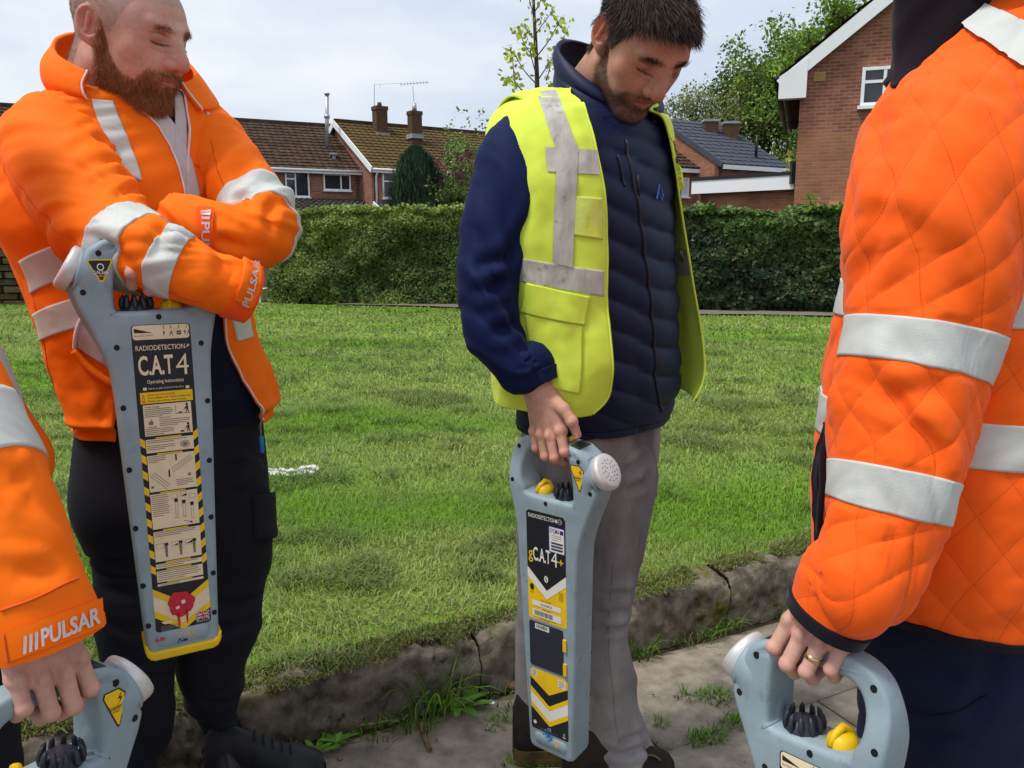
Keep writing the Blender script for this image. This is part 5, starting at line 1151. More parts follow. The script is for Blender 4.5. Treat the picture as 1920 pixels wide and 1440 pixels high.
def locator(M, label, kind):
    M = np.array(M); M[:3, 0] *= .91; root = empty('cable_locator', mat=Matrix([list(map(float, r)) for r in M]), label=label, cat='locator', group=None); root['local'] = 1; del root['local']; root['local'] = True
    mm = .001; O = lambda pts: [(x*mm, z*mm) for x, z in pts]
    outer = O([(-62, 16), (-58, 5), (-48, 0), (48, 0), (58, 5), (62, 16), (67, 140), (72, 260), (77, 380), (80, 470)])+O([tuple(q) for q in spline(np.array([(80, 470), (82, 500), (88, 535), (97, 575), (102, 615), (99, 648), (86, 674), (62, 690), (30, 695), (-10, 694), (-50, 690)], float), 41)[1:]])+O([(-78, 684), (-101, 670), (-108, 655), (-128, 606), (-122, 585), (-106, 548), (-92, 515), (-82, 480), (-78, 430), (-72, 260), (-67, 140)])
    hole = O(smooth_loop([(-67, 584), (-66, 612), (-60, 648), (-50, 664), (-20, 668), (30, 669), (54, 662), (67, 640), (68, 612), (58, 590), (44, 578), (-52, 575), (-64, 577)], 4))
    body = curve_solid('casing', [outer, hole], T_, .009, m_case, root)
    thin = lambda x, z: 1-.44*sstep(.590, .660, z)*sstep(-.062, -.034, x)          # the hoop is slimmer than the head
    co = np.empty(len(body.data.vertices)*3, np.float32); body.data.vertices.foreach_get('co', co); co = co.reshape(-1, 3); co[:, 1] *= thin(co[:, 0], co[:, 2]); body.data.vertices.foreach_set('co', co.reshape(-1)); body.data.update()
    mb = MB(); ax = np.array((-.84, 0, .54)); sc = np.array((-.116, 0, .634))
    mb.tube(spline(np.array([(-.066, 0, .47), (-.078, 0, .53), (-.094, 0, .58), sc-ax*.012, sc+ax*.004]), 14), np.interp(np.linspace(0, 4, 14), [0, 1, 2, 3, 4], [.012, .022, .0305, .0372, .0376]), 28); mb.build('speaker_housing', m_case, body, True)
    mb = MB(); prof = [(.003, .0340), (.006, .0352), (.010, .0356), (.013, .0366), (.020, .0366), (.0235, .0345), (.0255, .030), (.0256, .0)]; mb.tube([sc+ax*a for a, _ in prof], [b+1e-5 for _, b in prof], 40); mb.build('speaker_cap', m_cap, root, True); cap = COL.objects[-1]
    u1, _ = orth(ax, (0, 1, 0)); u2 = np.cross(ax, u1); u1 = np.array(u1)
    u1 = np.array((0, 1., 0)); u2 = np.cross(ax/np.linalg.norm(ax), u1); mb = MB(); axn = ax/np.linalg.norm(ax)
    for rr, cnt in ((.0075, 4), (.014, 9), (.021, 13)):
        for k in range(cnt): a = 2*np.pi*k/cnt+rr*90; p = sc+axn*.0258+(u1*math.cos(a)+u2*math.sin(a))*rr; mb.tube([p-axn*.004, p+axn*.0004], [.0011, .0011], 6)
    o = mb.build('sound_holes', m_hole, cap); o['kind'] = 'stuff'
    # display and trigger on the sloping top
    a, b = np.array((-.0560, .6888)), np.array((-.0790, .6837)); d = (b-a)/np.linalg.norm(b-a); nn = np.array((-d[1], d[0])); nn = nn if nn[1] > 0 else -nn; V = [(*(a+nn*o_)[:1], y, (a+nn*o_)[1]) for o_ in (0, .0012) for a_ in (0,) for y in ()]
    V = [np.array(((q+nn*h_)[0], y, (q+nn*h_)[1])) for h_ in (-.001, .0012) for q in (a, b) for y in (-.021, .021)]; mk('display', V, [(0, 1, 3, 2), (4, 6, 7, 5), (0, 4, 5, 1), (2, 3, 7, 6), (0, 2, 6, 4), (1, 5, 7, 3)], m_screen, root, False)
    mb = MB(); mb.tube([(-.048, -.011, .694), (-.048, -.009, .697), (-.048, .009, .697), (-.048, .011, .694)], [.002, .0055, .0055, .002], 10); mb.build('trigger_button', m_yel, root, True)
    knob_mesh((-.031, 0, .575), .0250, .0235, 11).build('mode_knob', m_knob, root, True)
    n = 24; mb = MB(); th = np.linspace(0, 2*np.pi, n, endpoint=False); R_ = .0205; V = [(.026+R_*s_*math.cos(t), R_*s_*math.sin(t), .575+z) for z, s_ in ((0, 1), (.004, 1.0), (.010, .9), (.014, .7), (.0165, .35)) for t in th]; mb.add(V, [(i*n+j, i*n+(j+1) % n, (i+1)*n+(j+1) % n, (i+1)*n+j) for i in range(4) for j in range(n)]+[tuple(4*n+j for j in range(n))])
    mb.tube([(.026-.006, -.019, .577), (.026-.003, -.012, .591), (.026, 0, .5975), (.026+.003, .012, .591), (.026+.006, .019, .577)], [.005, .0052, .0055, .0052, .005], 8); mb.build('sensitivity_knob', m_yel, root, True)
    # screw holes down both rims, both faces: proud discs coloured as shade
    for side in (-1, 1):
        for (x, z) in [(-112, 606), (-84, 664), (0, 565), (78, 668), (88, 600), (-69, 520), (66, 520), (-67, 425), (70, 425), (-66, 325), (66, 325), (-64, 228), (62, 228), (-60, 130), (59, 130), (-57, 60), (56, 60)]:
            if side > 0 and kind == 'gcat' and abs(x) < 75 and z < 560: continue
            tt_ = T_*float(thin(x*mm, z*mm)); mb = MB(); mb.tube([(x*mm, side*(tt_-.004), z*mm), (x*mm, side*(tt_+.0006), z*mm)], [.0047, .0047], 10); mb.build('screw_hole', m_hole, body)
    # pad near the foot
    for side in (-1, 1):
        pts = rrect(-.046, .018, .046, .044, .012, 5); k = len(pts); ctr = np.mean(pts, 0); V = [(x, side*T_, z) for x, z in pts]+[(ctr[0]+(x-ctr[0])*.93, side*(T_+.003), ctr[1]+(z-ctr[1])*.85) for x, z in pts]; F = [(i, (i+1) % k, k+(i+1) % k, k+i) for i in range(k)]+[tuple(range(k, 2*k))]; mk('foot_pad', V, F, m_case, body, True)
    if kind in ('cat', 'spx'):
        # yellow boot round the foot
        curve_solid('foot_boot', [O([(-66, 24), (-66, 14), (-63, 6), (-58, 0), (-50, -3), (50, -3), (58, 0), (63, 6), (66, 14), (66, 24), (61, 23), (58, 16), (52, 13), (-52, 13), (-58, 16), (-61, 23)])], T_+.0035, .004, m_yel, root)
        p = Print(-1, T_); cx = lambda v: .008*(v-.3)/.25
        sh = .003
        p.rect(-.0475+.002, .045, .0475+.002, .5535, m_ink, 1, .006); p.rect(-.0455+.002, .530, .0455+.002, .5525, m_paper, 2, .005)
        # sensitivity wedge and mode marks
        p.poly([(-.041, .548), (-.041, .541), (-.012, .5405)], m_ink, 3); p.text('Sensitivity control', -.041, .5345, .029, .0035, m_ink)
        for k, u in enumerate((.006, .018, .0305, .043)):
            p.rect(u-.0005, .5455, u+.0005, .5515, m_ink, 3)
            if k == 0: p.poly([(u+.001, .5440), (u-.002, .5395), (u, .5395), (u-.001, .5345), (u+.0025, .5405), (u+.0005, .5405)], m_ink, 3)
            elif k == 1: [p.poly(q, m_ink, 3) for q in ([(u-.003, .5345), (u-.002, .5345), (u+.001, .543), (u, .543)], [(u+.003, .5345), (u+.002, .5345), (u-.001, .543), (u, .543)], [(u-.003, .5395), (u+.003, .5395), (u+.003, .5385), (u-.003, .5385)])]
            elif k == 2: p.rect(u-.0038, .536, u+.0038, .542, m_ink, 3, .0012); p.rect(u-.0026, .5385, u+.0026, .5396, m_paper, 4)
            else: p.poly([(u-.002, .5440), (u-.005, .5395), (u-.003, .5395), (u-.004, .5345), (u-.0005, .5405), (u-.0025, .5405)], m_ink, 3); p.poly([(u+.0005, .5345), (u+.0015, .5345), (u+.004, .543), (u+.003, .543)], m_ink, 3); p.poly([(u+.0055, .5345), (u+.0045, .5345), (u+.002, .543), (u+.003, .543)], m_ink, 3)
        if kind == 'spx': p.text('SPX', -.040, .508, .036, .015, m_wprint, 3, .012)
        p2 = Print(-1, T_)
        if kind == 'cat':
            p2.text('RADIODETECTION', -.0405, .5130, .079, .0080, m_paper, 3, .008); p2.poly([(.0415, .520), (.0455, .520), (.0455, .516), (.0440, .5175), (.0415, .5145), (.0405, .5155), (.0428, .5185)], m_paper, 3)
            p2.text('C.A.T', -.0385, .4735, .056, .0315, m_paper, 3, .022); p2.text('4', .0215, .4715, .021, .0335, m_paper, 3, -.006)
            p2.text('Operating Instructions', -.0265, .4585, .059, .0078, m_paper, 3, .006); p2.rect(-.034, .4500, -.028, .4545, m_paper, 3, .001); p2.rect(.035, .4485, .041, .453, m_paper, 3, .001); p2.text('Read the user guide. Use the C.A.T with a Genny', -.025, .4502, .057, .0034, m_wprint)
            p2.rect(-.0395, .4285, .0455, .4465, m_yprint, 2); p2.poly([(-.038, .431), (-.031, .431), (-.0345, .4445)], m_red, 3); p2.poly([(-.0365, .4325), (-.0325, .4325), (-.0345, .4410)], m_yprint, 4); p2.text('ALWAYS DIG WITH CAUTION.', -.028, .4400, .045, .0036, m_red, 3, .01); p2.text('Some utilities may remain undetected', -.028, .4353, .070, .0034, m_ink, 3, .01); p2.text('Always use a Genny when locating', -.028, .4303, .062, .0034, m_ink, 3, .01)
            # side hazard strips
            for v in np.arange(.150, .372, .0265):
                for (u0, u1) in ((-.0455, -.0375), (.0415, .0495)):
                    sg = 1 if u0 < 0 else -1; p2.poly([(u0, v), (u1, v-.006*sg), (u1, v+.013-.006*sg), (u0, v+.013)], m_yprint, 2)
            boxes = [(.376, .4265), (.3485, .3705), (.284, .3440), (.2215, .2800), (.166, .217), (.154, .162), (.131, .150), (.124, .128)]
            for k, (v0, v1) in enumerate(boxes):
                p2.rect(-.0365, v0, .0415, v1, m_paper, 3)
                if k: p2.rect(-.02, v1+.0006, .022, v1+.0026, m_yprint, 2)
            # step headings and body copy, figures as line drawings
            def head(t, u, v): p2.text(t, u, v, None, .0026, m_ink, 4, .01)
            head('1 Power Transfer', -.035, .4215); p2.lines(-.035, .4200, .012, 5, .0030, m_gprint, 4, seed=1); p2.rect(.0155, .4235, .0160, .409, m_ink, 4); p2.rect(.0150, .4085, .0405, .4092, m_ink, 4)
            def man(u, v, s): p2.poly([(u+.0022*s*math.cos(t), v+.0135*s+.0022*s*math.sin(t)) for t in np.linspace(0, 6.28, 9)[:-1]], m_ink, 4); p2.poly([(u-.002*s, v+.011*s), (u+.0022*s, v+.011*s), (u+.0018*s, v+.005*s), (u+.003*s, v), (u+.0015*s, v), (u, v+.005*s), (u-.0018*s, v), (u-.003*s, v), (u-.0015*s, v+.006*s)], m_ink, 4); p2.poly([(u-.002*s, v+.010*s), (u-.006*s, v+.005*s), (u-.0055*s, v+.0045*s), (u-.001*s, v+.0085*s)], m_ink, 4)
            man(.0345, .4092, 1); p2.rect(.020, .4095, .026, .4115, m_ink, 4, .0006); head('Signal Clamping', -.012, .4030); p2.lines(-.012, .4012, .0385, 4, .0030, m_gprint, 4, seed=2); p2.rect(-.029, .394, -.022, .400, m_gprint, 4, .001); p2.rect(-.0255, .400, -.0245, .4035, m_ink, 4); head('Induction', -.030, .3895); p2.lines(-.035, .3880, .014, 4, .0030, m_gprint, 4, seed=3); man(.0345, .3775, 1); p2.rect(.021, .378, .028, .3805, m_ink, 4, .0008)
            p2.lines(-.035, .3685, .038, 2, .0030, m_gprint, 4, seed=4); p2.lines(-.035, .3605, .012, 3, .0030, m_gprint, 4, seed=5)
            for q in range(5): p2.poly([(.027+.0085*math.cos(t)*(.5+.12*q), .358+.006*math.sin(t)*(.5+.12*q)) for t in np.linspace(q, q+6.28, 13)[:-1]], m_gprint if q % 2 == 0 else m_paper, 8-q)
            def pipe(u0, v0, u1, v1, w):
                d = np.array((u1-u0, v1-v0)); d /= np.linalg.norm(d); n_ = np.array((-d[1], d[0]))*w
                for s_ in (-1, 0, 1): a_ = np.array((u0, v0))+n_*s_; b_ = np.array((u1, v1))+n_*s_; t_ = np.array((-d[1], d[0]))*.0004; p2.poly([tuple(a_-t_), tuple(b_-t_), tuple(b_+t_), tuple(a_+t_)], m_gprint, 4)
            pipe(.002, .316, .037, .336, .0035); pipe(-.030, .313, -.006, .290, .0042); p2.lines(-.035, .3425, -.006, 4, .0030, m_gprint, 4, seed=6); p2.lines(.008, .300, .038, 4, .0030, m_gprint, 4, seed=7); p2.rect(-.004, .306, -.0015, .318, m_ink, 4); p2.rect(.009, .332, .0115, .342, m_ink, 4); p2.rect(.028, .304, .033, .309, m_gprint, 4, .001); p2.rect(-.034, .290, -.029, .294, m_gprint, 4, .001)
            p2.lines(-.035, .278, -.006, 11, .0034, m_gprint, 4, seed=8)
            for u, v in ((.003, .240), (.0155, .236), (.029, .231)): p2.poly([(u, v), (u+.004, v), (u+.0045, v+.026), (u-.0005, v+.026)], m_gprint, 4); p2.poly([(u+.0006, v+.001), (u+.0034, v+.001), (u+.0038, v+.022), (u+.0002, v+.022)], m_paper, 5); p2.rect(u-.001, v+.0235, u+.005, v+.0285, m_ink, 5)
            for u, v in ((-.003, .2695), (.0125, .2710), (.027, .2660)): p2.rect(u, v, u+.011, v+.0075, m_gprint, 4); p2.rect(u+.0005, v+.0005, u+.0105, v+.0070, m_paper, 5)
            p2.poly([(.0135, .2715), (.0225, .2715), (.0225, .2755)], m_ink, 6); p2.poly([(.016, .2300), (.027, .2262), (.0268, .2255), (.0158, .2292)], m_ink, 4); p2.poly([(.027, .2280), (.031, .2245), (.026, .2240)], m_ink, 4); p2.poly([(.0, .238), (.008, .2352), (.0078, .2345), (-.0002, .2372)], m_ink, 4)
            p2.lines(-.035, .2155, .039, 3, .0030, m_gprint, 4, seed=9); 
            for u in (-.019, .005, .028): p2.poly([(u, .172), (u+.0035, .172), (u+.0045, .194), (u-.001, .194)], m_gprint, 4); p2.rect(u-.001, .192, u+.0055, .1965, m_ink, 5)
            for u in (-.034, -.008, .015): p2.rect(u, .188, u+.013, .1965, m_gprint, 4); p2.rect(u+.0005, .1885, u+.0125, .196, m_paper, 5)
            p2.poly([(-.006, .190), (.003, .190), (.003, .1935)], m_ink, 6); p2.poly([(.016, .190), (.027, .190), (.027, .1945)], m_ink, 6)
            p2.lines(-.035, .1605, .038, 2, .0030, m_gprint, 4, seed=10); p2.lines(-.035, .1485, .038, 5, .0034, m_gprint, 4, seed=11); p2.text('8 ALWAYS DIG WITH CAUTION', -.032, .1247, .032, .0026, m_ink, 4)
            # chevrons
            for (dv, w, m, ly) in ((0, .012, m_yprint, 2), (-.012, .026, m_paper, 3), (-.038, .012, m_yprint, 2)):
                v = .1215+dv; p2.poly([(-.0455, v), (.002, v-.030), (.002, v-.030-w), (-.0455, v-w)], m, ly); p2.poly([(.002, v-.030), (.0495, v), (.0495, v-w), (.002, v-.030-w)], m, ly)
            # paint splat with runs
            sp = []
            for k in range(30): a = 2*np.pi*k/30; r = .0225*(1+.06*math.sin(3*a+1)+.05*math.sin(7*a)+.03*math.sin(13*a)); sp.append((.000+r*math.cos(a), .088+r*.97*math.sin(a)))
            p3 = Print(-1, T_); p3.poly(sp, m_red, 7); p3.poly([(-.009, .075), (-.004, .074), (-.0035, .052), (-.005, .046), (-.0068, .050)], m_red, 7); p3.poly([(.006, .075), (.0115, .075), (.0098, .057), (.0088, .050), (.0072, .056)], m_red, 7)
            p3.poly([(-.010, .083), (-.004, .086), (-.003, .081), (-.008, .079)], m_wpaint, 9); p3.poly([(.0, .093), (.006, .0945), (.008, .089), (.002, .0865)], m_wpaint, 9)
            p2.poly([(-.036, .062), (-.016, .062), (-.018, .057), (-.030, .0575)], m_paper, 4); p2.lines(-.037, .0545, -.004, 4, .0026, m_gprint, 4, seed=12)
            # flag
            fu, fv, fw, fh = .024, .0525, .023, .0135; p2.rect(fu, fv, fu+fw, fv+fh, m_blue, 4)
            for (a_, b_) in (((fu, fv), (fu+fw, fv+fh)), ((fu, fv+fh), (fu+fw, fv))):
                a_ = np.array(a_); b_ = np.array(b_); d = (b_-a_)/np.linalg.norm(b_-a_); n_ = np.array((-d[1], d[0]))
                for w, m, ly in ((.0014, m_wprint, 5), (.0005, m_red, 6)): p2.poly([tuple(a_-n_*w), tuple(b_-n_*w), tuple(b_+n_*w), tuple(a_+n_*w)], m, ly)
            for w, m, ly in ((.0022, m_wprint, 7), (.0013, m_red, 8)): p2.rect(fu+fw/2-w, fv, fu+fw/2+w, fv+fh, m, ly); p2.rect(fu, fv+fh/2-w, fu+fw, fv+fh/2+w, m, ly)
            p2.text('MADE IN THE UK', fu, fv-.004, fw, .0024, m_wprint)
        lb = p.build('instruction_label', root)
        if p2.V: p2.build('print', lb)['kind'] = 'stuff'
        if kind == 'cat':
            p3.build('paint_splash', root)
            q = Print(-1, T_); q.poly([(-.100, .655), (-.066, .655), (-.0645, .652), (-.080, .6215), (-.085, .6205), (-.102, .651)], m_yprint, 2); q.poly([(-.0985, .6533), (-.068, .6533), (-.067, .6515), (-.081, .624), (-.0842, .6232), (-.1, .651)], m_ink, 3)
            q.poly([(-.083+.0055*math.cos(t), .6435+.0055*math.sin(t)) for t in np.linspace(0, 6.28, 13)[:-1]], m_wprint, 4); q.poly([(-.083+.0038*math.cos(t), .6435+.0038*math.sin(t)) for t in np.linspace(0, 6.28, 13)[:-1]], m_ink, 5); q.text('CALSafe', -.0945, .633, .023, .0052, m_wprint, 4, .01); q.text('ENABLED', -.090, .6285, .014, .003, m_yprint, 4); q.build('warning_sticker', root)
            # sprayed paint stains on the foot pad
            q = Print(-1, T_+.0032); 
            for (cu, cv, r, m, sd) in ((.004, .036, .011, m_yel, 3), (-.004, .024, .007, m_blue, 5), (-.038, .034, .007, m_red, 7)):
                rr = random.Random(sd)
                for k in range(34): a = rr.uniform(0, 6.28); d = r*rr.random()**.6; s_ = .0012*rr.uniform(.3, 1.3); q.poly([(cu+d*math.cos(a)*1.5+s_*math.cos(t), cv+d*.5*math.sin(a)+s_*math.sin(t)) for t in np.linspace(0, 6.28, 7)[:-1]], m, 1+k*.05)
            o = q.build('paint_specks', root); o['kind'] = 'stuff'
    def strike():
        q = Print(1, T_); q.poly([(.066, .657), (.088, .657), (.0975, .648), (.0975, .636), (.089, .607), (.0855, .606), (.0645, .650)], m_ink, 2); q.poly([(.068, .6553), (.0873, .6553), (.0958, .647), (.0958, .636), (.0883, .6095), (.0862, .6092), (.0664, .650)], m_yprint, 3)
        q.poly([(.0915, .652), (.086, .643), (.0895, .643), (.0875, .636), (.093, .6445), (.0897, .6445)], m_ink, 4); q.text('StrikeAlert', .0735, .630, .0185, .0065, m_ink, 4, .008); q.text('ENABLED', .0785, .6265, .010, .0028, m_ink, 4); q.build('warning_sticker', root)
    if kind in ('gcat', 'plain'): strike()
    if kind == 'gcat':
        p = Print(1, T_); L, Rr = -.052, .050
        p.rect(L, .308, Rr, .545, m_yprint, 1, .005); p.poly([(L, .540), (L+.005, .545), (Rr-.005, .545), (Rr, .540), (Rr, .4215), (-.001, .3990), (L, .4215)], m_ink, 2); p.poly([(L, .4215), (-.001, .3790), (-.001, .3600), (L, .4000)], m_wprint, 3); p.poly([(-.001, .3790), (Rr, .4215), (Rr, .4000), (-.001, .3600)], m_wprint, 3); p.poly([(L, .4225), (Rr, .4225), (-.001, .3790)], m_ink, 2.5)
        q = Print(1, T_); q.text('RADIODETECTION', L+.006, .5300, .072, .0085, m_wprint, 4, .006); q.poly([(.036+.0055*math.cos(t), .534+.0055*math.sin(t)) for t in np.linspace(0, 6.28, 15)[:-1]], m_wprint, 4); q.poly([(.036+.0046*math.cos(t), .534+.0046*math.sin(t)) for t in np.linspace(0, 6.28, 15)[:-1]], m_ink, 5); q.rect(.0310, .5337, .041, .5343, m_wprint, 6); q.poly([(.024, .534), (.029, .5385), (.029, .5295)], m_wprint, 4)
        q.text('g', L+.004, .4330, .012, .0255, m_yprint, 4, .006); q.text('C.A.T', L+.0165, .4385, .046, .0300, m_wprint, 4, .020); q.text('4', .0125, .4365, .0165, .032, m_wprint, 4, -.004); q.text('+', .0315, .443, .0125, .0125, m_yprint, 4, .005)
        q.poly([(-.002+.0052*math.cos(t), .404+.0075*math.sin(t)) for t in np.linspace(0, 6.28, 15)[:-1]], m_wprint, 4); q.poly([(-.0045, .408), (.001, .402), (-.002, .399), (-.002, .409), (.001, .406), (-.0045, .400)][:3], m_ink, 5); q.poly([(-.0027, .398), (-.0013, .398), (-.0013, .410), (-.0027, .410)], m_ink, 5)
        # asset sticker
        q.rect(.006, .4650, .0495, .5225, m_blue, 4, .003); q.rect(.009, .4680, .0470, .5200, m_wprint, 5, .002); q.text('SYGMA', .0105, .5075, .025, .0100, m_blue, 6, .01); q.rect(.0365, .5080, .0455, .5165, m_blue, 6, .002); q.lines(.015, .5035, .042, 3, .0045, m_gprint, 6, seed=3)
        for v in (.485, .4785, .472): q.lines(.012, v+.004, .0445, 1, .003, m_blue, 6, last=1); q.rect(.014, v, .043, v+.0026, m_ink, 6)
        q.poly([(L+.011+.0055*math.cos(t), .379+.0075*math.sin(t)) for t in np.linspace(0, 6.28, 15)[:-1]], m_ink, 4); q.text('IP65', L+.007, .3655, .008, .003, m_ink)
        for k in range(4): q.rect(.031, .3665+k*.005, .0415, .3695+k*.005, m_ink, 4); q.rect(.0316, .3670+k*.005, .0409, .3690+k*.005, m_yprint, 5)
        q.text('Made in the UK', -.018, .3525, .028, .0040, m_ink); q.rect(L+.010, .3390, .036, .3505, m_wprint, 4); q.text('10/CAT4GPLUS', -.018, .3425, .030, .0048, m_ink, 5, .01); q.text('Serial No', -.014, .3330, .022, .0034, m_ink); q.rect(L+.011, .3155, .036, .3310, m_wprint, 4)
        rr = random.Random(4); u = L+.016
        while u < .012: w = rr.choice((.0006, .001, .0016)); q.rect(u, .3185, u+w, .3290, m_ink, 5); u += w+rr.choice((.0006, .0011))
        q.lines(-.024, .3140, .026, 2, .0026, m_ink, 4, .0006, seed=9)
        lb = p.build('front_label', root); q.build('print', lb)['kind'] = 'stuff'
        # battery door and yellow latches
        pts = rrect(L, .200, .041, .304, .006); k = len(pts); ctr = np.mean(pts, 0); V = [(-x, T_-.001, z) for x, z in pts]+[(-(ctr[0]+(x-ctr[0])*.97), T_+.0016, ctr[1]+(z-ctr[1])*.975) for x, z in pts]; dr = mk('battery_door', V, [(i, (i+1) % k, k+(i+1) % k, k+i) for i in range(k)]+[tuple(range(k, 2*k))], m_knob, root, False)
        q = Print(1, T_+.0018); q.rect(-.034, .2880, .004, .3000, m_wprint, 1); u = -.030
        while u < .0: w = rr.choice((.001, .0018, .0026)); q.rect(u, .2905, u+w, .2985, m_ink, 2); u += w+rr.choice((.001, .0016))
        q.build('barcode_sticker', dr)
        for v in (.258, .204):
            mb = MB(); mb.box((-.049, T_-.002, v), (-.0405, T_+.0035, v+.026)); mb.build('latch', m_yel, root)
        p = Print(1, T_); p.rect(L, .050, Rr, .194, m_ink, 1, .005); p.poly([(L, .189), (L+.005, .194), (Rr-.005, .194), (Rr, .189), (Rr, .172), (-.001, .142), (L, .172)], m_yprint, 2)
        for v, w, m in ((.150, .012, m_yprint), (.138, .024, m_wprint), (.114, .012, m_yprint)): p.poly([(L, v), (-.001, v-.034), (-.001, v-.034-w), (L, v-w)], m, 2); p.poly([(-.001, v-.034), (Rr, v), (Rr, v-w), (-.001, v-.034-w)], m, 2)
        q = Print(1, T_); q.rect(L+.005, .176, L+.019, .192, m_wprint, 3, .001); q.rect(.024, .170, .044, .188, m_wprint, 3, .001); q.lines(.026, .186, .042, 5, .0034, m_gprint, 4, seed=5); q.lines(L+.0065, .190, L+.018, 5, .003, m_gprint, 4, seed=6); q.text('CE', -.007, .0585, .010, .0055, m_wprint); q.poly([(L+.010+.0045*math.cos(t), .066+.0045*math.sin(t)) for t in np.linspace(0, 6.28, 12)[:-1]], m_wprint, 3); q.rect(.034, .0560, .0425, .0575, m_wprint, 3); q.poly([(.036, .0665), (.037, .0665), (.0415, .0595), (.0405, .0595)], m_wprint, 3); q.poly([(.0415, .0665), (.0405, .0665), (.036, .0595), (.037, .0595)], m_wprint, 3)
        q.lines(-.03, .0565, .026, 2, .003, m_gprint, 3, .0007, seed=8); lb = p.build('chevron_label', root); q.build('print', lb)['kind'] = 'stuff'
        q = Print(1, T_+.0032); rr = random.Random(2)
        for (cu, cv, r, m, num) in ((-.004, .048, .016, m_bluesp, 90), (.020, .036, .009, m_yprint, 24)):
            for k in range(num): a = rr.uniform(0, 6.28); d = r*rr.random()**.7; s_ = .0016*rr.uniform(.3, 1.3); q.poly([(cu+d*math.cos(a)*.8+s_*math.cos(t), cv+d*.9*math.sin(a)+s_*math.sin(t)) for t in np.linspace(0, 6.28, 7)[:-1]], m, 1+k*.04)
        o = q.build('paint_specks', root); o['kind'] = 'stuff'
    return root
def loc_frame(z_axis, x_axis, anchor_local, anchor_world):
    """locator matrix from its up axis, its speaker-to-handle axis and one matched point"""
    x, z = orth(z_axis, x_axis); y = np.cross(z, x); M = np.eye(4); M[:3, 0] = x; M[:3, 1] = y; M[:3, 2] = z; M[:3, 3] = np.asarray(anchor_world)-M[:3, :3]@np.asarray(anchor_local); return M
# ---- A: hung face-on under the folded arms
_t = at(182, 590, 1.345); _a0 = at(342, 1208, 1.275); _a1 = at(294, 597, 1.285)
M_A = loc_frame(_a1-_a0, (math.cos(R(29)), math.sin(R(29)), 0), (0.0, 0, 0.0), _a0); L_A = M_A
# ---- B: speaker end towards the camera, hung from the right hand
_b0 = at(1049, 1400, 1.55); _b1 = at(1040, 905, 1.52)
_psi = R(53); M_B = loc_frame(_b1-_b0, (-math.sin(_psi), math.cos(_psi), 0), (0, 0, 0), _b0)
# ---- C: near right, speaker pointing left and away
_c1 = at(1546, 1396, .90); M_C = loc_frame((-.02, .10, 1), (math.cos(R(-52)), math.sin(R(-52)), 0), (0, 0, .565), _c1)
# ---- D: near left, speaker pointing right and away
_d1 = at(120, 1420, .86); M_D = loc_frame((.06, .04, 1), (-math.cos(R(62)), -math.sin(R(62)), 0), (-.031, 0, .580), _d1)
locator(M_A, 'scuffed grey cable locator with instruction panel and red paint splash, under folded arms', 'cat')
locator(M_B, 'grey cable locator with black and yellow chevrons hanging from the man in grey jeans', 'gcat')
locator(M_C, 'grey cable locator gripped by the hand wearing a ring', 'spx')
locator(M_D, 'grey cable locator held below the wide printed orange cuff', 'plain')
# ================================================================== CLOTH MATERIALS
def cloth_mat(name, col, rough=.75, sheen=.0, weave=1400, bump=.15, var=.05, spec=.12): return mat(name, col, rough, spec, var=var, var_scale=5, bump=bump, bump_scale=weave, sheen=sheen)
ORANGE = (1.0, .170, .006, 1); ORANGE2 = (1.0, .125, .010, 1)
m_orange = cloth_mat('orange_softshell', ORANGE, .72, .0)
m_orange_d = cloth_mat('orange_tab', (1.0, .105, .012, 1), .7, .1)
m_yellow = cloth_mat('fluorescent_yellow_polyester', (.66, .82, .085, 1), .7, .1, 1800, var=.06)
m_reflect = mat('reflective_tape', C(196, 199, 194), .55, .4, var=.04, var_scale=30, bump=.2, bump_scale=500)
m_reflect_old = mat('worn_reflective_tape', C(190, 188, 178), .5, .4, color2=C(164, 162, 152), var_scale=45, bump=.5, bump_scale=160, stretch=(1, 1, .25))
m_pvcclear = mat('clear_vinyl_pocket', C(206, 222, 120), .18, .6, color2=C(196, 214, 60), var_scale=30, bump=.4, bump_scale=70)
m_lining = cloth_mat('grey_fleece_lining', C(196, 192, 192), .9, .4, 500, .4)
m_navy = cloth_mat('navy_softshell', C(15, 28, 66), .7, .02, 1500, .1)
m_navy_pad = mat('navy_padded_nylon', C(14, 25, 58), .55, .25, var=.06, var_scale=6, bump=.12, bump_scale=600)
m_navy_dark = cloth_mat('navy_cotton', C(24, 27, 48), .9, .03)
m_black_cloth = cloth_mat('black_work_trousers', C(33, 34, 42), .88, .02, 900, .25, var=.15)
m_navy_trouser = cloth_mat('navy_work_trousers', C(31, 36, 60), .88, .02, 900, .25, var=.12)
m_fleece = cloth_mat('black_fleece', C(26, 20, 28), .95, .08, 400, .5)
m_jeans = mat('grey_denim', C(98, 95, 97), .88, .2, color2=C(160, 155, 153), var_scale=9, bump=.3, bump_scale=900, detail=6, stretch=(1, 1, .35), sheen=.03)
m_zip = mat('pale_zip', C(226, 214, 214), .5, .4, bump=.5, bump_scale=300); m_zipd = mat('dark_zip', C(30, 24, 34), .4, .4, bump=.5, bump_scale=400)
m_trim = cloth_mat('black_binding', C(26, 22, 30), .8, .2); m_seam = cloth_mat('purple_piping', C(112, 44, 66), .7, .2); m_oseam = cloth_mat('orange_seam', (.62, .10, .012, 1), .8, .1)
m_print = mat('silver_transfer_print', C(206, 200, 196), .45, .4, metal=.2)
m_bluetag = mat('blue_woven_label', C(86, 118, 206), .7, .2); m_gold = mat('gold_ring', C(214, 186, 130), .25, .6, metal=1.)
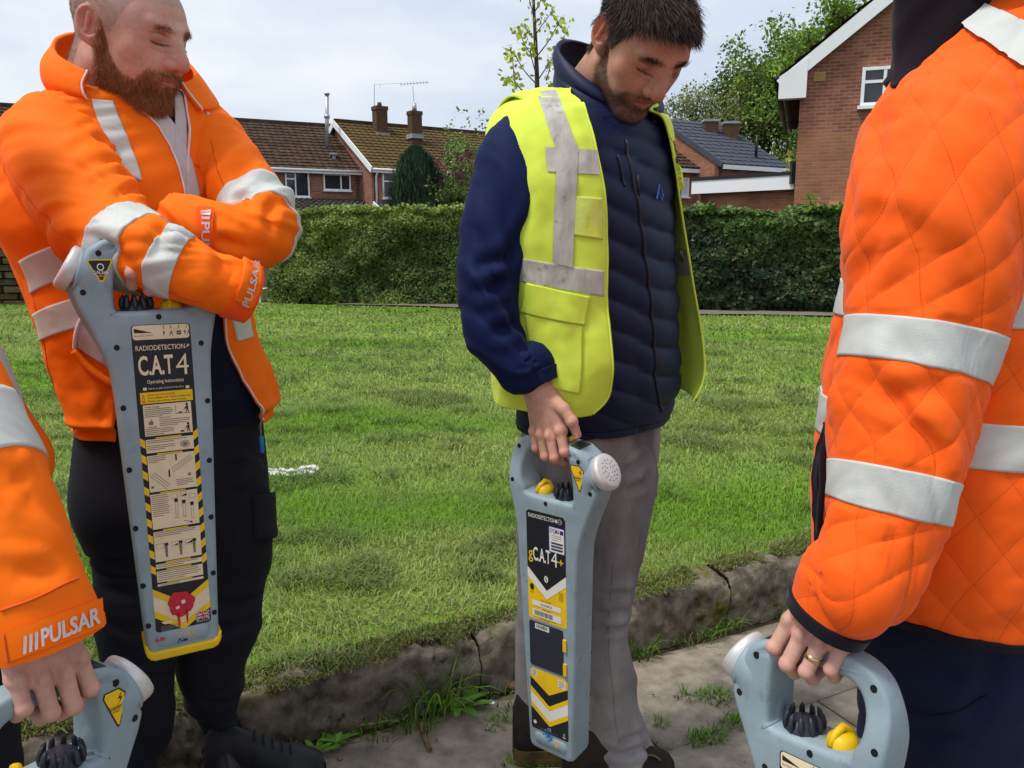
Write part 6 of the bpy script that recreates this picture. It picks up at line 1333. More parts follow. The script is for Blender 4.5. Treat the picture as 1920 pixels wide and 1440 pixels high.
m_bluepl = mat('blue_plastic', C(30, 112, 190), .4, .4); m_cord = cloth_mat('grey_cord', C(120, 116, 110), .8, .2)
m_shoe = mat('black_shoe_leather', C(30, 30, 34), .6, .35, var=.2, var_scale=40, bump=.4, bump_scale=200); m_sole = mat('black_rubber_sole', C(34, 33, 32), .8, .2, var=.15)
m_boot = mat('brown_suede_boot', C(52, 46, 40), .85, .2, color2=C(36, 32, 30), var_scale=18, bump=.4, bump_scale=260); m_bootsole = mat('muddy_sole', C(104, 84, 50), .9, .15, color2=C(58, 52, 36), var_scale=30); m_lace = cloth_mat('brown_lace', C(120, 96, 72), .8, .1)
def grime(m, col, scale, lo, hi, amt):
    n, l = m.node_tree.nodes, m.node_tree.links; b = n['Principled BSDF']; src = b.inputs['Base Color'].links[0].from_socket; tc = n.new('ShaderNodeTexCoord'); nz = n.new('ShaderNodeTexNoise'); nz.inputs['Scale'].default_value = scale; nz.inputs['Detail'].default_value = 8; nz.inputs['Roughness'].default_value = .65; l.new(tc.outputs['Object'], nz.inputs['Vector'])
    mr = n.new('ShaderNodeMapRange'); mr.inputs['From Min'].default_value = lo; mr.inputs['From Max'].default_value = hi; mr.inputs['To Max'].default_value = amt; l.new(nz.outputs['Fac'], mr.inputs['Value']); mx = n.new('ShaderNodeMix'); mx.data_type = 'RGBA'; l.new(mr.outputs['Result'], mx.inputs['Factor']); l.new(src, mx.inputs['A']); mx.inputs['B'].default_value = col; l.new(mx.outputs['Result'], b.inputs['Base Color']); return m
grime(m_yellow, C(150, 160, 60), 9., .56, .78, .35); grime(m_case, C(96, 104, 108), 38., .60, .72, .5); grime(m_case, C(60, 66, 70), 160., .70, .74, .6); grime(m_orange, (.80, .10, .012, 1), 5., .55, .8, .3); grime(m_reflect_old, C(104, 102, 94), 30., .58, .68, .6); grime(m_paper, C(196, 172, 134), 26., .55, .75, .5)
def quilt_mat():
    m = cloth_mat('orange_quilted_shell', ORANGE2, .68, .12); n, l = m.node_tree.nodes, m.node_tree.links; b = n['Principled BSDF']; src = b.inputs['Base Color'].links[0].from_socket
    uv = n.new('ShaderNodeUVMap'); sp = n.new('ShaderNodeSeparateXYZ'); l.new(uv.outputs['UV'], sp.inputs['Vector'])
    def mt(op, a, b_=None):
        q = n.new('ShaderNodeMath'); q.operation = op
        for i, v in enumerate((a, b_)):
            if v is None: continue
            if isinstance(v, (int, float)): q.inputs[i].default_value = v
            else: l.new(v, q.inputs[i])
        return q.outputs[0]
    x, y = sp.outputs['X'], sp.outputs['Y']; fac = None
    for p, q in ((x, y), (y, x)):
        f = mt('FRACT', p); d = mt('MINIMUM', f, mt('SUBTRACT', 1., f)); ln = mt('LESS_THAN', d, .0115); ds = mt('LESS_THAN', mt('FRACT', mt('MULTIPLY', q, 19.)), .62); k = mt('MULTIPLY', ln, ds); fac = k if fac is None else mt('MAXIMUM', fac, k)
    mx = n.new('ShaderNodeMix'); mx.data_type = 'RGBA'; l.new(mt('MULTIPLY', fac, .6), mx.inputs['Factor']); l.new(src, mx.inputs['A']); mx.inputs['B'].default_value = (.42, .045, .012, 1); l.new(mx.outputs['Result'], b.inputs['Base Color']); return m
m_quilt = quilt_mat()
def quilt(c, L, h, off=(0, 0), flat=()):
    """diamond quilting: puffed cells between sunken stitch lines"""
    S, T = c.st(); Sm = S.mean(0)[None]*np.ones_like(S) if False else S; Tm = T.mean(1)[:, None]*np.ones_like(T)
    a = (Sm*.84+Tm*.62)/L+off[0]; b = (-Sm*.84+Tm*.62)/L+off[1]; pu = (np.abs(np.sin(np.pi*a))*np.abs(np.sin(np.pi*b)))**.38; rowi = np.arange(len(T))[:, None]*np.ones_like(T); k_ = np.ones_like(T)
    for v0, v1 in flat: k_ *= 1-sstep(v0-4, v0, rowi)*sstep(v1+4, v1, rowi)
    c.push(h*(pu*k_+.30*(1-k_))); c.UV0 = np.stack((a, b), -1); return c
def baffles(c, L, h, off=0.):
    S, T = c.st(); t = (T+.006*fbm(np.stack((S*9, T*3, S*0), -1), 2))/L+off; p = np.abs(np.sin(np.pi*t))**.5; e = np.exp(-(np.abs(np.sin(np.pi*t))/.35)**2); c.push(h*p+.0022*fbm(np.stack((S*38, T*14, S*0+5), -1), 2)*e+.0025*fbm(np.stack((S*12, T*12, S*0), -1), 2)); return c
def LP(px, py, Y, hw): p = at(px, py, Y); return (*p, hw/ppm(p))
def arm(rows_, m, n, flat=.92, up=None):
    A = np.array([LP(*r) for r in rows_]); return limb(A[:, :3], A[:, 3], m, n, np.full(len(A), flat), up)
def mirror_arm(src, ctr, psi, back=.0, m=80, n=60):
    """the other sleeve: the near one mirrored in the body's own middle plane"""
    C_ = src.P.mean(1); r = np.linalg.norm(src.P-C_[:, None], axis=-1).mean(1); f, l = face_dir(psi); q = np.linspace(0, len(C_)-1, 14).astype(int); D = C_-np.asarray(ctr); Q = C_-2*(D@l)[:, None]*l+f*back; return limb(Q[q], r[q], m, n, np.full(14, .95), (0, 1, 0))
def phi_at(row, px, lo=-1.5, hi=1.5):
    """angle on a torso row seen at a photo column"""
    ph = np.linspace(lo, hi, 400); P = torso_grid([row, row], 2, ph)[0]; return ph[np.argmin(np.abs(proj(P)[:, 0]-px))]
def open_phi(T, px_right, px_left, n):
    """per-row angles running from the left panel's edge round the back to the right panel's edge"""
    out = []
    for row, a, b in zip(T, px_right, px_left):
        pr = phi_at(row, a, -1.55, 1.2); pl = phi_at(row, b, -.6, 1.55); pl = max(pl, pr+.02); out.append((pl, pr+2*np.pi))
    return np.array(out)
def interp_rows(A, m): return spline(np.asarray(A, float), m)
def vof(c, px, py): return c.find(px, py)[1]
def cuff_text(c, parent, txt, corners, m=None, bars=True, bold=.02):
    V2, F, asp = text2d(txt, bold); 
    if bars:
        V2 = V2*np.array((.80, 1))+np.array((.20, 0)); k = len(V2); add = []; Fa = []
        for i in range(3): x = .0+i*.058; add += [(x+.0, 0), (x+.036, 0), (x+.052, 1), (x+.016, 1)]; Fa.append((k+4*i, k+4*i+1, k+4*i+2, k+4*i+3))
        V2 = np.concatenate((V2, np.array(add))); F = F+Fa
    return c.stamp('lettering', V2, F, corners, m or m_print, parent)
SKIN_A = (.60, .325, .250); SKIN_B = (.50, .255, .180); SKIN_C = (.60, .36, .285); SKIN_D = (.57, .335, .265)
def build_head(neck, fat, op, h=.0018, brow=1.): return sdf_mesh(lambda P: sd_head(P, neck, fat, op, brow), (-.115, -.135, -.215), (.115, .145, .135), h)

def lashes(M, bd, col):
    P = []; D = []
    for sg in (-1, 1):
        for t in np.linspace(0, 1, 46): x = .020+.026*t; P.append((sg*x, np.interp(x, [.020, .0325, .046], [.0885, .0902, .0820]), .0028+(x-.033)**2*11)); D.append((sg*(x-.033)*18, .9, -.75))
    strands('eyelash', xf(M, np.array(P)), np.array(D)@M[:3, :3].T, np.full(len(P), .0065), .00045, np.tile(col, (len(P), 1)), m_hair, bd, (0, 0, .15), 21, 3, .15, .12)
# ================================================================== A: THE BEARDED MAN WITH FOLDED ARMS
def person_a():
    psi = R(38); base = np.array((-.62, 1.66, 0)); root = empty('person', base, 'bearded man with shaved head and folded arms in an orange jacket', 'person')
    rowsA = [trow(165, 345, 168, 1.63, .78, psi, 2.2), trow(110, 395, 192, 1.63, .70, psi, 2.3), trow(62, 418, 240, 1.63, .66, psi, 2.5), trow(38, 432, 330, 1.62, .70, psi, 2.5), trow(35, 440, 420, 1.62, .74, psi, 2.5), trow(74, 442, 500, 1.62, .74, psi, 2.3), trow(102, 448, 570, 1.62, .74, psi, 2.3), trow(126, 462, 640, 1.62, .74, psi, 2.3), trow(144, 480, 700, 1.62, .74, psi, 2.3), trow(158, 490, 752, 1.62, .74, psi, 2.3), trow(164, 484, 790, 1.62, .72, psi, 2.3)]
    pr = [215, 235, 290, 338, 352, 340, 300, 250, 222, 214, 216]; pl = [330, 345, 352, 352, 358, 385, 415, 432, 455, 478, 486]
    m, n = 150, 150; ph = interp_rows(open_phi(rowsA, pr, pl, n), m); phi = ph[:, :1]+(ph[:, 1:]-ph[:, :1])*np.linspace(0, 1, n)[None]
    c = auto(torso_grid(rowsA, m, phi), False); S, T = c.st(); v = np.linspace(0, 1, m)[:, None]
    folds(c, 2, .011, 7, 3.2, sstep(.15, .4, v), 1.3, .4); folds(c, 5, .006, 3, 12, sstep(.55, .8, v), 1.2); folds(c, 6, .0032, 26, 14, 1., 1.1, .5)
    u = np.linspace(0, 1, n)[None]; c.push(.006*np.exp(-((v-.93)/.02)**2)-.007*np.exp(-((v-.965)/.018)**2)*1)
    jk = c.build('jacket', m_orange, root, lining=m_lining, thick=.005)
    # zip down both edges, shoulder strap and belly bands
    c.line('zip', [(n-1.2, i) for i in range(2, 80)], m_zip, jk, .0021, .001); c.line('zip', [(.2, i) for i in range(2, m-2)], m_zip, jk, .0021, .001)
    c.patch('reflective_band', [(172, 186), (212, 190), (266, 340), (222, 320)], m_reflect, jk, (8, 20)); c.patch('reflective_band', [(386, 210), (398, 215), (404, 300), (392, 300)], m_reflect, jk, (5, 10))
    c.patch('reflective_band', [(36, 490), (172, 440), (186, 500), (58, 552)], m_reflect, jk, (20, 8)); c.patch('reflective_band', [(62, 590), (150, 556), (176, 606), (76, 640)], m_reflect, jk, (16, 8)); c.patch('reflective_band', [(432, 585), (466, 578), (474, 632), (446, 640)], m_reflect, jk, (8, 8))
    c.pxline('seam', [(395, 260), (385, 330), (375, 380)], m_oseam, jk, .0012); c.pxline('seam', [(62, 560), (90, 690), (112, 830)], m_oseam, jk, .0012)
    c.pxline('seam', [(225, 300), (240, 360), (244, 400)], m_oseam, jk, .0011); c.patch('chest_tab', [(372, 280), (384, 286), (382, 322), (364, 308)], m_orange_d, jk, (6, 6), .003)
    # turned-back pocket flap showing fleece
    c.patch('pocket_lining', [(150, 600), (178, 585), (208, 690), (150, 650)], m_lining, jk, (10, 10), .006); c.pxline('pocket_edge', [(172, 578), (152, 604), (143, 655)], m_zip, jk, .004, .005); c.pxline('pocket_edge', [(142, 655), (172, 690), (214, 722)], m_orange, jk, .0085, .004)
    # standing collar, opened
    cr = [trow(122, 350, 108, 1.60, .82, psi, 2.2, .060), trow(108, 372, 140, 1.605, .80, psi, 2.2, .055), trow(118, 392, 180, 1.61, .76, psi, 2.2, .035), trow(150, 372, 205, 1.63, .70, psi, 2.2, .0)]
    k = 64; q0 = np.linspace(R(34), 2*np.pi-R(40), k); cc = auto(torso_grid(cr, 26, q0), False); folds(cc, 3, .004, 10, 6); col = cc.build('collar', m_orange, jk, lining=m_orange, thick=.007)
    cc.line('zip', [(.2, i) for i in range(26)], m_zip, jk, .0019, .001); cc.line('zip', [(k-1.2, i) for i in range(26)], m_zip, jk, .0019, .001)
    P0 = cc.sample(np.array([2., 7.]), np.array([17., 17.]), -.0085); P1 = cc.sample(np.array([2., 7.]), np.array([22., 22.]), -.0085); mk('woven_label', [P0[0], P0[1], P1[1], P1[0]], [(0, 1, 2, 3)], m_bluetag, jk, False)
    # fleece facing folded out along the zip edges
    for e0, e1, lo, hi in ((ph[:, 1], ph[:, 1]+.13, 0, 74), (ph[:, 0]-.10, ph[:, 0], 0, 74)):
        k2 = 10; pf = e0[:, None]+(e1-e0)[:, None]*np.linspace(0, 1, k2)[None]; Tf = np.array(rowsA); Tf[:, 3:5] -= .003; cf = auto(torso_grid(list(Tf), m, pf)[lo:hi], False); cf.build('facing', m_lining, jk, thick=.002)
    # T-shirt under the jacket
    Tn = np.array(rowsA); Tn[:, 3] -= .014; Tn[:, 4] -= .014; Tn = Tn[1:]; Tn[0, 3:5] *= .62; Tn = np.concatenate((Tn[:1], Tn[1:])); ts = auto(torso_grid(list(Tn), 90, np.linspace(0, 2*np.pi, 100, endpoint=False))); folds(ts, 9, .007, 8, 4, 1.); st = ts.build('t_shirt', m_navy_dark, root)
    cl = auto(torso_grid([trow(186, 322, 178, 1.60, .9, psi, 2, .02), trow(170, 336, 205, 1.61, .88, psi, 2, .02), trow(160, 345, 232, 1.62, .85, psi, 2, .0)], 10, np.linspace(0, 2*np.pi, 60, endpoint=False))); cl.build('shirt_collar', m_navy_dark, st)
    # near (right) arm
    a = arm([(165, 236, 1.60, 40), (128, 250, 1.545, 74), (102, 272, 1.50, 92), (132, 340, 1.435, 97), (186, 408, 1.36, 92), (232, 455, 1.31, 84), (304, 490, 1.275, 72), (380, 520, 1.28, 60), (440, 543, 1.30, 54), (470, 553, 1.315, 54)], 170, 88, .95, (0, 1, 0))
    S, T = a.st(); v = T/T[-1:]; folds(a, 11, .010, 26, 5, np.exp(-((v-.60)/.13)**2)+.25, 1.2, .5); folds(a, 13, .006, 20, 3, sstep(.7, .8, v)*sstep(.97, .86, v), 1.3); folds(a, 14, .0030, 34, 11, 1-sstep(.80, .9, v), 1.1, .4)
    for px_ in ([(270, 262), (190, 268), (120, 300)], [(290, 300), (210, 305), (150, 330)], [(298, 330), (235, 332)], [(318, 388), (345, 402), (362, 430)], [(400, 466), (415, 495), (405, 530)], [(330, 400), (300, 440), (296, 480)], [(430, 480), (436, 510), (420, 545)], [(170, 440), (215, 470), (240, 500)]): wrinkle(a, px_, .0085, .011)
    for px_ in ([(268, 255), (205, 258), (140, 280)], [(285, 288), (220, 290), (150, 316)], [(300, 322), (240, 322), (170, 350)], [(310, 352), (262, 352), (215, 372)], [(250, 230), (190, 232), (140, 248)]): wrinkle(a, px_, .010, .008)
    sl = a.build('sleeve', m_orange, jk, thick=.004)
    def band(cl_, p0, p1, par, mm_=m_reflect): v0, v1 = vof(cl_, *p0), vof(cl_, *p1); return cl_.ring('reflective_band', v0, v1, mm_, par)
    band(a, (199, 392), (231, 430), jk); band(a, (283, 460), (333, 486), jk)
    a.pxline('seam', [(8, 300), (60, 380), (140, 450), (200, 490), (270, 535), (380, 566)], m_oseam, jk, .0012)
    a.ring('cuff_band', vof(a, 452, 545)-3, 168.5, m_orange_d, jk, .003)
    tab = [(458, 470), (486, 484), (470, 578), (440, 560)]; a.patch('cuff_tab', tab, m_orange, jk, (8, 16), .007); cuff_text(a, jk, 'PULSAR', [(464, 580), (481, 492), (472, 486), (455, 574)][::1], None, False) if False else None
    V2, F, _ = text2d('PULSAR', .02); stamp_curve('lettering', V2, F, a, [(452, 566), (470, 494), (482, 500), (465, 572)], m_print, jk, .0105)
    # far (left) arm
    b = arm([(352, 214, 1.69, 44), (392, 258, 1.665, 62), (430, 315, 1.62, 66), (478, 385, 1.55, 66), (496, 430, 1.50, 63), (462, 446, 1.455, 60), (405, 436, 1.43, 57), (350, 418, 1.425, 52), (318, 408, 1.43, 47)], 150, 84, .95, (0, 1, 0))
    S, T = b.st(); v = T/T[-1:]; folds(b, 21, .009, 24, 5, np.exp(-((v-.52)/.14)**2)+.3, 1.2, -.4); folds(b, 22, .0030, 34, 11, 1., 1.1, .4)
    for px_ in ([(470, 430), (430, 415), (400, 412)], [(480, 470), (430, 455), (400, 450)], [(520, 370), (505, 400), (508, 440)], [(430, 380), (450, 372), (480, 368)]): wrinkle(b, px_, .008, .010)
    b.build('sleeve', m_orange, jk, thick=.004); band(b, (440, 338), (470, 375), jk); n_ = b.P.shape[1]
    b.patch('reflective_band', [(470, 362), (510, 358), (556, 455), (524, 492)], m_reflect, jk, (8, 16)); b.pxline('seam', [(396, 262), (408, 320), (422, 366)], m_oseam, jk, .0012)
    drape('cuff_tab', [b], [(371, 391), (400, 391), (401, 478), (372, 478)], m_orange_d, jk, (10, 24), .005); V2, F, _ = text2d('PUL', .02); V2 = V2*np.array((.70, 1))+np.array((.30, 0))
    stamp_curve('lettering', V2, F, b, [(394, 398), (394, 466), (379, 466), (379, 398)], m_print, jk, .0078); stamp_px('lettering', np.array([(x+dx, y) for x in (.0, .085, .17) for dx, y in ((0, 0), (.05, 0), (.05, 1), (0, 1))]), [(0, 1, 2, 3), (4, 5, 6, 7), (8, 9, 10, 11)], b, [(394, 398), (394, 466), (379, 466), (379, 398)], m_print, jk, .0078)
    # toggle hanging from the hem
    p = at(489, 762, 1.46); mb = MB(); mb.tube([p, p+(.001, 0, -.02), at(488, 800, 1.46), at(490, 820, 1.46)], [.0018]*4, 6); o = mb.build('hem_cord', m_cord, jk, True); mb = MB(); mb.tube([at(490, 818, 1.46), at(490, 820, 1.46), at(492, 846, 1.46), at(492, 849, 1.46)], [.003, .0042, .0042, .003], 8); mb.build('cord_toggle', m_bluepl, jk, True)
    # trousers: seat and two legs
    seat = auto(torso_grid([trow(182, 466, 745, 1.62, .72, psi, 2.3), trow(172, 476, 850, 1.62, .70, psi, 2.3), trow(172, 480, 930, 1.61, .64, psi, 2.3), trow(200, 470, 1000, 1.60, .5, psi, 2.4)], 50, np.linspace(0, 2*np.pi, 100, endpoint=False))); tr = seat.build('trousers', m_black_cloth, root)
    g1 = arm([(250, 810, 1.60, 46), (246, 880, 1.58, 72), (250, 955, 1.56, 76), (256, 1060, 1.55, 74), (262, 1170, 1.54, 74), (268, 1280, 1.54, 62), (262, 1380, 1.54, 52), (258, 1470, 1.54, 52), (256, 1520, 1.54, 56)], 130, 72, 1., (0, 1, 0)); S, T = g1.st(); v = T/T[-1:]; folds(g1, 31, .024, 9, 5, .6+sstep(.7, 1, v), 1.1, .4); [wrinkle(g1, q, .008, .012) for q in ([(170, 1000), (215, 985), (255, 990)], [(175, 1090), (230, 1110), (300, 1100)], [(190, 1160), (250, 1180), (310, 1165)], [(200, 1260), (260, 1280), (320, 1262)])]; g1.build('trouser_leg', m_black_cloth, tr)
    g2 = arm([(405, 810, 1.63, 50), (415, 880, 1.63, 76), (426, 955, 1.63, 79), (425, 1060, 1.64, 76), (418, 1140, 1.65, 72), (400, 1220, 1.665, 58), (404, 1300, 1.68, 52), (420, 1370, 1.69, 46), (432, 1398, 1.69, 52)], 130, 72, 1., (0, 1, 0)); S, T = g2.st(); v = T/T[-1:]; folds(g2, 33, .024, 9, 5, .6+1.2*sstep(.75, 1, v), 1.1, .4); [wrinkle(g2, q, .009, .012) for q in ([(490, 1110), (440, 1130), (380, 1120)], [(480, 1160), (420, 1180), (370, 1170)], [(450, 1300), (410, 1320), (370, 1310)], [(460, 1345), (420, 1362), (385, 1350)], [(480, 850), (440, 880), (410, 900)])]; g2.build('trouser_leg', m_black_cloth, tr)
    g2.patch('pocket_flap', [(470, 930), (512, 920), (516, 1000), (474, 1010)], m_black_cloth, tr, (8, 8), .010); g1.patch('cargo_pocket', [(168, 1012), (262, 1030), (262, 1080), (172, 1060)], m_black_cloth, tr, (10, 8), .006)
    gr = lambda px_, py_: ground(px_, py_)
    t0, h0 = gr(610, 1462), gr(392, 1462); shoe(root, t0, h0, .105, .105, m_shoe, m_sole, m_shoe, name='shoe'); hx = np.array((-.60, 1.50, 0)); shoe(root, hx+(.10, -.16, 0), hx+(-.03, .08, 0), .105, .105, m_shoe, m_sole, m_shoe)
    # head, hand on the handle, covered figure
    M, x, r = fit_head(dict(ear=(172, 51), nose=(345, 128), eye=(284, 76), mouth=(296, 150), lobe=(186, 88), brow=(318, 58)), 1.55, 1.005, (R(76), R(22), 0), 400.)
    V, F = build_head(.066, .006, 0.); cV = skin_colours(V, SKIN_A, ((.34, .13, .065), .6), ((.40, .25, .20), .8)); W = xf(M, V)
    J = {k_: list(v2) for k_, v2 in GRIP.items()}; J['thumb'] = [(.020, -.012, -.040), (.030, -.020, -.066), (.026, -.026, -.090), (.014, -.028, -.106)]; hp = xf(M_A, np.array([(.004, -.006, .640)]))[0]; xa = -M_A[:3, 0]; za = M_A[:3, 2]+.15*M_A[:3, 1]; xa, za = orth(za, xa); ya = np.cross(za, xa); MH = frame(hp-(xa*0+ya*(-.006)+za*(-.112)), xa, ya, za); hV, hF, hl = put_hand(MH, J, top=-.068); hc = hand_colours(hl, J, np.array(SKIN_A)*.95)
    MH2 = frame(at(330, 404, 1.415), *[np.array(q, float) for q in ((0, 0, -1), (0, -1, 0), (1, 0, 0))]); J2 = {k: ([tuple(np.array(p)) for p in v]) for k, v in GRIP.items()}; 
    neck = xf(M, np.array([(0, -.05, -.16)]))[0]; sh = (at(110, 275, 1.53), at(400, 262, 1.66)); hips = at(300, 800, 1.62)
    un = [(neck, at(270, 330, 1.63), .055, .12), (at(270, 330, 1.63), hips, .12, .12), (sh[0], sh[1], .06, .05), (sh[0], at(225, 452, 1.33), .04, .02), (at(225, 452, 1.33), at(440, 545, 1.31), .02, .016), (sh[1], at(490, 425, 1.51), .045, .04), (at(490, 425, 1.51), at(340, 410, 1.43), .04, .028), (hips, at(250, 1060, 1.57), .1, .055), (at(250, 1060, 1.57), at(258, 1490, 1.54), .05, .035), (hips, at(422, 1060, 1.65), .1, .055), (at(422, 1060, 1.65), at(415, 1370, 1.69), .045, .02)]
    bd = body_mesh(root, [(W, F, cV), (hV, hF, hc)], un)
    # beard, brows, cropped hair
    rs2 = np.random.RandomState(5); w = beard_mask(V); P, N = face_points(V, F, w**1.2, 21000, 3); dens = P[:, 2]; L = np.interp(P[:, 2], [-.14, -.10, -.07, -.045, .02], [.012, .015, .010, .008, .006])*(.55+.7*rs2.rand(len(P))); L *= .3+.7*beard_mask(P); D = N*.55+np.array((0, .18, -.9))
    q = rs2.rand(len(P))[:, None]; colr = np.array((.20, .066, .026))*(1-q)+np.array((.52, .205, .080))*q; R3 = M[:3, :3]
    strands('beard', xf(M, P), D@R3.T, L, .0007, colr, m_hair, bd, (0, -.05, -.55), 4, 4, .5, .32)
    lashes(M, bd, (.05, .025, .015)); bx = np.abs(V[:, 0]); wb = np.exp(-((bx-.030)/.017)**4)*gauss(V[:, 2], .030+.16*(bx-.03)*np.where(bx > .035, -1, .5), .0045)*(V[:, 1] > .055); P, N = face_points(V, F, wb, 420, 6); sg = np.sign(P[:, :1]); strands('eyebrow', xf(M, P), (N*.4+np.concatenate((sg*.9, sg*0-.1, sg*0+.1), 1))@R3.T, np.full(len(P), .008), .0006, np.tile((.22, .085, .04), (len(P), 1)), m_hair, bd, (0, 0, -.1), 8, 3, .2, .2)
    w = scalp_mask(V, .075)*sstep(.12, .02, V[:, 2]*.6+np.maximum(V[:, 1], 0)*1.2); P, N = face_points(V, F, w+1e-9, 22000, 9); strands('cropped_hair', xf(M, P), (N+np.array((0, .3, -.3)))@R3.T, np.full(len(P), .0030), .00028, np.tile((.22, .14, .10), (len(P), 1)), m_hair, bd, (0, 0, -.2), 10, 2, .2, .3)
    return M
person_a()
# ================================================================== B: THE MAN IN THE YELLOW VEST
def person_b():
    psi = R(40); base = np.array((.17, 1.76, 0)); root = empty('person', base, 'dark haired man in a yellow vest over a navy padded jacket and grey jeans', 'person')
    rowsB = [trow(1062, 1215, 190, 1.80, .80, psi, 2.2, .02), trow(1008, 1232, 210, 1.79, .74, psi, 2.2, .02), trow(965, 1248, 246, 1.77, .68, psi, 2.4, .01), trow(938, 1260, 320, 1.74, .66, psi, 2.4), trow(935, 1262, 420, 1.72, .66, psi, 2.4), trow(942, 1262, 520, 1.72, .68, psi, 2.4), trow(952, 1266, 620, 1.72, .70, psi, 2.4), trow(966, 1268, 700, 1.72, .70, psi, 2.4), trow(978, 1262, 752, 1.72, .70, psi, 2.4), trow(984, 1242, 792, 1.72, .68, psi, 2.4)]
    m, n = 230, 150; c = auto(torso_grid(rowsB, m, np.linspace(0, 2*np.pi, n, endpoint=False))); baffles(c, .060, .0085, .3); jk = c.build('padded_jacket', m_navy_pad, root)
    c.pxline('zip', [(1174, 262), (1186, 330), (1203, 430), (1216, 540), (1226, 640), (1232, 730), (1240, 772)], m_zipd, jk, .0032, .001); mb = MB(); p = c.sample(*c.find(1192, 330), .006); mb.tube([p, p+(.001, -.002, -.012), p+(.002, -.003, -.040)], [.002, .0022, .0034], 8); mb.build('zip_pull', m_zipd, jk, True)
    c.pxline('chest_zip', [(1157, 292), (1166, 330), (1172, 350)], m_zipd, jk, .0026, .002); c.ring('hem_band', m-9, m-1.5, m_navy_pad, jk, .003)
    # embroidered mark on the left chest
    c.stamp('emblem', np.array([(.0, .0), (.18, .0), (.55, 1), (.40, 1), (.30, .55), (.62, 0), (.78, 0), (.95, .55), (.80, .45), (.70, .9)]), [(0, 1, 2, 3), (4, 5, 6), (6, 7, 8, 9)], [(1226, 342), (1243, 350), (1243, 378), (1228, 372)], m_bluetag, jk, .003)
    # high collar
    cr = [trow(1048, 1240, 136, 1.785, .86, psi, 2.1, .082), trow(1042, 1242, 160, 1.785, .84, psi, 2.1, .072), trow(1042, 1240, 190, 1.785, .82, psi, 2.1, .050), trow(1036, 1236, 228, 1.785, .78, psi, 2.2, .02)]
    k = 80; cc = auto(torso_grid(cr, 34, np.linspace(R(14), 2*np.pi-R(20), k)), False); folds(cc, 3, .005, 14, 5); cc.push(.0055*np.abs(np.sin(np.linspace(0, 2.2*np.pi, 34)))[:, None]**.6); cc.build('collar', m_navy_pad, jk, lining=m_fleece, thick=.010)
    # vest: open in front
    rv = [trow(1052, 1230, 176, 1.79, .80, psi, 2.2, .02), trow(975, 1246, 196, 1.78, .72, psi, 2.2, .02), trow(930, 1260, 232, 1.75, .68, psi, 2.4), trow(916, 1270, 320, 1.72, .68, psi, 2.4), trow(912, 1276, 420, 1.72, .69, psi, 2.4), trow(918, 1284, 520, 1.72, .72, psi, 2.4), trow(922, 1292, 610, 1.72, .74, psi, 2.4), trow(928, 1294, 675, 1.72, .75, psi, 2.4), trow(932, 1292, 712, 1.72, .75, psi, 2.4), trow(936, 1286, 742, 1.72, .75, psi, 2.4)]
    pr = [1074, 1082, 1100, 1122, 1132, 1136, 1140, 1143, 1138, 1108]; pl = [1200, 1208, 1218, 1238, 1254, 1266, 1264, 1268, 1284, 1296]
    m2, n2 = 150, 140; ph = interp_rows(open_phi(rv, pr, pl, n2), m2); tq = np.linspace(-1, 1, m2); ph[:, 0] = np.polyval(np.polyfit(tq, ph[:, 0], 2), tq); phi = ph[:, :1]+(ph[:, 1:]-ph[:, :1])*np.linspace(0, 1, n2)[None]; G = torso_grid(rv, m2, phi)
    u = np.linspace(0, 1, n2)[None]; vv = np.linspace(0, 1, m2)[:, None]
    # the far panel swings a little outwards, the near tail hangs clear of the back
    f_, l_ = face_dir(psi); G = G+(np.exp(-(u/.06)**2)*sstep(.25, .9, vv))[..., None]*(.022*l_+.02*f_)
    v_ = auto(G, False); folds(v_, 41, .010, 3, 9, sstep(.1, .5, vv)*(1-.8*np.exp(-(u/.15)**2)), 1.2, .3); folds(v_, 42, .005, 12, 18, 1-.8*np.exp(-(u/.15)**2), 1.2); vs = v_.build('hi_vis_vest', m_yellow, root, thick=.002)
    V_ = lambda *q, nm='reflective_band', mt_=m_reflect_old, res=(8, 22), off=.0016: v_.patch(nm, list(q), mt_, vs, res, off)
    drape('reflective_band', [v_], [(1006, 174), (1042, 170), (1084, 280), (1044, 284)], m_reflect_old, vs, (14, 36), .003); drape('reflective_band', [v_], [(1022, 276), (1118, 282), (1124, 328), (1026, 322)], m_reflect_old, vs, (34, 16), .0022); drape('reflective_band', [v_], [(1044, 284), (1084, 280), (1073, 502), (1036, 492)], m_reflect_old, vs, (14, 50), .0034)
    V_((972, 482), (1132, 508), (1132, 556), (968, 524), res=(24, 8)); [drape('reflective_band', [v_], q, m_reflect_old, vs, (12, 16), .003) for q in ([(1230, 272), (1262, 264), (1270, 308), (1240, 316)], [(1222, 214), (1236, 210), (1258, 264), (1244, 270)], [(1268, 466), (1292, 468), (1295, 516), (1272, 518)])]
    V_((1078, 368), (1128, 372), (1128, 450), (1070, 440), nm='id_pocket', mt_=m_pvcclear, res=(10, 12), off=.003)
    V_((990, 530), (1106, 556), (1096, 610), (978, 584), nm='pocket_flap', mt_=m_yellow, res=(16, 10), off=.0055); V_((986, 588), (1092, 610), (1086, 738), (1000, 712), nm='pocket', mt_=m_yellow, res=(14, 14), off=.0035); V_((1234, 308), (1274, 330), (1276, 352), (1240, 338), nm='pocket_flap', mt_=m_yellow, res=(8, 8), off=.009)
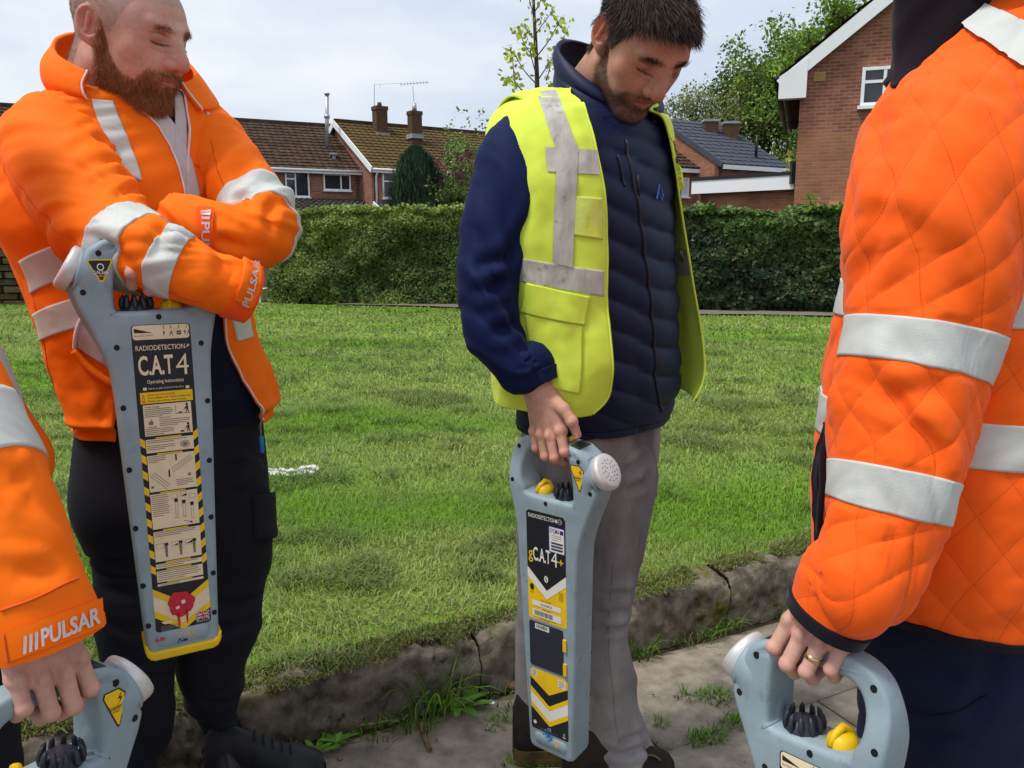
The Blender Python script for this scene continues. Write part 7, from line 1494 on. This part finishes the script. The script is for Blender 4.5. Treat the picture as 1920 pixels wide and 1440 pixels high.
    v_.line('binding', [(n2-1.2, i) for i in range(2, m2-2)], m_yellow, vs, .0022, .0); v_.line('binding', [(.2, i) for i in range(2, m2-2)], m_yellow, vs, .0022, .0); mb = MB(); p = at(1276, 470, 1.66); mb.tube([p, at(1281, 492, 1.66)], [.0022, .003], 6); mb.build('strap_end', m_zipd, vs, True)
    hx = xf(M_B, np.array([(-.006, 0, .681)]))[0]; xa = -M_B[:3, 0]; za = M_B[:3, 2]+.30*M_B[:3, 0]+.05*M_B[:3, 1]; xa, za = orth(za, xa); ya = -np.cross(za, xa); J = {k_: list(v2) for k_, v2 in GRIP.items()}; J['thumb'] = [(.026, .000, -.026), (.052, .010, -.046), (.064, .012, -.072), (.064, .008, -.099)]
    MH = frame(hx-(ya*(-.006)+za*(-.112)), xa, ya, za); wr0 = xf(MH, np.array([(0, 0, .012), (0, 0, .05)])); wp = proj(wr0)
    # near arm
    a = arm([(1030, 236, 1.70, 44), (996, 250, 1.665, 62), (972, 292, 1.63, 76), (952, 362, 1.60, 78), (930, 440, 1.575, 70), (916, 520, 1.55, 58), (918, 590, 1.535, 55), (944, 650, 1.525, 51), (976, 694, 1.515, 47), (wp[1, 0]-4, wp[1, 1]-4, wr0[1, 1], 43), (wp[0, 0], wp[0, 1], wr0[0, 1], 37)], 170, 84, .95, (0, 1, 0)); S, T = a.st(); v = T/T[-1:]; folds(a, 51, .012, 15, 4, np.exp(-((v-.58)/.16)**2)+.4, 1.2, .6); folds(a, 52, .0035, 30, 10, 1., 1.1, .5)
    for px_ in ([(960, 470), (925, 490), (885, 500)], [(965, 520), (920, 540), (880, 545)], [(985, 600), (940, 620), (900, 622)], [(1010, 655), (985, 690), (950, 700)], [(1000, 400), (960, 470), (930, 540)], [(1030, 690), (1005, 705), (985, 740)], [(1010, 320), (1004, 390), (985, 450)]): wrinkle(a, px_, .007, .013)
    a.build('sleeve', m_navy, jk); a.ring('cuff_band', 160, 169, m_navy, jk, .003)
    # armhole edge of the vest standing off the shoulder
    q = np.linspace(0, 1, 30); edge = spline(np.array([at(1034, 395, 1.56), at(1033, 330, 1.555), at(1024, 262, 1.56), at(1004, 214, 1.60), at(972, 184, 1.66), at(944, 190, 1.70), at(916, 240, 1.73), at(901, 300, 1.75)]), 40); inn = spline(np.array([at(1062, 395, 1.57), at(1062, 330, 1.565), at(1052, 250, 1.57), at(1030, 190, 1.62), at(1000, 172, 1.71), at(980, 205, 1.76), at(962, 262, 1.78), at(950, 330, 1.79)]), 40)
    mid = (edge+inn)/2+np.array((0, -.006, .006)); Pg = np.stack((edge, edge*.6+mid*.4+np.array((0, -.002, .002)), mid, mid*.4+inn*.6, inn), 0); Cloth(Pg, False).build('armhole', m_yellow, vs, thick=.003)
    # far arm, behind the body
    b = arm([(1200, 260, 1.86, 50), (1222, 330, 1.92, 55), (1225, 430, 1.96, 50), (1215, 540, 1.97, 46), (1205, 640, 1.95, 42), (1195, 720, 1.92, 38)], 60, 40, .95, (0, 1, 0)); b.build('sleeve', m_navy, jk)
    # jeans
    seat = auto(torso_grid([trow(986, 1236, 770, 1.72, .66, psi, 2.4), trow(982, 1240, 830, 1.72, .66, psi, 2.4), trow(984, 1236, 890, 1.72, .60, psi, 2.3), trow(1020, 1200, 960, 1.72, .45, psi, 2.2)], 50, np.linspace(0, 2*np.pi, 90, endpoint=False))); folds(seat, 60, .006, 10, 6); tr = seat.build('jeans', m_jeans, root)
    g2 = arm([(1148, 820, 1.71, 60), (1152, 890, 1.70, 78), (1148, 950, 1.69, 74), (1138, 1030, 1.685, 66), (1128, 1110, 1.68, 60), (1126, 1190, 1.68, 53), (1140, 1290, 1.69, 51), (1152, 1370, 1.695, 50), (1164, 1400, 1.695, 52), (1168, 1412, 1.695, 53)], 160, 80, 1., (0, 1, 0)); S, T = g2.st(); v = T/T[-1:]; folds(g2, 61, .020, 8, 3, .4+1.5*sstep(.8, 1, v)+.6*np.exp(-((v-.45)/.1)**2), 1.2, .3)
    for px_ in ([(1195, 1100), (1160, 1115), (1120, 1112)], [(1190, 1130), (1150, 1150), (1115, 1150)], [(1185, 1170), (1150, 1180), (1112, 1185)], [(1205, 1375), (1165, 1392), (1120, 1385)], [(1215, 1400), (1170, 1412), (1125, 1404)], [(1215, 850), (1180, 880), (1150, 885)], [(1210, 900), (1170, 925)]): wrinkle(g2, px_, .010, .009)
    g2.build('jeans_leg', m_jeans, tr); g2.pxline('seam', [(1150, 1060), (1140, 1180), (1150, 1290), (1160, 1390)], m_jeans, tr, .002, .0005)
    g1 = arm([(1070, 820, 1.74, 56), (1056, 880, 1.74, 70), (1040, 960, 1.745, 66), (1026, 1080, 1.75, 58), (1018, 1180, 1.76, 49), (1008, 1270, 1.775, 43), (1006, 1330, 1.785, 40), (1008, 1358, 1.79, 42)], 130, 72, 1., (0, 1, 0)); S, T = g1.st(); v = T/T[-1:]; folds(g1, 63, .010, 8, 3, .6*sstep(1, .85, v)+.1, 1.2); g1.build('jeans_leg', m_jeans, tr)
    b1 = shoe(root, ground(1124, 1412), ground(962, 1418), .108, .125, m_boot, m_bootsole, m_lace, .034, 'boot'); d = ground(1124, 1412)-ground(962, 1418)
    h2 = ground(1128, 1466); t2 = ground(1262, 1462); shoe(root, t2, h2-(t2-h2)*.55, .105, .10, m_boot, m_bootsole, m_lace, .03, 'boot')
    mb = MB(); q = at(1196, 1428, 1.64)
    for s_ in (1, -1): mb.tube(spline(np.array([q, q+(.028, -.004, .012*s_+.008), q+(.052, -.006, .004), q+(.030, -.006, -.006*s_)]), 12), np.full(12, .0024), 6)
    mb.build('lace_bow', m_lace, root, True)
    # head and hand
    M, x, r = fit_head(dict(ear=(1132, 62), nose=(1233, 186), eye=(1212, 128), mouth=(1186, 196), lobe=(1124, 100), brow=(1228, 112)), 1.64, 1.03, (R(34), R(46), 0), 60.)
    V, F = build_head(.058, 0., .006); cV = skin_colours(V, SKIN_B, ((.085, .052, .038), .62), ((.035, .024, .018), .95)); W = xf(M, V); R3 = M[:3, :3]
    hV, hF, hl = put_hand(MH, J, .0016, 1.0, .05); hc = hand_colours(hl, J, np.array(SKIN_B)*(1.16, 1.24, 1.28))
    neck = xf(M, np.array([(0, -.05, -.15)]))[0]; sh = (at(980, 280, 1.64), at(1205, 270, 1.86)); hips = at(1110, 790, 1.72); wr = xf(MH, np.array([(0, 0, .02)]))[0]
    un = [(neck, at(1105, 330, 1.80), .045, .07), (at(1105, 330, 1.80), hips, .07, .09), (sh[0], sh[1], .045, .04), (sh[0], at(920, 540, 1.54), .035, .012), (at(920, 540, 1.54), wr, .012, .012), (sh[1], at(1218, 540, 1.97), .035, .03), (at(1218, 540, 1.97), at(1196, 720, 1.92), .03, .025), (hips, at(1130, 1110, 1.68), .085, .045), (at(1130, 1110, 1.68), at(1158, 1400, 1.69), .03, .012), (hips, at(1026, 1080, 1.75), .085, .045), (at(1026, 1080, 1.75), at(1006, 1350, 1.79), .03, .012)]
    bd = body_mesh(root, [(W, F, cV), (hV, hF, hc)], un)
    # far hand
    # thumb nail
    tn = np.array(J['thumb'][3])+np.array((.001, .0075, .002)); P = [xf(MH, [tn+np.array((.0052*math.cos(t), .0012-.0016*abs(math.cos(t)), .0068*math.sin(t)))])[0] for t in np.linspace(0, 6.28, 13)[:-1]]; mk('thumb_nail', P, [tuple(range(12))], m_nail, bd)
    rs2 = np.random.RandomState(8); w = beard_mask(V); P, N = face_points(V, F, w**1.5+1e-9, 9000, 3); L = .0045*(.5+rs2.rand(len(P))); q = rs2.rand(len(P))[:, None]; strands('beard', xf(M, P), (N*.7+np.array((0, .1, -.8)))@R3.T, L, .00038, np.array((.03, .017, .010))*(1-q)+np.array((.12, .065, .038))*q, m_hair, bd, (0, 0, -.4), 4, 3, .3, .35)
    lashes(M, bd, (.015, .01, .008)); bx = np.abs(V[:, 0]); wb = np.exp(-((bx-.030)/.018)**4)*gauss(V[:, 2], .031+.16*(bx-.03)*np.where(bx > .035, -1, .5), .0046)*(V[:, 1] > .055); P, N = face_points(V, F, wb, 520, 6); sg = np.sign(P[:, :1]); strands('eyebrow', xf(M, P), (N*.4+np.concatenate((sg*.9, sg*0-.1, sg*0+.1), 1))@R3.T, np.full(len(P), .009), .0006, np.tile((.04, .024, .016), (len(P), 1)), m_hair, bd, (0, 0, -.1), 8, 3, .2, .2)
    w = scalp_mask(V, .074); P, N = face_points(V, F, w+1e-9, 26000, 9); top = sstep(.02, .09, P[:, 2]); L = (.010+.026*top)*(.6+.6*rs2.rand(len(P))); D = N*(.75-.35*top)[:, None]+np.array((0, 1.0, .05))*top[:, None]+np.array((0, -.15, -.8))*(1-top)[:, None]
    q = rs2.rand(len(P))[:, None]; strands('hair', xf(M, P), D@R3.T, L, .0009, np.array((.022, .014, .010))*(1-q)+np.array((.080, .046, .031))*q, m_hair, bd, np.array((0, .30, -.62))@R3.T, 10, 4, .30, .22)
person_b()

# ================================================================== C: THE QUILTED JACKET, NEAR RIGHT
def off_head(root, pos, yaw, seed, skin, pieces, under):
    M = axes_mat(yaw, R(18), 0, pos, 1.02); V, F = build_head(.058, .003, 0., .0045); cV = skin_colours(V, skin, None, ((.06, .04, .03), .9)); bd = body_mesh(root, [(xf(M, V), F, cV)]+pieces, under)
    rs2 = np.random.RandomState(seed); w = scalp_mask(V, .068); P, N = face_points(V, F, w+1e-9, 5000, 9); strands('hair', xf(M, P), (N*.7+np.array((0, -.1, -.4)))@M[:3, :3].T, .022*(.7+.5*rs2.rand(len(P))), .0016, np.tile((.05, .033, .022), (len(P), 1)), m_hair, bd, (0, 0, -.3), 10, 3, .3, .25); return bd
def person_c():
    psi = R(-138); base = np.array((.62, 1.10, 0)); root = empty('person', base, 'man in an orange quilted jacket with wide silver bands, wearing a ring', 'person')
    rows_ = [trow(1830, 2010, -10, 1.14, .80, psi, 2.2), trow(1770, 2080, 40, 1.13, .72, psi, 2.3), trow(1700, 2130, 110, 1.12, .68, psi, 2.4), trow(1635, 2155, 200, 1.12, .68, psi, 2.4), trow(1600, 2160, 290, 1.12, .68, psi, 2.4), trow(1590, 2165, 400, 1.12, .70, psi, 2.4), trow(1578, 2165, 520, 1.12, .72, psi, 2.4), trow(1560, 2160, 650, 1.12, .72, psi, 2.4), trow(1540, 2150, 800, 1.12, .74, psi, 2.4), trow(1530, 2140, 920, 1.12, .74, psi, 2.4), trow(1532, 2130, 1000, 1.12, .74, psi, 2.4), trow(1545, 2115, 1072, 1.12, .72, psi, 2.4)]
    c = auto(torso_grid(rows_, 230, np.linspace(0, 2*np.pi, 300, endpoint=False))); folds(c, 71, .007, 5, 5); ys = lambda y: vof(c, 1885, y)
    fl = [(ys(540), ys(616)), (ys(797), ys(884))]; quilt(c, .052, .0040, (.3, .1), fl); folds(c, 72, .0042, 22, 12, 1., 1.1, .4); jk = c.build('quilted_jacket', m_quilt, root)
    c.ring('hem_binding', 225, 229.4, m_trim, jk, .004)
    def bnd(cl, quad, res=(24, 8), off=.0125, nm='reflective_band'): return cl.patch(nm, quad, m_reflect, jk, res, off)
    for v0, v1 in fl: c.ring('reflective_band', v0, v1, m_reflect, jk, .0016)
    # front zip pocket
    c.pxline('pocket_zip', [(1566, 782), (1548, 840), (1540, 920), (1548, 1030)], m_zipd, jk, .0075, .006); c.pxline('pocket_zip', [(1562, 790), (1556, 850), (1552, 930), (1550, 1000)], m_trim, jk, .005, .010)
    # collar of dark fleece, folded open
    cr = [trow(1676, 1850, -70, 1.10, .9, psi, 2.1, 0), trow(1668, 1850, 10, 1.10, .9, psi, 2.1, 0), trow(1664, 1840, 70, 1.09, .9, psi, 2.2, 0), trow(1652, 1830, 118, 1.08, .9, psi, 2.2, 0), trow(1640, 1800, 146, 1.07, .9, psi, 2.2, 0)]; cc = auto(torso_grid(cr, 40, np.linspace(0, 2*np.pi, 90, endpoint=False))); folds(cc, 75, .020, 8, 5, 1., 1.1, .5); cc.build('fleece_collar', m_fleece, jk, thick=.008)
    hx = xf(M_C, np.array([(-.010, 0, .681)]))[0]; xa = -M_C[:3, 0]; za = M_C[:3, 2]+.28*M_C[:3, 0]+.10*M_C[:3, 1]; xa, za = orth(za, xa); ya = np.cross(za, xa); MH = frame(hx-(ya*(-.006)+za*(-.112)), xa, ya, za); wr0 = xf(MH, np.array([(0, .004, -.066), (0, .003, -.030)])); wp = proj(wr0); print('WRISTC', wp, wr0)
    # left sleeve
    a = arm([(1885, 165, 1.13, 70), (1832, 192, 1.07, 120), (1778, 268, 1.01, 152), (1752, 380, .97, 158), (1744, 500, .955, 148), (1726, 610, .945, 136), (1702, 710, .935, 124), (1684, 810, .925, 119), (1666, 905, .91, 112), (1645, 1000, .90, 98), (1614, 1090, .887, 90), (wp[1, 0]*.6+.4*1614, wp[1, 1]*.6+.4*1090, .6*wr0[1, 1]+.4*.887, 86), (wp[0, 0], wp[0, 1], wr0[0, 1], 76)], 280, 190, .92, (0, 1, 0)); S, T = a.st(); v = T/T[-1:]
    folds(a, 81, .012, 9, 4, (.5+np.exp(-((v-.62)/.12)**2)+sstep(.75, .85, v)*.6)*sstep(1, .94, v), 1.2, .5); fl = [(vof(a, 1722, 596), vof(a, 1712, 682)), (vof(a, 1672, 876), vof(a, 1654, 960))]; quilt(a, .052, .0042*sstep(1.0, .93, v), (.15, .55), fl); folds(a, 82, .0045, 24, 12, sstep(.95, .86, v), 1.1, .4)
    for px_ in ([(1690, 160), (1650, 250), (1640, 330)], [(1720, 150), (1690, 280), (1650, 400)], [(1800, 150), (1850, 165), (1890, 190)], [(1600, 540), (1640, 460), (1680, 330)], [(1780, 740), (1720, 735), (1650, 750)]): wrinkle(a, px_, .006, .014)
    sl = a.build('sleeve', m_quilt, jk)
    def bandpx(p0, p1): v0, v1 = vof(a, *p0), vof(a, *p1); a.ring('reflective_band', v0, v1, m_reflect, jk, .004)
    # bands flattened by their own tape: laid by pixel quads over the sleeve
    for v0, v1 in fl: a.ring('reflective_band', v0, v1, m_reflect, jk, .0016)
    bnd(a, [(1762, 58), (1828, 8), (1940, 110), (1915, 130)][:4], (20, 10), .014) if False else None
    drape('reflective_band', [a, c], [(1836, 8), (1960, 66), (1960, 160), (1796, 46)], m_reflect, jk, (40, 20), .006, 10); drape('reflective_band', [a, c], [(1800, 22), (1832, 10), (1797, 46), (1728, 86)], m_reflect, jk, (16, 24), .006, 10)
    a.ring('cuff_binding', 272, 279.3, m_trim, jk, .004)
    # far sleeve
    ctr = c.P[60:180].mean((0, 1)); b = mirror_arm(a, ctr, psi); b.build('sleeve', m_quilt, jk)
    # trousers
    seat = auto(torso_grid([trow(1600, 2060, 1030, 1.12, .70, psi, 2.4), trow(1600, 2030, 1230, 1.12, .70, psi, 2.4), trow(1625, 2000, 1360, 1.12, .60, psi, 2.3), trow(1700, 1930, 1480, 1.12, .45, psi, 2.2)], 50, np.linspace(0, 2*np.pi, 100, endpoint=False))); folds(seat, 90, .016, 7, 5, 1., 1.1, .5); [wrinkle(seat, q, .008, .012) for q in ([(1700, 1230), (1780, 1260), (1860, 1235)], [(1690, 1400), (1760, 1380), (1830, 1395)], [(1880, 1200), (1850, 1290), (1800, 1370)])]; tr = seat.build('trousers', m_navy_trouser, root)
    g1 = arm([(1740, 1250, 1.08, 125), (1752, 1400, 1.09, 118), (1770, 1600, 1.10, 98), (1790, 1900, 1.12, 74), (1800, 2150, 1.13, 74)], 100, 70, 1., (0, 1, 0)); folds(g1, 91, .022, 8, 5, 1., 1.1, .4); g1.build('trouser_leg', m_navy_trouser, tr); g2 = arm([(1850, 1260, 1.18, 110), (1850, 1400, 1.20, 95), (1845, 1600, 1.24, 80), (1850, 1800, 1.28, 66), (1855, 2000, 1.30, 68)], 100, 70, 1., (0, 1, 0)); folds(g2, 92, .012, 8, 5); g2.build('trouser_leg', m_navy_trouser, tr)
    seat.pxline('pocket_seam', [(1695, 1325), (1750, 1342), (1850, 1305)], m_black_cloth, tr, .0016, .001)
    for g in (g1, g2): e = g.P[-1].mean(0); f, l = face_dir(psi); shoe(root, e*np.array((1, 1, 0))+f*.19, e*np.array((1, 1, 0))-f*.10, .11, .11, m_shoe, m_sole, m_shoe)
    # left hand
    J = {k_: list(v2) for k_, v2 in GRIP.items()}; J['thumb'] = [(.024, -.010, -.026), (.046, -.016, -.056), (.048, -.020, -.084), (.036, -.024, -.106)]
    hV, hF, hl = put_hand(MH, J, .0014, 1.0, .03); hc = hand_colours(hl, J, SKIN_C); un = [(at(1775, 10, 1.11), at(1850, 300, 1.14), .05, .11), (at(1850, 300, 1.14), at(1840, 1150, 1.12), .13, .12), (at(1770, 230, 1.04), b.P[14].mean(0), .05, .05), (at(1770, 200, 1.04), at(1690, 760, .93), .05, .045), (at(1690, 760, .93), xf(MH, np.array([(0, 0, .05)]))[0], .045, .028), (b.P[22].mean(0), b.P[45].mean(0), .04, .03), (b.P[45].mean(0), b.P[-1].mean(0), .03, .028), (at(1840, 1150, 1.12), at(1770, 1600, 1.10), .1, .06), (at(1770, 1600, 1.10), g1.P[-1].mean(0), .055, .04), (at(1840, 1150, 1.12), at(1845, 1600, 1.24), .1, .06), (at(1845, 1600, 1.24), g2.P[-1].mean(0), .055, .04)]
    bd = off_head(root, at(1764, 10, 1.10)+np.array((-.03, .045, .20)), psi, 3, SKIN_C, [(hV, hF, hc)], un)
    # wedding band on the ring finger
    k, p = np.array(J['knuckle'][2]), np.array(J['pip'][2]); mid = k*.45+p*.55; d = (p-k)/np.linalg.norm(p-k); mb = MB(); prof = [(-.0030, .0098), (-.0022, .0106), (.0022, .0106), (.0030, .0098)]; pts = [xf(MH, [mid+d*a_])[0] for a_, _ in prof]; mb.tube(pts, [r_ for _, r_ in prof], 24, cap=False); mb.build('ring', m_gold, bd, True)
    return MH
person_c()

# ================================================================== D: THE ORANGE SLEEVE, NEAR LEFT
def person_d():
    psi = R(138); base = np.array((-.78, 1.10, 0)); root = empty('person', base, 'man in an orange softshell jacket whose broad printed cuff grips a locator', 'person')
    rows_ = [trow(-560, -260, 330, 1.12, .8, psi, 2.2), trow(-620, -190, 380, 1.12, .72, psi, 2.3), trow(-640, -110, 470, 1.12, .70, psi, 2.4), trow(-630, -50, 570, 1.12, .70, psi, 2.4), trow(-610, 0, 680, 1.12, .72, psi, 2.4), trow(-590, 40, 780, 1.12, .74, psi, 2.4), trow(-565, 88, 866, 1.12, .76, psi, 2.4), trow(-540, 82, 925, 1.12, .74, psi, 2.4), trow(-520, 50, 985, 1.12, .70, psi, 2.4), trow(-500, 40, 1080, 1.12, .70, psi, 2.4)]
    c = auto(torso_grid(rows_, 130, np.linspace(0, 2*np.pi, 150, endpoint=False))); folds(c, 101, .008, 6, 5); jk = c.build('jacket', m_orange, root)
    c.patch('reflective_band', [(-40, 612), (24, 642), (50, 745), (-10, 720)][:4], m_reflect, jk, (10, 12)); c.pxline('pocket_zip', [(48, 838), (62, 868), (78, 890)], m_zipd, jk, .004, .002); c.pxline('seam', [(-8, 600), (20, 680), (48, 780), (62, 842)], m_lining, jk, .0018, .001)
    cr = [trow(-510, -300, 250, 1.11, .85, psi, 2.1, .03), trow(-530, -280, 300, 1.11, .82, psi, 2.1, .04), trow(-570, -255, 350, 1.12, .78, psi, 2.2, .03)]; cc = auto(torso_grid(cr, 24, np.linspace(R(20), 2*np.pi-R(20), 70)), False); cc.build('collar', m_orange, jk, lining=m_lining, thick=.006)
    a = arm([(-270, 440, 1.06, 80), (-245, 480, 1.02, 118), (-205, 570, .97, 130), (-155, 670, .93, 128), (-108, 765, .90, 122), (-58, 862, .88, 114), (-8, 955, .86, 107), (36, 1044, .845, 100), (70, 1120, .835, 96), (90, 1175, .83, 94), (100, 1205, .828, 90)], 170, 110, .93, (0, 1, 0)); S, T = a.st(); v = T/T[-1:]; folds(a, 111, .013, 8, 4, .8*sstep(1, .86, v), 1.2, .5); folds(a, 112, .0030, 30, 10, sstep(.92, .8, v), 1.1, .5)
    for px_ in ([(20, 1075), (80, 1070), (125, 1060)], [(110, 1050), (60, 1000), (20, 960)], [(60, 900), (20, 890)]): wrinkle(a, px_, .005, .012)
    sl = a.build('sleeve', m_orange, jk); a.ring('reflective_band', vof(a, -75, 742)-2, vof(a, -20, 846), m_reflect, jk, .002)
    a.pxline('seam', [(2, 1145), (70, 1120), (128, 1092), (146, 1085)], m_oseam, jk, .0014, .001)
    q = [(4, 1186), (182, 1124), (186, 1176), (10, 1240)]; drape('cuff_tab', [a], q, m_orange, jk, (60, 24), .006); a.ring('cuff_band', 158, 169.2, m_orange, jk, .003)
    V2, F, _ = text2d('PULSAR', .03); stamp_curve('lettering', V2, F, a, [(76, 1176), (172, 1140), (175, 1170), (79, 1208)], m_print, jk, .0095); stamp_curve('lettering', BARS[0], BARS[1], a, [(47, 1189), (72, 1180), (75, 1210), (50, 1220)], m_print, jk, .0095)
    a.pxline('seam', [(14, 1182), (24, 1236)], m_oseam, jk, .0012, .006)
    ctr = c.P[30:100].mean((0, 1)); b = mirror_arm(a, ctr, psi); b.build('sleeve', m_orange, jk)
    seat = auto(torso_grid([trow(-480, 10, 1040, 1.12, .70, psi, 2.4), trow(-470, 20, 1200, 1.12, .70, psi, 2.4), trow(-440, 10, 1330, 1.12, .60, psi, 2.3), trow(-340, -60, 1450, 1.12, .45, psi, 2.2)], 50, np.linspace(0, 2*np.pi, 90, endpoint=False))); tr = seat.build('trousers', m_black_cloth, root)
    g1 = arm([(-90, 1220, 1.10, 115), (-90, 1400, 1.12, 105), (-80, 1600, 1.14, 92), (-70, 1900, 1.16, 74), (-60, 2120, 1.17, 74)], 100, 66, 1., (0, 1, 0)); folds(g1, 121, .012, 8, 5); g1.build('trouser_leg', m_black_cloth, tr); g2 = arm([(-330, 1220, 1.18, 105), (-330, 1400, 1.2, 98), (-320, 1600, 1.22, 85), (-310, 1850, 1.24, 70), (-300, 2050, 1.25, 70)], 100, 66, 1., (0, 1, 0)); g2.build('trouser_leg', m_black_cloth, tr)
    for g in (g1, g2): e = g.P[-1].mean(0); f, l = face_dir(psi); shoe(root, e*np.array((1, 1, 0))+f*.19, e*np.array((1, 1, 0))-f*.10, .11, .11, m_shoe, m_sole, m_shoe)
    hx = xf(M_D, np.array([(-.004, 0, .681)]))[0]; xa = -M_D[:3, 0]; za = M_D[:3, 2]+.10*M_D[:3, 0]; xa, za = orth(za, xa); ya = -np.cross(za, xa); J = {k_: list(v2) for k_, v2 in GRIP.items()}; J['thumb'] = [(.024, -.010, -.026), (.046, -.014, -.056), (.050, -.018, -.084), (.040, -.022, -.106)]
    MH = frame(hx-(ya*(-.006)+za*(-.112)), xa, ya, za); hV, hF, hl = put_hand(MH, J, .0014, 1.04, .06); hc = hand_colours(hl, J, SKIN_D); un = [(at(-400, 380, 1.12), at(-235, 1000, 1.12), .10, .09), (at(-240, 510, 1.02), at(-50, 880, .88), .05, .045), (at(-50, 880, .88), xf(MH, np.array([(0, 0, .05)]))[0], .045, .028), (at(-240, 510, 1.02), b.P[12].mean(0), .05, .05), (b.P[12].mean(0), b.P[45].mean(0), .05, .04), (b.P[45].mean(0), b.P[-1].mean(0), .04, .028), (at(-200, 1050, 1.12), at(-80, 1600, 1.14), .07, .05), (at(-80, 1600, 1.14), g1.P[-1].mean(0), .055, .04), (at(-250, 1050, 1.14), at(-320, 1600, 1.22), .07, .05), (at(-320, 1600, 1.22), g2.P[-1].mean(0), .055, .04)]
    off_head(root, at(-405, 280, 1.12)+np.array((0.085, .105, .15)), psi, 4, SKIN_D, [(hV, hF, hc)], un)
person_d()

# ------------------------------------------------------------------ someone else's shoes at the pavement's right edge
SG = 'dark shoes of a bystander beyond the quilted jacket'
def lone_shoe(p, d, label):
    p = np.asarray(p, float); d = np.array((*d, 0.)); d /= np.linalg.norm(d); r = empty('work_shoe', p, label, 'shoe', SG); shoe(r, p+d*.19, p-d*.10, .11, .11, m_shoe, m_sole, m_shoe, name='upper')
    mb = MB(); q = p-d*.03; mb.tube([q+(0, 0, .09), q+(0, 0, .12), q+(.0, .0, .16)], [.048, .052, .05], 20); mb.build('sock', m_navy_trouser, r, True)
lone_shoe(ground(1935, 1335), (-.5, .6), 'dark shoe with pale welt farther along the pavement edge'); lone_shoe(ground(1990, 1430), (-.9, .25), 'rounded black shoe toe on the paving by the navy trousers')
# ------------------------------------------------------------------ litter, sticks and stones
m_bag = mat('crumpled_white_plastic', C(232, 232, 226), .35, .5, trans=.25, var=.05)
def bag():
    p = ground(545, 892, LAWN_Z-.01); n = 44; u, v = np.meshgrid(np.linspace(-1, 1, n), np.linspace(-1, 1, 26)); q = np.stack((u*3, v*3, u*0), -1); h = .024*np.clip(1-v*v, 0, 1)**.5*(.55+.5*np.exp(-((u-.7)/.35)**2)*1.6)+.013*fbm(q*1.6, 3)*np.clip(1-v*v, 0, 1); X = u*.125*(1+.1*fbm(q+5, 2)); Y_ = v*(.035+.02*np.abs(fbm(q*.7+9, 2)))+.03*fbm(q*.5+3, 2)
    P = np.stack((X, Y_, np.maximum(h, -.002)+.012), -1)+p; tag(mk('plastic_bag', P.reshape(-1, 3), grid_faces(26, n, False), m_bag, None, False, loc=p), 'crumpled white plastic bag lying on the lawn', 'litter')
bag()
m_stick = mat('dry_stick', C(140, 112, 84), .9, .1, color2=C(96, 74, 54), var_scale=60, bump=.5, bump_scale=200); m_twigp = mat('pale_twig', C(168, 146, 120), .9, .1, var=.15, var_scale=60); m_stone = mat('brown_stone', C(128, 98, 78), .9, .1, var=.2, var_scale=40)
def stick(a, b, r, m, label, grp=None):
    A = np.asarray(a, float)+(0, 0, r); B_ = np.asarray(b, float)+(0, 0, r); P = spline(np.array([A, A*.66+B_*.34+rs.randn(3)*(.002, .002, 0), A*.33+B_*.67+rs.randn(3)*(.002, .002, .0), B_]), 14); mb = MB(); mb.tube(P-A, r*(1+.15*rs.randn(14)*.5), 8); o = mb.build('stick', m, None, True); o.location = [float(q) for q in A]; tag(o, label, 'stick', grp)
stick(ground(786, 1362), ground(806, 1410), .0062, m_stick, 'short thick brown stick lying on the slab'); stick(ground(657, 1364), ground(745, 1352), .0032, m_twigp, 'long pale dry stick beside the kerb grass'); stick(ground(722, 1404), ground(748, 1382), .0014, m_twigp, 'hair thin twig on the slab beside the thick stick'); stick(ground(755, 1352), ground(766, 1338), .003, m_twigp, 'short upright straw by the long pale stick')
def stone(px_, py_, r, label, m=None, flat=.5):
    p = ground(px_, py_); n = 12; th, ph = np.meshgrid(np.linspace(0, 2*np.pi, n, endpoint=False), np.linspace(-1.57, 1.57, 8)); d = np.stack((np.cos(th)*np.cos(ph), np.sin(th)*np.cos(ph), np.sin(ph)*flat), -1); P = d*r*(1+.25*fbm(d*2.2+px_, 2))[..., None]+p+(0, 0, r*flat*.8); tag(mk('stone', P.reshape(-1, 3), grid_faces(8, n, True), m or m_stone, None, True, loc=p), label, 'stone')
stone(548, 1402, .013, 'smooth brown pebble by the young dandelion'); stone(958, 1288, .022, 'reddish clod against the kerb beside the jeans'); stone(638, 1424, .007, 'pale chip of stone below the kerb weeds'); stone(920, 1318, .012, 'white petal shaped chip on the slab by the boot', m_white, .2)
def debris():
    """grit, leaf scraps and crumbs over the slabs"""
    n = 1500; s_ = rs.rand(n)*5-2.2; w_ = -(rs.rand(n)**2.0)*1.5; P = np.array([kerb(a, b) for a, b in zip(s_, w_)]); P[:, 2] = .002; r = .0012+.004*rs.rand(n)**3; V = []; 
    a = rs.rand(n)*6.28
    for k in range(4): V.append(P+np.stack((np.cos(a+k*1.57)*r*(.6+.8*rs.rand(n)), np.sin(a+k*1.57)*r*(.6+.8*rs.rand(n)), r*0+.001), 1))
    V.append(P+np.stack((r*0, r*0, r*.8+.001), 1)); V = np.stack(V, 1).reshape(-1, 3); i = np.arange(n)[:, None]*5; F = np.concatenate([i+np.array((k, (k+1) % 4, 4)) for k in range(4)]); c = np.where((rs.rand(n) < .5)[:, None], np.array((.10, .08, .055)), np.array((.34, .30, .24)))*(.5+rs.rand(n))[:, None]
    tag(mk('grit', V, F, m_grass, None, False, col=np.repeat(c, 5, 0), loc=(0, 1.5, 0)), 'scattered grit and crumbs on the paving slabs', 'grit', kind='stuff')
debris()
